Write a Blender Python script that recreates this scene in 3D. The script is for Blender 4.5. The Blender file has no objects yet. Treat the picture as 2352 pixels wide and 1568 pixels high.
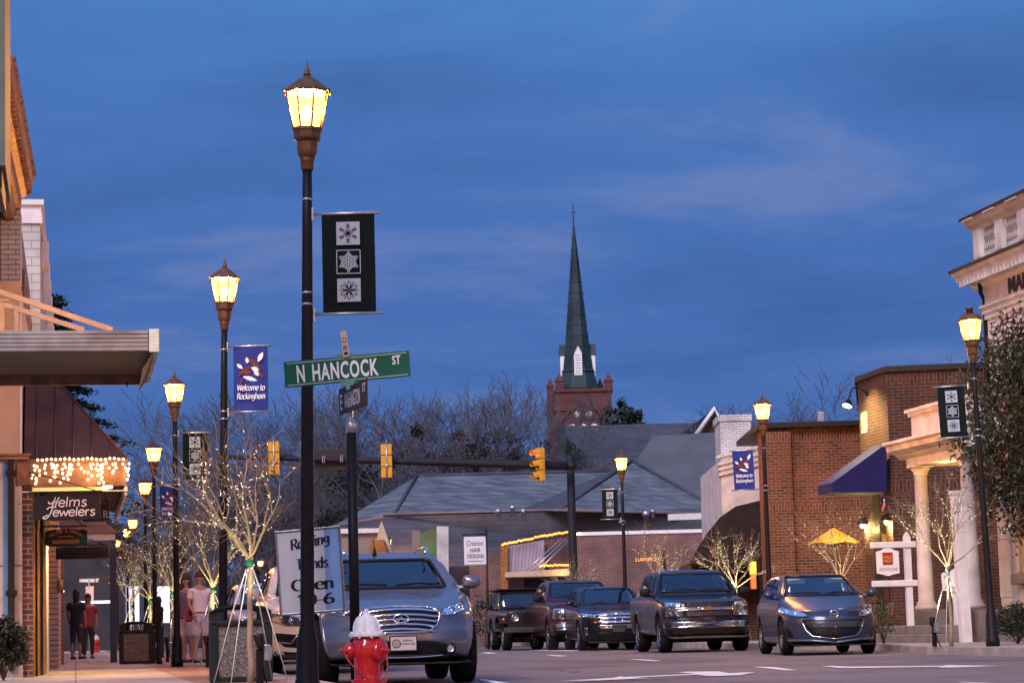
import bpy, bmesh, math, random
from mathutils import Vector, Matrix
from mathutils.bvhtree import BVHTree
from mathutils.geometry import tessellate_polygon
R = math.radians
sc = bpy.context.scene
col = sc.collection
rnd = random.Random(7)
# ------------------------------------------------------------------ camera
F = 5553.0
H0 = 0.62                        # camera above the road
TILT = math.atan(659 / F)
ROLL = R(1.5)
CAM = Vector((0, 0, H0))
fw = Vector((0, math.cos(TILT), math.sin(TILT)))
r0 = Vector((1, 0, 0)); u0 = Vector((0, -math.sin(TILT), math.cos(TILT)))
rt = r0 * math.cos(ROLL) - u0 * math.sin(ROLL)
up = r0 * math.sin(ROLL) + u0 * math.cos(ROLL)
cam_d = bpy.data.cameras.new('camera'); cam = bpy.data.objects.new('camera', cam_d); col.objects.link(cam)
cam_d.lens = 85.0; cam_d.sensor_width = 36.0; cam_d.clip_end = 3000; cam_d.clip_start = 0.1
m = Matrix((rt, up, -fw)).transposed().to_4x4(); m.translation = CAM
cam.matrix_world = m
cam_d.dof.use_dof = True; cam_d.dof.focus_distance = 20.5; cam_d.dof.aperture_fstop = 18.0
sc.camera = cam

def at(px, py, D):
    return CAM + (fw + rt * ((px - 1176) / F) - up * ((py - 784) / F)) * D
def gnd(px, py, z=0.0):
    d = fw + rt * ((px - 1176) / F) - up * ((py - 784) / F)
    return CAM + d * ((z - H0) / d.z)
def spot(px, D, z=0.0):
    """ground point seen at column px (where it meets height z) at depth D"""
    py = 1443 - (px - 1176) * math.tan(ROLL) + (H0 - z) * F / D
    p = at(px, py, D); return Vector((p.x, p.y, z))
# street frame: local x = to the right (b), local y = along the street (a)
TH = math.atan((1176 - 163) / F)
U = Vector((-math.sin(TH), math.cos(TH), 0)); N = Vector((math.cos(TH), math.sin(TH), 0))
KERB = 0.13
def ba(p): return p.dot(N), p.dot(U)
def st(b, a, z=0.0): return N * b + U * a + Vector((0, 0, z))
def pba(px, py, D):
    p = at(px, py, D); return p.dot(N), p.dot(U), p.z

# ------------------------------------------------------------------ mesh collector
class MB:
    def __init__(s, off=(0, 0, 0)):
        s.v = []; s.f = []; s.sm = []; s.off = Vector(off)
    def add(s, vs, fs, smooth=False):
        n = len(s.v); s.v += [Vector(v) for v in vs]
        for f in fs: s.f.append(tuple(i + n for i in f)); s.sm.append(smooth)
        return s
    def box(s, x0, x1, y0, y1, z0, z1):
        if x0 > x1: x0, x1 = x1, x0
        if y0 > y1: y0, y1 = y1, y0
        return s.add([(x0,y0,z0),(x1,y0,z0),(x1,y1,z0),(x0,y1,z0),(x0,y0,z1),(x1,y0,z1),(x1,y1,z1),(x0,y1,z1)],
              [(0,3,2,1),(4,5,6,7),(0,1,5,4),(1,2,6,5),(2,3,7,6),(3,0,4,7)])
    def bbox(s, x0, x1, y0, y1, z0, z1, r=0.01):
        """box with chamfered edges"""
        if x0 > x1: x0, x1 = x1, x0
        if y0 > y1: y0, y1 = y1, y0
        bm = bmesh.new(); bmesh.ops.create_cube(bm, size=1)
        for v in bm.verts:
            v.co = Vector(((x0+x1)/2 + v.co.x*(x1-x0), (y0+y1)/2 + v.co.y*(y1-y0), (z0+z1)/2 + v.co.z*(z1-z0)))
        bmesh.ops.bevel(bm, geom=bm.edges[:], offset=r, segments=2, affect='EDGES', profile=0.5)
        bm.verts.index_update()
        s.add([v.co.copy() for v in bm.verts], [[v.index for v in f.verts] for f in bm.faces]); bm.free(); return s
    def prism(s, poly, y0, y1, plane='xz'):
        """extrude a 2-D polygon; plane xz along y, yz along x, xy along z"""
        n = len(poly)
        def P(p, t):
            return {'xz': (p[0], t, p[1]), 'yz': (t, p[0], p[1]), 'xy': (p[0], p[1], t)}[plane]
        vs = [P(p, y0) for p in poly] + [P(p, y1) for p in poly]
        tri = tessellate_polygon([[Vector((p[0], p[1], 0)) for p in poly]])
        fs = [tuple(t) for t in tri] + [tuple(i + n for i in reversed(t)) for t in tri]
        fs += [(i, (i+1) % n, (i+1) % n + n, i + n) for i in range(n)]
        return s.add(vs, fs)
    def lathe(s, prof, n=24, c=(0, 0, 0), axis='z', smooth=True, rot=0.0):
        vs = []; fs = []
        c = Vector(c)
        for r_, h in prof:
            for k in range(n):
                t = 2 * math.pi * k / n + rot
                a, b = r_ * math.cos(t), r_ * math.sin(t)
                vs.append(c + Vector({'z': (a, b, h), 'y': (a, h, b), 'x': (h, a, b)}[axis]))
        for i in range(len(prof) - 1):
            for k in range(n):
                k2 = (k + 1) % n
                fs.append((i*n+k, i*n+k2, (i+1)*n+k2, (i+1)*n+k))
        if prof[0][0] > 1e-6: fs.append(tuple(reversed(range(n))))
        if prof[-1][0] > 1e-6: fs.append(tuple((len(prof)-1)*n + k for k in range(n)))
        return s.add(vs, fs, smooth)
    def tube(s, pts, rad, n=6, smooth=True, cap=True):
        pts = [Vector(p) for p in pts]
        if not hasattr(rad, '__len__'): rad = [rad] * len(pts)
        vs = []; fs = []; ref = None
        for i, p in enumerate(pts):
            d = (pts[min(i+1, len(pts)-1)] - pts[max(i-1, 0)])
            d = d.normalized() if d.length > 1e-9 else Vector((0, 0, 1))
            if ref is None:
                ref = Vector((1, 0, 0)) if abs(d.x) < 0.9 else Vector((0, 1, 0))
            x = (ref - d * ref.dot(d)).normalized(); y = d.cross(x); ref = x
            for k in range(n):
                t = 2 * math.pi * k / n
                vs.append(p + (x * math.cos(t) + y * math.sin(t)) * rad[i])
        for i in range(len(pts) - 1):
            for k in range(n):
                k2 = (k + 1) % n
                fs.append((i*n+k, i*n+k2, (i+1)*n+k2, (i+1)*n+k))
        if cap and n > 2:
            fs.append(tuple(reversed(range(n)))); fs.append(tuple((len(pts)-1)*n + k for k in range(n)))
        return s.add(vs, fs, smooth)
    def ball(s, c, rx, ry=None, rz=None, n=10, m=7):
        ry = ry or rx; rz = rz or rx; c = Vector(c); vs = []; fs = []
        for i in range(m + 1):
            p = math.pi * i / m
            for k in range(n):
                t = 2 * math.pi * k / n
                vs.append(c + Vector((rx*math.sin(p)*math.cos(t), ry*math.sin(p)*math.sin(t), -rz*math.cos(p))))
        for i in range(m):
            for k in range(n):
                k2 = (k+1) % n; fs.append((i*n+k, i*n+k2, (i+1)*n+k2, (i+1)*n+k))
        return s.add(vs, fs, True)
    def loft(s, rings, closed=True, smooth=True, capends=True):
        n = len(rings[0]); vs = [p for r_ in rings for p in r_]; fs = []
        for i in range(len(rings)-1):
            for k in range(n if closed else n-1):
                k2 = (k+1) % n; fs.append((i*n+k, i*n+k2, (i+1)*n+k2, (i+1)*n+k))
        if capends and closed:
            fs.append(tuple(reversed(range(n)))); fs.append(tuple((len(rings)-1)*n+k for k in range(n)))
        return s.add(vs, fs, smooth)
    def ribbon(s, pts, w, y, nib=None, thick=0.0, T=None):
        """flat pen stroke in the xz plane at depth y (towards -y)"""
        pts = [Vector((p[0], p[1])) for p in pts]; L = []; Rr = []
        for i, p in enumerate(pts):
            d = pts[min(i+1, len(pts)-1)] - pts[max(i-1, 0)]
            if d.length < 1e-9: d = Vector((1, 0))
            d.normalize(); nr = Vector((-d.y, d.x))
            h = nr * (w / 2)
            if nib is not None:
                nb = Vector(nib) / 2
                if nb.dot(nr) < 0: nb = -nb
                h = nr * (w / 2) + nb
            L.append(p + h); Rr.append(p - h)
        vs = []; fs = []
        for a, b in zip(L, Rr):
            vs += [(a.x, y, a.y), (b.x, y, b.y)]
        for i in range(len(pts)-1):
            fs.append((2*i, 2*i+1, 2*i+3, 2*i+2))
        if T: vs = [T(Vector(v)) for v in vs]
        return s.add(vs, fs)
    def merge(s, o, M=None):
        s.add([(M @ v if M else v) for v in o.v], o.f)
        s.sm[-len(o.f):] = o.sm
        return s
    def mesh(s, name):
        me = bpy.data.meshes.new(name)
        me.from_pydata([v - s.off for v in s.v], [], s.f)
        if s.sm: me.polygons.foreach_set('use_smooth', s.sm)
        me.update(); return me
    def build(s, name, mat, parent=None, label=None, loc=None, rz=0.0, sharp=None):
        me = s.mesh(name)
        if isinstance(mat, (list, tuple)):
            for q in mat: me.materials.append(q)
        else: me.materials.append(mat)
        if sharp: me.set_sharp_from_angle(angle=R(sharp))
        o = bpy.data.objects.new(name, me); col.objects.link(o)
        if parent: o.parent = parent
        if loc is not None: o.location = loc
        o.rotation_euler.z = rz
        if label: o['label'] = label
        return o

def tag(o, label=None, cat=None, group=None, kind=None):
    if label: o['label'] = label
    if cat: o['category'] = cat
    if group: o['group'] = group
    if kind: o['kind'] = kind
    return o
def thing(name, label, cat, loc=(0, 0, 0), rz=0.0, group=None):
    o = bpy.data.objects.new(name, None); col.objects.link(o); o.empty_display_size = 0.2
    o.location = loc; o.rotation_euler.z = rz
    return tag(o, label, cat, group)
def copy_tree(o, parent=None):
    c = o.copy(); col.objects.link(c)
    if parent: c.parent = parent
    for ch in list(o.children): copy_tree(ch, c)
    return c
def put_copy(src, loc, rz=None, label=None, scale=None, group=None):
    c = copy_tree(src); c.location = loc
    if rz is not None: c.rotation_euler.z = rz
    if label: c['label'] = label
    if scale: c.scale = (scale,)*3 if not hasattr(scale, '__len__') else scale
    if group: c['group'] = group
    return c

# ------------------------------------------------------------------ materials
def new_mat(name):
    mt = bpy.data.materials.new(name); mt.use_nodes = True
    nt = mt.node_tree; return mt, nt, nt.nodes['Principled BSDF']
def mat(name, c, rough=0.6, metal=0.0, var=0.15, scale=6.0, bump=0.0, coat=0.0, emit=None, es=0.0, spec=0.3, bscale=None, stretch=None):
    mt, nt, b = new_mat(name)
    b.inputs['Roughness'].default_value = rough; b.inputs['Metallic'].default_value = metal
    b.inputs['Coat Weight'].default_value = coat; b.inputs['Coat Roughness'].default_value = 0.04
    b.inputs['Specular IOR Level'].default_value = spec
    if emit:
        b.inputs['Emission Color'].default_value = (*emit, 1); b.inputs['Emission Strength'].default_value = es
    tc = nt.nodes.new('ShaderNodeTexCoord'); vec = tc.outputs['Object']
    if stretch:
        mp = nt.nodes.new('ShaderNodeMapping'); mp.inputs['Scale'].default_value = stretch
        nt.links.new(vec, mp.inputs['Vector']); vec = mp.outputs['Vector']
    if var:
        nz = nt.nodes.new('ShaderNodeTexNoise'); nz.inputs['Scale'].default_value = scale; nz.inputs['Detail'].default_value = 6
        nt.links.new(vec, nz.inputs['Vector'])
        rp = nt.nodes.new('ShaderNodeValToRGB')
        rp.color_ramp.elements[0].position = 0.3; rp.color_ramp.elements[1].position = 0.7
        rp.color_ramp.elements[0].color = (*[max(0, x*(1-var)) for x in c], 1)
        rp.color_ramp.elements[1].color = (*[min(1, x*(1+var)) for x in c], 1)
        nt.links.new(nz.outputs['Fac'], rp.inputs['Fac']); nt.links.new(rp.outputs['Color'], b.inputs['Base Color'])
    else:
        b.inputs['Base Color'].default_value = (*c, 1)
    if bump:
        n2 = nt.nodes.new('ShaderNodeTexNoise'); n2.inputs['Scale'].default_value = bscale or scale * 4; n2.inputs['Detail'].default_value = 4
        nt.links.new(vec, n2.inputs['Vector'])
        bp = nt.nodes.new('ShaderNodeBump'); bp.inputs['Strength'].default_value = bump; bp.inputs['Distance'].default_value = 0.02
        nt.links.new(n2.outputs['Fac'], bp.inputs['Height']); nt.links.new(bp.outputs['Normal'], b.inputs['Normal'])
    return mt
def brick(name, c1, c2, mortar, course=0.076, length=0.22, vert=False, rough=0.85, stain=0.25, bump=0.6):
    mt, nt, b = new_mat(name); L = nt.links.new
    tc = nt.nodes.new('ShaderNodeTexCoord'); sp = nt.nodes.new('ShaderNodeSeparateXYZ'); L(tc.outputs['Object'], sp.inputs[0])
    ad = nt.nodes.new('ShaderNodeMath'); L(sp.outputs['X'], ad.inputs[0]); L(sp.outputs['Y'], ad.inputs[1])
    cb = nt.nodes.new('ShaderNodeCombineXYZ')
    L(ad.outputs[0], cb.inputs['Y' if vert else 'X']); L(sp.outputs['Z'], cb.inputs['X' if vert else 'Y'])
    br = nt.nodes.new('ShaderNodeTexBrick'); L(cb.outputs[0], br.inputs['Vector'])
    br.inputs['Color1'].default_value = (*c1, 1); br.inputs['Color2'].default_value = (*c2, 1); br.inputs['Mortar'].default_value = (*mortar, 1)
    br.inputs['Scale'].default_value = 1.0; br.inputs['Mortar Size'].default_value = 0.010; br.inputs['Mortar Smooth'].default_value = 0.2
    br.inputs['Brick Width'].default_value = length; br.inputs['Row Height'].default_value = course; br.inputs['Bias'].default_value = -0.1
    nz = nt.nodes.new('ShaderNodeTexNoise'); nz.inputs['Scale'].default_value = 0.9; nz.inputs['Detail'].default_value = 8; L(tc.outputs['Object'], nz.inputs['Vector'])
    mr = nt.nodes.new('ShaderNodeMapRange'); mr.inputs[1].default_value = 0.3; mr.inputs[2].default_value = 0.7
    mr.inputs[3].default_value = 1 - stain; mr.inputs[4].default_value = 1 + stain; L(nz.outputs['Fac'], mr.inputs[0])
    mx = nt.nodes.new('ShaderNodeMix'); mx.data_type = 'RGBA'; mx.blend_type = 'MULTIPLY'; mx.inputs[0].default_value = 1
    L(br.outputs['Color'], mx.inputs[6]); L(mr.outputs[0], mx.inputs[7]); L(mx.outputs[2], b.inputs['Base Color'])
    b.inputs['Roughness'].default_value = rough; b.inputs['Specular IOR Level'].default_value = .2
    bp = nt.nodes.new('ShaderNodeBump'); bp.inputs['Strength'].default_value = bump; bp.inputs['Distance'].default_value = 0.01; bp.invert = True
    L(br.outputs['Fac'], bp.inputs['Height']); L(bp.outputs['Normal'], b.inputs['Normal'])
    return mt
def emis(name, c, s, var=0.0):
    mt, nt, b = new_mat(name)
    b.inputs['Base Color'].default_value = (*[min(1, x) for x in c], 1)
    b.inputs['Emission Color'].default_value = (*c, 1); b.inputs['Emission Strength'].default_value = s
    return mt
def glassm(name, tint, refl=1.0, rough=0.02, alpha=0.6, ior=1.5):
    """pane: fresnel gloss over a tinted see-through sheet"""
    mt = bpy.data.materials.new(name); mt.use_nodes = True; nt = mt.node_tree; nt.nodes.clear(); L = nt.links.new
    out = nt.nodes.new('ShaderNodeOutputMaterial'); tr = nt.nodes.new('ShaderNodeBsdfTransparent'); tr.inputs[0].default_value = (*tint, 1)
    gl = nt.nodes.new('ShaderNodeBsdfGlossy'); gl.inputs['Roughness'].default_value = rough; gl.inputs[0].default_value = (refl, refl, refl, 1)
    fr = nt.nodes.new('ShaderNodeFresnel'); fr.inputs[0].default_value = ior
    mx = nt.nodes.new('ShaderNodeMixShader'); L(fr.outputs[0], mx.inputs[0]); L(tr.outputs[0], mx.inputs[1]); L(gl.outputs[0], mx.inputs[2])
    L(mx.outputs[0], out.inputs[0]); return mt
def shopglow(name, tint, em, es):
    """lantern pane: lit translucent glass that lets the lamp's light through"""
    mt = bpy.data.materials.new(name); mt.use_nodes = True; nt = mt.node_tree; nt.nodes.clear(); L = nt.links.new
    out = nt.nodes.new('ShaderNodeOutputMaterial'); tr = nt.nodes.new('ShaderNodeBsdfTransparent'); tr.inputs[0].default_value = (*tint, 1)
    e = nt.nodes.new('ShaderNodeEmission'); e.inputs[0].default_value = (*em, 1); e.inputs[1].default_value = es
    ad = nt.nodes.new('ShaderNodeAddShader'); L(tr.outputs[0], ad.inputs[0]); L(e.outputs[0], ad.inputs[1]); L(ad.outputs[0], out.inputs[0]); return mt
def light(kind, name, loc, energy, colr, parent=None, size=0.05, **kw):
    ld = bpy.data.lights.new(name, kind); ld.energy = energy; ld.color = colr
    if kind in ('POINT', 'SPOT'): ld.shadow_soft_size = size
    for k, v in kw.items(): setattr(ld, k, v)
    o = bpy.data.objects.new(name, ld); col.objects.link(o); o.location = loc
    if parent: o.parent = parent
    return o
def aim(o, d):
    o.rotation_euler = Vector(d).to_track_quat('-Z', 'Y').to_euler()

# ------------------------------------------------------------------ text and pen strokes
def text_raw(s, shear=0.0, bold=0.0, space=1.0):
    cu = bpy.data.curves.new('txt', 'FONT'); cu.body = s; cu.shear = shear; cu.offset = bold; cu.space_character = space
    cu.resolution_u = 3; cu.fill_mode = 'FRONT'
    o = bpy.data.objects.new('txt', cu); col.objects.link(o)
    dg = bpy.context.evaluated_depsgraph_get(); ev = o.evaluated_get(dg); me = ev.to_mesh()
    vs = [v.co.copy() for v in me.vertices]; fs = [tuple(p.vertices) for p in me.polygons]
    ev.to_mesh_clear(); bpy.data.objects.remove(o); bpy.data.curves.remove(cu)
    return vs, fs
def text_fit(mb, s, x0, x1, z0, z1, y, shear=0.0, bold=0.0, space=1.0, T=None, keep=False):
    """text whose ink fills the rectangle x0..x1, z0..z1 on the plane y, read from -y"""
    vs, fs = text_raw(s, shear, bold, space)
    a0 = min(v.x for v in vs); a1 = max(v.x for v in vs); b0 = min(v.y for v in vs); b1 = max(v.y for v in vs)
    kx = (x1-x0)/(a1-a0); kz = (z1-z0)/(b1-b0)
    out = [Vector((x0 + (v.x-a0)*kx, y, z0 + (v.y-b0)*kz)) for v in vs]
    if T: out = [T(v) for v in out]
    mb.add(out, fs)
def cr(pts, k=5, closed=False):
    P_ = [Vector(p) for p in pts]; out = []; n = len(P_)
    if n < 3 and not closed: return P_
    rng = range(n if closed else n-1)
    for i in rng:
        p0 = P_[(i-1) % n] if closed or i > 0 else P_[i]; p1 = P_[i]; p2 = P_[(i+1) % n]; p3 = P_[(i+2) % n] if closed or i+2 < n else P_[i+1]
        for j in range(k):
            t = j / k
            out.append(0.5*((2*p1) + (p2-p0)*t + (2*p0-5*p1+4*p2-p3)*t*t + (3*p1-p0-3*p2+p3)*t**3))
    out.append(P_[0].copy() if closed else P_[-1].copy()); return out
def ell(cx, cy, rx, ry, n=18): return [(cx + rx*math.cos(2*math.pi*k/n + 1.6), cy + ry*math.sin(2*math.pi*k/n + 1.6)) for k in range(n+1)]
GL = {
 'o': (46, [('e',22,25,19,25)]), 'e': (42, [[(4,27),(20,27.5),(37,28),(35,42),(22,50),(8,43),(3,25),(9,6),(24,0),(38,9)]]),
 'n': (46, [[(8,50),(8,0)],[(8,36),(18,48),(30,48),(36,38),(36,0)]]), 'i': (20, [[(9,50),(9,0)],[(9,66),(9,72)]]),
 'g': (46, [('e',20,30,15,19),[(36,50),(36,0),(31,-16),(18,-22),(5,-15)]]), 'f': (28, [[(29,68),(22,75),(13,66),(13,0)],[(3,48),(26,48)]]),
 'r': (32, [[(8,50),(8,0)],[(8,34),(17,46),(29,47)]]), 'd': (46, [[(36,75),(36,0)],('e',20,25,15,25)]),
 's': (38, [[(32,41),(21,50),(9,43),(10,33),(20,26),(31,18),(31,7),(18,0),(5,8)]]), 'p': (46, [[(8,50),(8,-24)],('e',24,25,15,25)]),
 'c': (40, [[(36,41),(22,50),(8,42),(3,25),(9,6),(22,0),(36,9)]]),
 'm': (74, [[(8,50),(8,0)],[(8,36),(18,48),(29,48),(35,38),(35,0)],[(35,36),(46,48),(57,48),(63,38),(63,0)]]),
 't': (30, [[(13,66),(13,10),(19,0),(28,4)],[(3,50),(27,50)]]), 'l': (20, [[(9,75),(9,0)]]),
 'k': (42, [[(8,75),(8,0)],[(34,50),(9,24)],[(16,30),(38,0)]]), 'h': (46, [[(8,75),(8,0)],[(8,36),(18,48),(30,48),(36,38),(36,0)]]),
 'a': (46, [[(36,50),(36,0)],('e',20,25,15,25)]), 'w': (60, [[(2,50),(15,0)],[(15,0),(29,44)],[(29,44),(43,0)],[(43,0),(56,50)]]),
 'u': (46, [[(8,50),(8,12),(16,1),(28,4),(36,16)],[(36,50),(36,0)]]), 'y': (44, [[(4,50),(22,2)],[(40,50),(22,2),(12,-20),(2,-22)]]), 'v': (42, [[(3,50),(20,0)],[(20,0),(38,50)]]),
 'b': (46, [[(8,75),(8,0)],('e',24,25,15,25)]),
 'R': (54, [[(10,72),(10,0)],[(10,72),(34,71),(44,55),(34,38),(10,37)],[(27,37),(50,0)]]), 'T': (58, [[(2,72),(56,72)],[(29,72),(29,0)]]),
 'O': (66, [('e',32,36,28,36)]), 'W': (76, [[(0,72),(18,0)],[(18,0),(37,66)],[(37,66),(56,0)],[(56,0),(74,72)]]),
 'A': (58, [[(2,0),(28,72)],[(28,72),(54,0)],[(12,26),(44,26)]]), 'U': (58, [[(8,72),(8,18),(20,1),(38,2),(48,18)],[(48,72),(48,0)]]),
 '1': (36, [[(5,58),(19,72)],[(19,72),(19,0)]]), '0': (48, [('e',23,36,19,36)]),
 '6': (46, [[(38,70),(22,62),(8,42),(4,22),(11,5),(23,0),(36,7),(40,22),(31,37),(17,37),(6,26)]]), '-': (30, [[(3,28),(25,28)]]), ' ': (24, []),
}
def pen_text(mb, s, x0, x1, zbase, unit, y, nib=(0.10, 0.0), thin=0.035, serif=True, shear=0.0, T=None, track=0):
    """calligraphic strokes; unit = height of 100 design units"""
    adv = sum(GL[c][0] + track for c in s); k = (x1 - x0) / adv; kz = unit / 100; cx = 0
    for ch in s:
        a, strokes = GL[ch]
        for q in strokes:
            if q[0] == 'e': pts = ell(*q[1:])
            else: pts = cr(q, 4) if len(q) > 2 else q
            pp = [(x0 + (cx + p[0] + shear*p[1]) * k, zbase + p[1]*kz) for p in pts]
            mb.ribbon(pp, thin*unit, y, nib=(nib[0]*k*100, nib[1]*unit), T=T)
            if serif and q[0] != 'e' and len(q) == 2 and abs(q[0][0]-q[1][0]) < 30 and abs(q[0][1]-q[1][1]) > 20:
                for e_ in q:
                    if ch in 'ng' and e_[1] > 48 and e_[0] > 20: continue
                    X = x0 + (cx + e_[0] + shear*e_[1])*k; Z_ = zbase + e_[1]*kz
                    mb.ribbon([(X-9*k, Z_), (X+9*k, Z_)], thin*unit, y - 0.0004, T=T)
        cx += a + track
# ------------------------------------------------------------------ world: dusk sky
w = bpy.data.worlds.new('World'); sc.world = w; w.use_nodes = True
nt = w.node_tree; nt.nodes.clear(); L = nt.links.new
def nd(t, **k):
    n = nt.nodes.new(t)
    for a, b in k.items(): setattr(n, a, b)
    return n
out = nd('ShaderNodeOutputWorld')
tc = nd('ShaderNodeTexCoord'); sp = nd('ShaderNodeSeparateXYZ'); L(tc.outputs['Generated'], sp.inputs[0])
rp = nd('ShaderNodeValToRGB'); rp.color_ramp.interpolation = 'EASE'
els = [(0.0, (.085,.165,.42)), (0.06, (.072,.165,.45)), (0.13, (.064,.156,.455)), (0.20, (.064,.172,.49)), (0.27, (.075,.225,.58)), (0.45, (.085,.24,.68)), (0.7, (.13,.32,.86)), (1.0, (.15,.34,.90))]
cr_ = rp.color_ramp
while len(cr_.elements) < len(els): cr_.elements.new(0.5)
for e, (p_, c_) in zip(cr_.elements, els): e.position = p_; e.color = (*c_, 1)
L(sp.outputs['Z'], rp.inputs['Fac'])
# clouds: noise on a flat layer overhead, stretched
mx = nd('ShaderNodeMath', operation='MAXIMUM'); L(sp.outputs['Z'], mx.inputs[0]); mx.inputs[1].default_value = 0.0
zz = nd('ShaderNodeMath', operation='ADD'); L(mx.outputs[0], zz.inputs[0]); zz.inputs[1].default_value = 0.16
dv = nd('ShaderNodeVectorMath', operation='DIVIDE'); L(tc.outputs['Generated'], dv.inputs[0])
cz = nd('ShaderNodeCombineXYZ')
for k_ in 'XYZ': L(zz.outputs[0], cz.inputs[k_])
L(cz.outputs[0], dv.inputs[1])
mp = nd('ShaderNodeMapping'); mp.inputs['Scale'].default_value = (1.1, 1.5, 0.6); mp.inputs['Location'].default_value = (5.1, 2.6, 0); mp.inputs['Rotation'].default_value = (0, 0, R(6)); L(dv.outputs[0], mp.inputs['Vector'])
n1 = nd('ShaderNodeTexNoise'); n1.inputs['Scale'].default_value = 1.35; n1.inputs['Detail'].default_value = 7; n1.inputs['Roughness'].default_value = 0.60; n1.inputs['Distortion'].default_value = 0.35; L(mp.outputs[0], n1.inputs['Vector'])
c1 = nd('ShaderNodeMapRange'); c1.inputs[1].default_value = 0.52; c1.inputs[2].default_value = 0.70; c1.inputs[3].default_value = 0; c1.inputs[4].default_value = 0.48; c1.interpolation_type = 'SMOOTHSTEP'; L(n1.outputs['Fac'], c1.inputs[0])
d1 = nd('ShaderNodeMapRange'); d1.inputs[1].default_value = 0.25; d1.inputs[2].default_value = 0.52; d1.inputs[3].default_value = 0.72; d1.inputs[4].default_value = 1.0; L(n1.outputs['Fac'], d1.inputs[0])
dk = nd('ShaderNodeMix', data_type='RGBA', blend_type='MULTIPLY'); dk.inputs[0].default_value = 1; L(rp.outputs['Color'], dk.inputs[6]); L(d1.outputs[0], dk.inputs[7])
cl = nd('ShaderNodeMix', data_type='RGBA'); L(c1.outputs[0], cl.inputs[0]); L(dk.outputs[2], cl.inputs[6]); cl.inputs[7].default_value = (.205, .265, .50, 1)
# afterglow of the sunset, low behind the photographer
gy = nd('ShaderNodeMapRange'); gy.inputs[1].default_value = 0.15; gy.inputs[2].default_value = -1.0; gy.inputs[3].default_value = 0; gy.inputs[4].default_value = 1; gy.interpolation_type = 'SMOOTHSTEP'; L(sp.outputs['Y'], gy.inputs[0])
gz = nd('ShaderNodeMapRange'); gz.inputs[1].default_value = 1.0; gz.inputs[2].default_value = 0.0; gz.inputs[3].default_value = 0; gz.inputs[4].default_value = 1; L(sp.outputs['Z'], gz.inputs[0])
gm = nd('ShaderNodeMath', operation='MULTIPLY'); L(gy.outputs[0], gm.inputs[0]); L(gz.outputs[0], gm.inputs[1])
gl = nd('ShaderNodeMix', data_type='RGBA', blend_type='ADD'); L(gm.outputs[0], gl.inputs[0]); L(cl.outputs[2], gl.inputs[6]); gl.inputs[7].default_value = (.60, .48, .68, 1)
b1 = nd('ShaderNodeBackground'); b1.inputs[1].default_value = 1.0; L(gl.outputs[2], b1.inputs[0])
sky = nd('ShaderNodeTexSky', sky_type='NISHITA'); sky.sun_disc = False; sky.sun_elevation = R(-3.0); sky.sun_rotation = R(180)
b2 = nd('ShaderNodeBackground'); b2.inputs[1].default_value = 0.05; L(sky.outputs[0], b2.inputs[0])
ash = nd('ShaderNodeAddShader'); L(b1.outputs[0], ash.inputs[0]); L(b2.outputs[0], ash.inputs[1]); L(ash.outputs[0], out.inputs[0])
sun = light('SUN', 'evening_sun', (0, -20, 30), 3.8, (1.0, .84, .86)); sun.data.angle = R(28); aim(sun, (0.45, 1, -0.85))
sc.view_settings.view_transform = 'Standard'; sc.view_settings.look = 'None'; sc.view_settings.exposure = 0.0; sc.view_settings.gamma = 1.0
sc.cycles.max_bounces = 6; sc.cycles.transparent_max_bounces = 16; sc.cycles.use_denoising = True
sc.cycles.sample_clamp_indirect = 4.0; sc.cycles.caustics_reflective = False; sc.cycles.caustics_refractive = False

# ------------------------------------------------------------------ shared materials
M = {}
M['black_metal'] = mat('black painted metal', (.007,.006,.006), .5, 0, .2, 9, spec=.22)
M['dark_metal'] = mat('dark bronze metal', (.014,.011,.011), .5, 0.1, .25, 7, spec=.3)
M['lantern_metal'] = mat('lantern cast metal', (.13,.06,.027), .5, 0.3, .2, 14)  # orange glow of the lamps put into the metal's own colour
M['steel'] = mat('galvanised steel', (.45,.45,.46), .38, .9, .2, 12)
M['chrome'] = mat('bright chrome', (.75,.76,.78), .10, 1.0, .05, 8)
M['white_paint'] = mat('white paint', (.62,.60,.58), .55, 0, .10, 5, bump=.1)
M['white_metal'] = mat('white enamel', (.72,.70,.66), .35, 0, .08, 8, coat=.3)
M['concrete'] = mat('kerb concrete', (.30,.27,.25), .85, 0, .25, 2.5, bump=.5, bscale=30)
M['rubber'] = mat('tyre rubber', (.010,.0095,.0095), .9, 0, .3, 12, bump=.2, spec=.08)
M['plastic'] = mat('black plastic', (.010,.010,.011), .6, 0, .2, 12, spec=.15)
M['letter_white'] = mat('white lettering', (.80,.80,.76), .5, 0, .04, 20)
M['letter_black'] = mat('black lettering', (.012,.012,.014), .5, 0, .1, 20)
M['letter_navy'] = mat('navy lettering', (.018,.016,.05), .5, 0, .1, 20)
M['bark'] = mat('pale crape myrtle bark', (.30,.23,.155), .85, 0, .35, 7, bump=.5, stretch=(1,1,.25))
M['twig'] = mat('brown twig', (.17,.11,.075), .85, 0, .30, 9)
M['seed'] = mat('dry seed heads', (.09,.045,.03), .9, 0, .4, 15)
M['far_bark'] = mat('grey winter bark', (.085,.080,.090), .9, 0, .35, .5)
M['bulb_off'] = emis('tiny white light', (.85,.95,.75), .7)
M['bulb_warm'] = emis('warm fairy bulb', (1.0,.74,.42), 7.0)
M['lamp_glass'] = shopglow('lit lantern pane', (.75,.55,.30), (1.0,.50,.14), 2.6)
M['lamp_bulb'] = emis('lamp bulb', (1.0,.74,.40), 26)
M['dim_glass'] = glassm('unlit lantern pane', (.75,.8,.9), .8)
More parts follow.
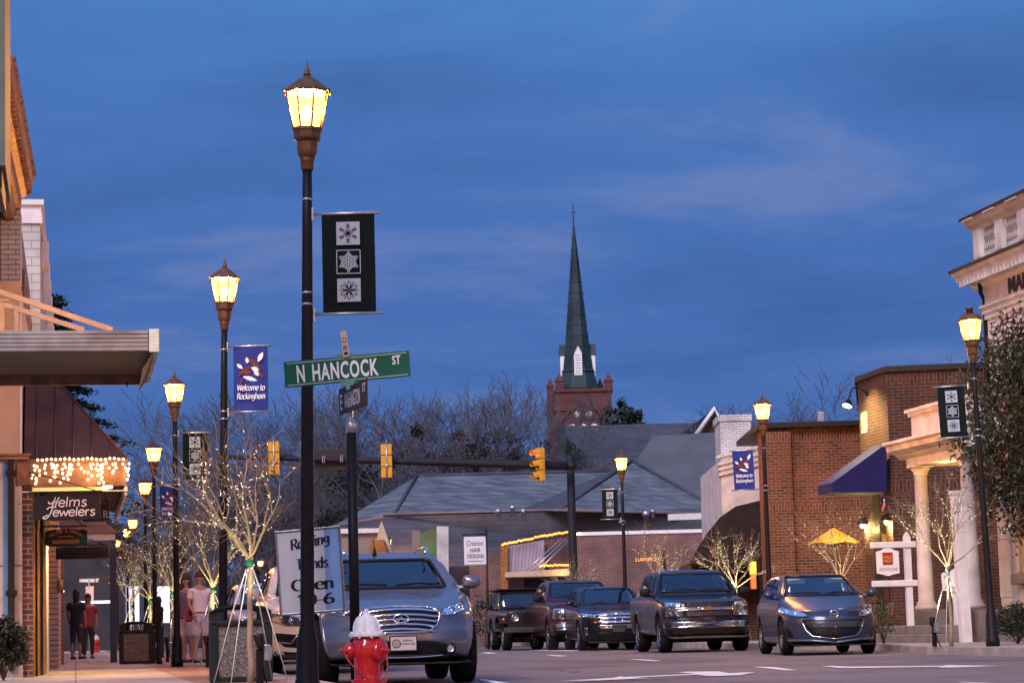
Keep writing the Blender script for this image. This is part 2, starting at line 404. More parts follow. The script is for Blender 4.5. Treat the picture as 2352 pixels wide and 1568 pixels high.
# ------------------------------------------------------------------ ground
def plane_st(name, pts, z, mt, kind='structure', parent=None):
    """flat sheet from street-frame polygon; object sits in the street frame so that textures follow the street"""
    mb = MB(); mb.add([(p[0], p[1], 0) for p in pts], [tuple(t) for t in tessellate_polygon([[Vector((p[0], p[1], 0)) for p in pts]])])
    bm = bmesh.new(); me = mb.mesh(name); bm.from_mesh(me); bmesh.ops.recalc_face_normals(bm, faces=bm.faces)
    if bm.faces[0].normal.z < 0: bmesh.ops.reverse_faces(bm, faces=bm.faces)
    bm.to_mesh(me); bm.free(); me.materials.append(mt)
    o = bpy.data.objects.new(name, me); col.objects.link(o); o.location = (0, 0, z); o.rotation_euler.z = TH
    if kind: o['kind'] = kind
    return o
def asphalt():
    mt, nt, b = new_mat('asphalt'); L = nt.links.new
    tc = nt.nodes.new('ShaderNodeTexCoord')
    big = nt.nodes.new('ShaderNodeTexNoise'); big.inputs['Scale'].default_value = 0.35; big.inputs['Detail'].default_value = 6; L(tc.outputs['Object'], big.inputs['Vector'])
    fine = nt.nodes.new('ShaderNodeTexNoise'); fine.inputs['Scale'].default_value = 45; fine.inputs['Detail'].default_value = 3; L(tc.outputs['Object'], fine.inputs['Vector'])
    mpx = nt.nodes.new('ShaderNodeMapping'); mpx.inputs['Scale'].default_value = (.9, .05, 1); L(tc.outputs['Object'], mpx.inputs['Vector'])
    st_ = nt.nodes.new('ShaderNodeTexNoise'); st_.inputs['Scale'].default_value = 1.2; st_.inputs['Detail'].default_value = 5; L(mpx.outputs[0], st_.inputs['Vector'])
    a = nt.nodes.new('ShaderNodeMath'); a.operation = 'MULTIPLY_ADD'; L(fine.outputs['Fac'], a.inputs[0]); a.inputs[1].default_value = .35; L(big.outputs['Fac'], a.inputs[2])
    a2 = nt.nodes.new('ShaderNodeMath'); a2.operation = 'MULTIPLY_ADD'; L(st_.outputs['Fac'], a2.inputs[0]); a2.inputs[1].default_value = .5; L(a.outputs[0], a2.inputs[2])
    rp = nt.nodes.new('ShaderNodeValToRGB'); rp.color_ramp.elements[0].position = .55; rp.color_ramp.elements[1].position = 1.25
    rp.color_ramp.elements[0].color = (.036,.032,.034,1); rp.color_ramp.elements[1].color = (.155,.132,.13,1)
    rp.color_ramp.elements[1].position = 1.0
    L(a2.outputs[0], rp.inputs['Fac']); b.inputs['Roughness'].default_value = .72; b.inputs['Specular IOR Level'].default_value = .25
    vo = nt.nodes.new('ShaderNodeTexVoronoi'); vo.feature = 'DISTANCE_TO_EDGE'; vo.inputs['Scale'].default_value = .16
    dn = nt.nodes.new('ShaderNodeTexNoise'); dn.inputs['Scale'].default_value = 1.1; dn.inputs['Detail'].default_value = 6; L(tc.outputs['Object'], dn.inputs['Vector'])
    av = nt.nodes.new('ShaderNodeVectorMath'); av.operation = 'ADD'; L(tc.outputs['Object'], av.inputs[0]); L(dn.outputs['Color'], av.inputs[1]); L(av.outputs[0], vo.inputs['Vector'])
    cm = nt.nodes.new('ShaderNodeMapRange'); cm.inputs[1].default_value = .002; cm.inputs[2].default_value = .010; cm.inputs[3].default_value = .35; cm.inputs[4].default_value = 1; L(vo.outputs['Distance'], cm.inputs[0])
    ml = nt.nodes.new('ShaderNodeMix'); ml.data_type = 'RGBA'; ml.blend_type = 'MULTIPLY'; ml.inputs[0].default_value = 1; L(rp.outputs['Color'], ml.inputs[6]); L(cm.outputs[0], ml.inputs[7]); L(ml.outputs[2], b.inputs['Base Color'])
    bp = nt.nodes.new('ShaderNodeBump'); bp.inputs['Strength'].default_value = .5; bp.inputs['Distance'].default_value = .01; L(fine.outputs['Fac'], bp.inputs['Height']); L(bp.outputs['Normal'], b.inputs['Normal'])
    return mt
def pavement(name, band=None):
    """concrete slabs with joints; optional band of brick pavers between two b values"""
    mt, nt, b = new_mat(name); L = nt.links.new
    tc = nt.nodes.new('ShaderNodeTexCoord')
    br = nt.nodes.new('ShaderNodeTexBrick'); br.offset = 0; br.inputs['Scale'].default_value = 1; br.inputs['Brick Width'].default_value = 1.5; br.inputs['Row Height'].default_value = 1.5
    br.inputs['Mortar Size'].default_value = .012; br.inputs['Color1'].default_value = (.33,.28,.25,1); br.inputs['Color2'].default_value = (.29,.25,.23,1); br.inputs['Mortar'].default_value = (.10,.08,.07,1)
    L(tc.outputs['Object'], br.inputs['Vector']); colr = br.outputs['Color']
    nz = nt.nodes.new('ShaderNodeTexNoise'); nz.inputs['Scale'].default_value = 1.3; nz.inputs['Detail'].default_value = 8; L(tc.outputs['Object'], nz.inputs['Vector'])
    if band:
        b2 = nt.nodes.new('ShaderNodeTexBrick'); b2.inputs['Scale'].default_value = 1; b2.inputs['Brick Width'].default_value = .2; b2.inputs['Row Height'].default_value = .1
        b2.inputs['Mortar Size'].default_value = .006; b2.inputs['Color1'].default_value = (.30,.12,.07,1); b2.inputs['Color2'].default_value = (.22,.10,.07,1); b2.inputs['Mortar'].default_value = (.16,.12,.10,1)
        L(tc.outputs['Object'], b2.inputs['Vector'])
        sx = nt.nodes.new('ShaderNodeSeparateXYZ'); L(tc.outputs['Object'], sx.inputs[0])
        g = nt.nodes.new('ShaderNodeMath'); g.operation = 'GREATER_THAN'; L(sx.outputs['X'], g.inputs[0]); g.inputs[1].default_value = band[0]
        l = nt.nodes.new('ShaderNodeMath'); l.operation = 'LESS_THAN'; L(sx.outputs['X'], l.inputs[0]); l.inputs[1].default_value = band[1]
        mm = nt.nodes.new('ShaderNodeMath'); mm.operation = 'MULTIPLY'; L(g.outputs[0], mm.inputs[0]); L(l.outputs[0], mm.inputs[1])
        mxx = nt.nodes.new('ShaderNodeMix'); mxx.data_type = 'RGBA'; L(mm.outputs[0], mxx.inputs[0]); L(colr, mxx.inputs[6]); L(b2.outputs['Color'], mxx.inputs[7]); colr = mxx.outputs[2]
    mr = nt.nodes.new('ShaderNodeMapRange'); mr.inputs[1].default_value = .3; mr.inputs[2].default_value = .7; mr.inputs[3].default_value = .72; mr.inputs[4].default_value = 1.2; L(nz.outputs['Fac'], mr.inputs[0])
    mu = nt.nodes.new('ShaderNodeMix'); mu.data_type = 'RGBA'; mu.blend_type = 'MULTIPLY'; mu.inputs[0].default_value = 1; L(colr, mu.inputs[6]); L(mr.outputs[0], mu.inputs[7]); L(mu.outputs[2], b.inputs['Base Color'])
    b.inputs['Roughness'].default_value = .75
    return mt
M['earth'] = mat('grassy earth', (.05,.05,.035), .95, 0, .3, .3)
mb = MB(); mb.add([(-900,-200,0),(900,-200,0),(900,1600,0),(-900,1600,0)], [(0,1,2,3)])
o = mb.build('ground', M['earth'], loc=(0, 0, -0.02)); o['kind'] = 'structure'
plane_st('road', [(-60,-10),(60,-10),(60,330),(-60,330)], -0.004, asphalt())
M['pave_left'] = pavement('sidewalk slabs with brick strip', (1.25, 2.2))
M['pave_right'] = pavement('sidewalk slabs')
mb = MB(); mb.box(-14, 2.44, -8, 112, -.05, KERB); o = mb.build('sidewalk', M['pave_left'], rz=TH); o['kind'] = 'structure'
mb = MB(); mb.bbox(2.444, 2.60, -8, 112.15, -.05, KERB - .004, .02); o = mb.build('kerb', M['concrete'], rz=TH); o['kind'] = 'structure'
# right-hand pavement with its corner bump-out
kp = [ba(gnd(*q)) for q in ((2640,1516),(2352,1505),(2150,1501),(2036,1491))]
rline = [(kp[0][0]+9, kp[0][1]-3.0)] + kp + [(16.1, 58), (16.1, 300)]
poly = rline + [(48, 300), (48, kp[0][1]-3)]
mb = MB(); mb.prism(poly, -.05, KERB, 'xy'); o = mb.build('sidewalk', M['pave_right'], rz=TH); o['kind'] = 'structure'
mb = MB()
for (b0, a0), (b1_, a1) in zip(rline, rline[1:]):
    d = Vector((b1_-b0, a1-a0)); n_ = Vector((-d.y, d.x)).normalized() * .16
    if n_.x > 0: n_ = -n_
    mb.prism([(b0, a0), (b1_, a1), (b1_+n_.x, a1+n_.y), (b0+n_.x, a0+n_.y)], -.05, KERB - .006, 'xy')
o = mb.build('kerb', M['concrete'], rz=TH); o['kind'] = 'structure'
M['road_paint'] = mat('worn road paint', (.62,.60,.58), .6, 0, .22, 5)
def marking(name, pxs, z=.004):
    pts = [gnd(px, py, z) for px, py in pxs]
    c = sum(pts, Vector())/len(pts)
    mb = MB((c.x, c.y, z)); tri = tessellate_polygon([[Vector((p.x, p.y, 0)) for p in pts]])
    fs = [tuple(t) for t in tri]
    fs = [f if (pts[f[1]]-pts[f[0]]).cross(pts[f[2]]-pts[f[0]]).z > 0 else f[::-1] for f in fs]
    mb.add(pts, fs); o = mb.build(name, M['road_paint'], loc=(c.x, c.y, z)); o['kind'] = 'structure'; return o
def z2p(x, y): return (1019.2 + x/3.0*1.0*(1700*.784/2352)*3.0, 1411.2 + y*(1700*.784/2352))
for nm, q in (('road_arrow', [(470,268),(690,254),(715,248),(735,251),(950,241),(1020,238),(950,232),(985,229),(1110,228),(1155,235),(1265,231),(1205,243),(1105,247),(1060,246),(1030,241),(760,254),(835,255),(640,264)]),
              ('road_line', [(1248,209),(1335,210),(1436,224),(1385,224)]),
              ('road_line', [(748,179),(800,179),(884,185),(850,187)]),
              ('road_line', [(408,162),(452,162),(505,166),(465,168)]),
              ('road_line', [(148,152),(190,151),(216,154),(180,157)]),
              ('road_arrow', [(1530,207),(1580,206),(1640,209),(2020,206),(2040,203),(2120,204),(2250,206),(2090,212),(2020,213),(2000,210),(1640,215),(1600,214)]),
              ('road_line', [(330,143),(520,141),(720,143),(500,147)]),
              ('road_line', [(148,258),(170,260),(290,280),(240,284),(148,264)]),
              ('road_line', [(2075,271),(2200,274),(2400,290),(2300,290)])):
    marking(nm, [z2p(*p) for p in q])
# ------------------------------------------------------------------ street lamps
LAMPC = (1.0, .50, .17)
def make_lamp(label, kind='finial', lit=True, power=70, group='lamp posts along the street', lights=True):
    t = thing('street_lamp', label, 'street lamp', (0,0,0), 0, group)
    mb = MB(); mb.lathe([(.105,0),(.105,.10),(.09,.14),(.085,.42),(.068,.50),(.056,.56),(.054,1.2),(.050,2.2),(.041,3.6),(.037,4.19)], 20)
    mb.build('pole', M['black_metal'], t)
    mb = MB(); n = 8; ro = R(22.5)
    mb.lathe([(.046,4.10),(.052,4.12),(.052,4.17),(.056,4.175),(.060,4.20)], 20)
    mb.lathe([(.062,4.20),(.078,4.225),(.084,4.25),(.086,4.335),(.108,4.345),(.114,4.36),(.114,4.41),(.125,4.418),(.122,4.432)], n, smooth=False, rot=ro)
    mb.build('collar', M['lantern_metal'], t)
    rb, rtp, zb, zt = .118, .178, 4.435, 4.727
    mb = MB()
    for k in range(n):
        a = 2*math.pi*k/n + ro; c_, s_ = math.cos(a), math.sin(a)
        mb.tube([(rb*c_, rb*s_, zb), (rtp*c_, rtp*s_, zt)], .0075, 5)
        a2 = a + 2*math.pi/n; c2, s2 = math.cos(a2), math.sin(a2)
        mb.tube([(rtp*c_, rtp*s_, zt), (rtp*c2, rtp*s2, zt)], .009, 5); mb.tube([(rb*c_, rb*s_, zb), (rb*c2, rb*s2, zb)], .008, 5)
        mb.ball(((rtp+.016)*c_, (rtp+.016)*s_, zt + .006), .016, .016, .016, 6, 4)
    mb.build('lantern_frame', M['lantern_metal'], t)
    mb = MB(); vs = []; fs = []
    for k in range(n):
        a = 2*math.pi*k/n + ro; vs += [((rb-.003)*math.cos(a), (rb-.003)*math.sin(a), zb), ((rtp-.003)*math.cos(a), (rtp-.003)*math.sin(a), zt)]
    for k in range(n): j = (k+1) % n; fs.append((2*k, 2*j, 2*j+1, 2*k+1))
    mb.add(vs, fs); mb.build('glass', M['lamp_glass'] if lit else M['dim_glass'], t)
    mb = MB()
    if kind == 'finial':
        mb.lathe([(.186,4.722),(.190,4.735),(.150,4.775),(.085,4.825),(.042,4.850),(.030,4.862)], n, smooth=False, rot=ro); mb.build('cap', M['lantern_metal'], t)
        mb = MB(); mb.lathe([(.018,4.86),(.020,4.868),(.036,4.872),(.018,4.885),(.024,4.90),(.012,4.93),(0,5.0)], 12); mb.build('finial', M['lantern_metal'], t)
    else:
        mb.lathe([(.184,4.722),(.188,4.733),(.175,4.765),(.150,4.80),(.105,4.822),(.06,4.83)], n, smooth=False, rot=ro); mb.build('cap', M['lantern_metal'], t)
        mb = MB(); mb.lathe([(.055,4.825),(.055,4.89),(.068,4.893),(.066,4.91),(.0,4.925)], 12); mb.build('chimney', M['lantern_metal'], t)
    if lit:
        mb = MB(); mb.ball((0,0,4.56), .035, .035, .06, 10, 7); b_ = mb.build('bulb', M['lamp_bulb'], t)
        light('POINT', 'lamp_light', (0,0,4.60), power, LAMPC, t, .09)
    for z_ in (3.86, 3.12, 3.03): mb = MB(); mb.lathe([(.043,z_),(.049,z_+.004),(.049,z_+.016),(.043,z_+.02)], 20); mb.build('strap_band', M['steel'], t)
    return t
# ------------------------------------------------------------------ banners
M['banner_green'] = mat('dark green banner cloth', (.007,.012,.010), .8, 0, .15, 6, spec=.1)
M['banner_blue'] = mat('blue banner cloth', (.018,.030,.19), .7, 0, .12, 5)
M['print_grey'] = mat('pale print', (.40,.43,.46), .7, 0, .05, 10)
M['print_red'] = mat('red print', (.16,.035,.025), .7, 0, .2, 10)
def cloth_rect(mb, x0, x1, z0, z1, seed):
    nx, nz = 10, 18; q = random.Random(seed); ph = q.random()*6; vs = []; fs = []
    for j in range(nz+1):
        for i in range(nx+1):
            u, v = i/nx, j/nz
            vs.append((x0+(x1-x0)*u, .014*math.sin(u*6+ph+v*3)*math.sin(math.pi*v)**.5 + .006*math.sin(v*9+ph+u*4), z0+(z1-z0)*v))
    for j in range(nz):
        for i in range(nx):
            a = j*(nx+1)+i; fs.append((a, a+1, a+nx+2, a+nx+1))
    n = len(vs); vs += [(x, y+.003, z) for x, y, z in vs]; fs += [tuple(i+n for i in reversed(f)) for f in fs]
    mb.add(vs, fs, True)
def flake(mb, cx, cz, r, kind, y, w):
    def Rp(p, a): return (cx + p[0]*math.cos(a)-p[1]*math.sin(a), cz + p[0]*math.sin(a)+p[1]*math.cos(a))
    for k in range(6):
        a = math.pi/6 + k*math.pi/3
        if kind == 0:
            mb.ribbon([Rp((0,0),a), Rp((r,0),a)], w, y)
            for q in (.55, .78):
                for s_ in (1,-1): mb.ribbon([Rp((q*r,0),a), Rp(((q+.2)*r, s_*.2*r),a)], w, y)
            mb.ribbon([Rp((0,0),a+math.pi/6), Rp((.55*r,0),a+math.pi/6)], w, y)
        elif kind == 1:
            mb.ribbon([Rp((0,0),a), Rp((.72*r,0),a)], w, y)
            mb.ribbon([Rp(p,a) for p in ell(.84*r,0,.14*r,.10*r,10)], w, y)
            for s_ in (1,-1):
                mb.ribbon([Rp(p,a) for p in ell(.60*r,s_*.19*r,.11*r,.075*r,10)], w, y)
                mb.ribbon([Rp((.2*r,0),a), Rp((.45*r,s_*.2*r),a)], w, y)
        else:
            if k % 1 == 0: mb.ribbon([Rp(p,a+math.pi/6*(k%2)*0) for p in ell(.58*r,0,.36*r,.17*r,14)], w, y)
            mb.ribbon([Rp((0,0),a+math.pi/6), Rp((r,0),a+math.pi/6)], w, y)
def banner_base(t, side, seed, mt, W=.425, Hh=.81):
    x0 = .13 if side > 0 else -.13-W
    mb = MB(); cloth_rect(mb, x0, x0+W, 3.08, 3.08+Hh, seed); cl_ = mb.build('cloth', mt, t)
    for z_ in (3.075, 3.08+Hh-.004):
        mb = MB(); s_ = side
        mb.tube([(s_*.05,.0,z_),(s_*(.13+W+.06),0,z_)], .012, 8); mb.bbox(min(s_*.05,s_*.07), max(s_*.05,s_*.07), -.02,.02,z_-.06,z_+.05,.004)
        mb.build('banner_arm', M['steel'], t)
    return x0
def make_snow_banner(label, side=1, seed=1):
    t = thing('lamp_banner', label, 'banner', (0,0,0), 0, 'snowflake banners on the lamp posts')
    x0 = banner_base(t, side, seed, M['banner_green']); cx = x0+.2125
    for i, cz in enumerate((3.72, 3.49, 3.26)):
        mb = MB(); s_ = .094
        if i != 1:
            mb.bbox(cx-s_, cx+s_, -.024, -.021, cz-s_, cz+s_, .001); p = mb.build('print_square', M['print_grey'], t)
            mb = MB(); flake(mb, cx, cz, .078, 0 if i == 0 else 2, -.0255, .006); mb.build('snowflake_print', M['banner_green'], p)
        else:
            for a, b in (((-1,-1),(1,-1)),((1,-1),(1,1)),((1,1),(-1,1)),((-1,1),(-1,-1))):
                mb.ribbon([(cx+a[0]*s_, cz+a[1]*s_),(cx+b[0]*s_, cz+b[1]*s_)], .007, -.023)
            p = mb.build('print_square', M['print_grey'], t)
            mb = MB(); flake(mb, cx, cz, .084, 1, -.024, .007); mb.build('snowflake_print', M['print_grey'], p)
    return t
def leafp(x, z, L_, w, ang, n=9):
    c_, s_ = math.cos(ang), math.sin(ang); up_ = []; dn = []
    for i in range(n+1):
        t = i/n; h = w*math.sin(math.pi*min(1, t*.9+.05))*(1+.35*((i % 2)*2-1)*.5)
        up_.append((x + t*L_*c_ - h*s_, z + t*L_*s_ + h*c_)); dn.append((x + t*L_*c_ + h*s_, z + t*L_*s_ - h*c_))
    return up_ + dn[::-1]
def flatpoly(mb, poly, y, T=None):
    tri = tessellate_polygon([[Vector((p[0], p[1], 0)) for p in poly]])
    vs = [Vector((p[0], y, p[1])) for p in poly]
    if T: vs = [T(v) for v in vs]
    mb.add(vs, [tuple(t) for t in tri])
def make_welcome_banner(label, side=1, seed=2):
    t = thing('lamp_banner', label, 'banner', (0,0,0), 0, 'blue welcome banners on the lamp posts')
    x0 = banner_base(t, side, seed, M['banner_blue'])
    def q(u, v): return x0 + u*.425, 3.08 + v*.81
    mb = MB(); y = -.024
    for u, v, l, w_, a in ((.42,.73,.075,.022,100),(.72,.75,.13,.028,62),(.27,.65,.09,.022,140),(.52,.66,.10,.026,-18),(.60,.62,.09,.024,-50),(.28,.53,.18,.026,-18)):
        x, z = q(u, v); flatpoly(mb, leafp(x, z, l, w_, R(a)), y)
    mb.build('feather_print', M['letter_white'], t)
    mb = MB(); y = -.0235
    for u, v, l, w_, a in ((.50,.80,.20,.030,-52),(.70,.62,.12,.018,-55),(.52,.68,.19,.030,212),(.26,.50,.12,.014,250),(.44,.78,.10,.030,-20),(.33,.57,.09,.026,20)):
        x, z = q(u, v); flatpoly(mb, leafp(x, z, l, w_, R(a)), y)
    mb.build('bird_print', M['print_red'], t)
    mb = MB()
    pen_text(mb, 'Welcome to', x0+.045, x0+.385, 3.08+.255, .098, -.024, nib=(.07,.05), thin=.05, serif=False, shear=.12)
    pen_text(mb, 'Rockingham', x0+.04, x0+.39, 3.08+.150, .098, -.024, nib=(.07,.05), thin=.05, serif=False, shear=.12)
    mb.build('lettering', M['letter_white'], t)
    return t
lampA = make_lamp('tallest lit lamp post in front, standing before the roofing notice', power=1500)
lampA.location = spot(706, F/292, KERB); lampA.rotation_euler.y = R(.9)
for px, s_, lab in ((511,189,'second lamp post of the left row, carrying the blue welcome banner'),
        (407,135,'lit lamp post standing beside the two people on the sidewalk'),
        (357,103,'lit lamp post between the awning and the lamp beside the people'),
        (336,84,'lit lamp below the end of the fairy light awning, against the dark trees'),
        (307,64,'small far lit lamp, higher of the touching pair near the hanging signs'),
        (294,59,'small far lit lamp, lower of the touching pair near the hanging signs'),
        (270,53,'far lit lamp nearest the attorney sign boards'),
        (601,40,'tiny far lamp glowing just left of the roofing sign'),
        (896,50,'lit lamp in front of the little orange gable'),
        (1772,113,'lit lamp with pointed finial in front of the orange brick wall'),
        (1440,85,'lit lamp in front of the hipped shingle roof')):
    o = copy_tree(lampA); o.location = spot(px, F/s_, KERB); o['label'] = lab; o.rotation_euler.y = R(1.0 if px == 511 else 0); o.scale = (1,1,{511:1.034,407:1.018,1772:1.042,1440:1.06}.get(px, 1.0))
lampA.scale = (1,1,1.024)
lampB = make_lamp('lit lamp with flat chimney cap, leaning beside the white bank and leafy tree', kind='chimney', power=650)
lampB.location = spot(2281, F/140, KERB); lampB.scale = (1.08,1.08,1.14); lampB.rotation_euler.y = R(-1.25)
lampC = make_lamp('unlit lamp post in front of the green mural wall', lit=False); lampC.location = spot(991, F/50, KERB); lampC.scale = (1.0,1.0,1.02)
for o in col.objects:
    if o.type == 'EMPTY' and o.name.startswith('street_lamp') and o.location.x > 8 and o is not lampB and abs(o.location.y-49) < 2: o.rotation_euler.y = R(-1.0)
# banners hang on their lamps
bn = make_snow_banner('dark snowflake banner on the tall front lamp post', 1, 1); bn.location = lampA.location + Vector((.045,0,-.045)); bn.rotation_euler.z = 0
for px, s_, side, lab in ((407,135,1,'snowflake banner behind the twigs of the small lit trees'),):
    o = copy_tree(bn); o.location = spot(px, F/s_, KERB+.09); o['label'] = lab
bl = make_snow_banner('snowflake banner on the leaning lamp by the leafy tree', -1, 4); bl.location = lampB.location + Vector((.0,0,.23)); bl.rotation_euler.y = R(-2.0); bl.scale = (1.05,1.05,1.05)
for px, s_, lab in ((1440,85,'snowflake banner in front of the hipped shingle roof'), (896,50,'tiny snowflake banner before the orange gable')):
    o = copy_tree(bl); o.location = spot(px, F/s_, KERB); o['label'] = lab; o.rotation_euler.y = 0; o.scale = (1,1,1); o.location.z += .3 if px == 1440 else 0
bw = make_welcome_banner('blue welcome banner with birds on the second lamp post of the left row', 1, 2); bw.location = spot(511, F/189, KERB) + Vector((.05,0,.15))
for px, s_, lab in ((357,103,'blue welcome banner half hidden in twigs below the awning lights'),):
    o = copy_tree(bw); o.location = spot(px, F/s_, KERB); o['label'] = lab
bx = make_welcome_banner('blue welcome banner before the pale wall beside the orange brick wall', -1, 5); bx.location = spot(1772, F/113, KERB) + Vector((.0,0,.12)); bx.rotation_euler.y = R(-1.5)
for px, s_, lab in ((991,50,'tiny blue banner on the unlit lamp by the green mural'),):
    o = copy_tree(bx); o.location = spot(px, F/s_, KERB); o['label'] = lab; o.rotation_euler.y = 0
# ------------------------------------------------------------------ corner: street sign, roofing sign, hydrant
M['sign_green'] = mat('green sign sheeting', (.004,.10,.050), .5, 0, .25, 2.5, spec=.25)
M['sign_brown'] = mat('brown sign sheeting', (.05,.032,.022), .55, 0, .15, 6, spec=.25)
M['sign_green_metal'] = mat('green bracket', (.10,.28,.20), .5, .2, .2, 12)
ps = spot(818, F/300, KERB); zt = at(808, 955, F/300).z
t = thing('street_sign', 'green N Hancock St blade above a brown E Washington St blade', 'street sign', ps)
mb = MB(); mb.lathe([(.039,0),(.039,zt-KERB-.06)], 20); mb.build('pole', M['black_metal'], t)
mb = MB(); mb.lathe([(.045,zt-KERB-.11),(.045,zt-KERB-.03),(.036,zt-KERB-.02),(.02,zt-KERB+.02)], 16); mb.bbox(-.016,.016,-.04,.04,zt-KERB-.02,zt-KERB+.10,.003); mb.build('pole_cap', M['steel'], t)
def P3(px, py, D=F/300): return at(px, py, D) - ps
# washington blade: seen nearly edge on
cw = P3(811, 912); ang = R(-71)
Tw = lambda v: cw + Vector((v.x*math.cos(ang) - v.y*math.sin(ang)*1, v.x*math.sin(ang) + v.y*math.cos(ang), v.z + v.x*.0))
K_ = .895
Tw0 = Tw; Tw = lambda v: Tw0(v*K_)
mb = MB(); mb.bbox(-.46,.46,-.004,.004,-.118,.118,.004); mb2 = MB(); mb2.merge(mb); mb2.v = [Tw(v) for v in mb2.v]; wb = mb2.build('washington_blade', M['sign_brown'], t)
mb = MB(); text_fit(mb, 'E', -.40,-.34,-.075,.06,-.006, bold=.01, T=Tw); text_fit(mb, 'WASHINGTON', -.27,.24,-.075,.06,-.006, bold=.012, T=Tw); text_fit(mb, 'ST', .32,.42,.01,.085,-.006, bold=.01, T=Tw); mb.build('lettering', M['letter_white'], wb)
# hancock blade
ch = P3(797, 847.5); a2 = R(-6); til = R(3.2)
def Th(v):
    v = v*K_
    x = v.x*math.cos(til) - v.z*math.sin(til); z = v.x*math.sin(til) + v.z*math.cos(til)
    return ch + Vector((x*math.cos(a2) - v.y*math.sin(a2), x*math.sin(a2) + v.y*math.cos(a2), z))
mb = MB(); mb.bbox(-.545,.545,-.004,.004,-.112,.112,.004); mb.v = [Th(v) for v in mb.v]; hb = mb.build('hancock_blade', M['sign_green'], t)
mb = MB()
for z_ in (.094,-.094): mb.ribbon([(-.52,z_),(.52,z_)], .004, -.0052, T=Th)
text_fit(mb, 'N', -.436,-.368,-.078,.072,-.0055, bold=.022, T=Th); text_fit(mb, 'HANCOCK', -.30,.272,-.078,.072,-.0055, bold=.026, space=1.12, T=Th); text_fit(mb, 'ST', .395,.468,.0,.078,-.0055, bold=.022, T=Th); mb.build('lettering', M['letter_white'], hb)
mb = MB(); mb.bbox(-.075,.075,-.012,.012,.100,.135,.004); mb.bbox(-.06,.06,-.012,.012,-.145,-.105,.004); mb.bbox(-.02,.02,-.02,.02,-.18,-.14,.004); mb.v = [Th(v) for v in mb.v]; mb.build('bracket', M['sign_green_metal'], t)
cp = P3(792, 790); tl = R(7)
Tp = lambda v: cp + Vector((v.x*.87*math.cos(tl)-v.z*.87*math.sin(tl), v.y, v.x*math.sin(tl)+v.z*math.cos(tl)))
mb = MB(); mb.bbox(-.027,.027,-.003,.003,-.10,.10,.002); mb.v = [Tp(v) for v in mb.v]; tb = mb.build('top_plate', mat('tan sticker', (.55,.45,.30), .6, 0, .1, 20), t)
mb = MB(); mb.bbox(-.017,.017,-.0045,-.003,-.085,-.06,.0005)
for i in range(4): mb.box(-.017+.009*i,-.012+.009*i,-.0045,-.003,-.05,-.01)
mb.ribbon([(p[0],p[1]) for p in ell(0,.03,.016,.02,12)], .006, -.0045); mb.v = [Tp(v) for v in mb.v]; mb.build('sticker_print', M['letter_black'], tb)
# roofing sign in a wire stand
D = F/283; pr = spot(716, D, KERB)
t = thing('yard_sign', 'framed white notice reading Roofing Trends Open behind the front lamp post', 'sign', pr)
cc = at(712.5, 1310.5, D) - pr; rl = R(3.0); yw = R(-12)
def Tr(v):
    x = v.x*math.cos(rl)-v.z*math.sin(rl); z = v.x*math.sin(rl)+v.z*math.cos(rl)
    return cc + Vector((x*math.cos(yw)-v.y*math.sin(yw), x*math.sin(yw)+v.y*math.cos(yw), z))
W2, H2 = .268, .335
M['notice_white'] = mat('pale notice board', (.66,.68,.63), .45, 0, .06, 4); M['notice_blue'] = mat('light blue stripe', (.22,.38,.62), .45, 0, .08, 5)
mb = MB(); mb.box(-W2,W2,-.006,.006,-H2,H2); mb.v = [Tr(v) for v in mb.v]; bo = mb.build('board', M['notice_white'], t)
mb = MB(); flatpoly(mb, [(.140,H2),(W2,H2),(W2,-H2),(.110,-H2),(.125,-.1)], -.0075, T=Tr); mb.build('blue_stripe', M['notice_blue'], bo)
mb = MB()
pen_text(mb, 'Roofing', -.150,.185,.195,.115,-.0095, nib=(.125,.01), thin=.038, T=lambda v: Tr(v + Vector((0,0,v.x*.10))))
pen_text(mb, 'Trends', -.115,.158,.020,.115,-.0095, nib=(.125,.01), thin=.038, T=Tr); mb.build('navy_lettering', M['letter_navy'], bo)
mb = MB()
pen_text(mb, 'Open', -.162,.196,-.152,.125,-.0095, nib=(.13,.01), thin=.042, T=Tr)
pen_text(mb, '10-6', -.122,.192,-.272,.120,-.0095, nib=(.13,.01), thin=.042, T=Tr); mb.build('black_lettering', M['letter_black'], bo)
mb = MB()
for a, b in (((-W2,-H2),(W2,-H2)),((W2,-H2),(W2,H2)),((W2,H2),(-W2,H2)),((-W2,H2),(-W2,-H2))):
    d = Vector((b[0]-a[0], b[1]-a[1])).normalized()*.012
    x0,x1 = sorted((a[0]-d.x, b[0]+d.x)); z0,z1 = sorted((a[1]-d.y, b[1]+d.y))
    mb.bbox(x0-.009 if x0==x1 or abs(x1-x0)<.03 else x0, x1+.009 if abs(x1-x0)<.03 else x1, -.014,.014, z0-.009 if abs(z1-z0)<.03 else z0, z1+.009 if abs(z1-z0)<.03 else z1, .004)
mb.v = [Tr(v) for v in mb.v]; mb.build('frame', mat('dull aluminium frame', (.32,.31,.30), .3, .9, .25, 25), t)
mb = MB(); mb.box(-.016,.016,.02,.03,0,cc.z-H2*.2); mb.build('stake', mat('yellow green stake', (.35,.36,.06), .5, 0, .2, 9), t)
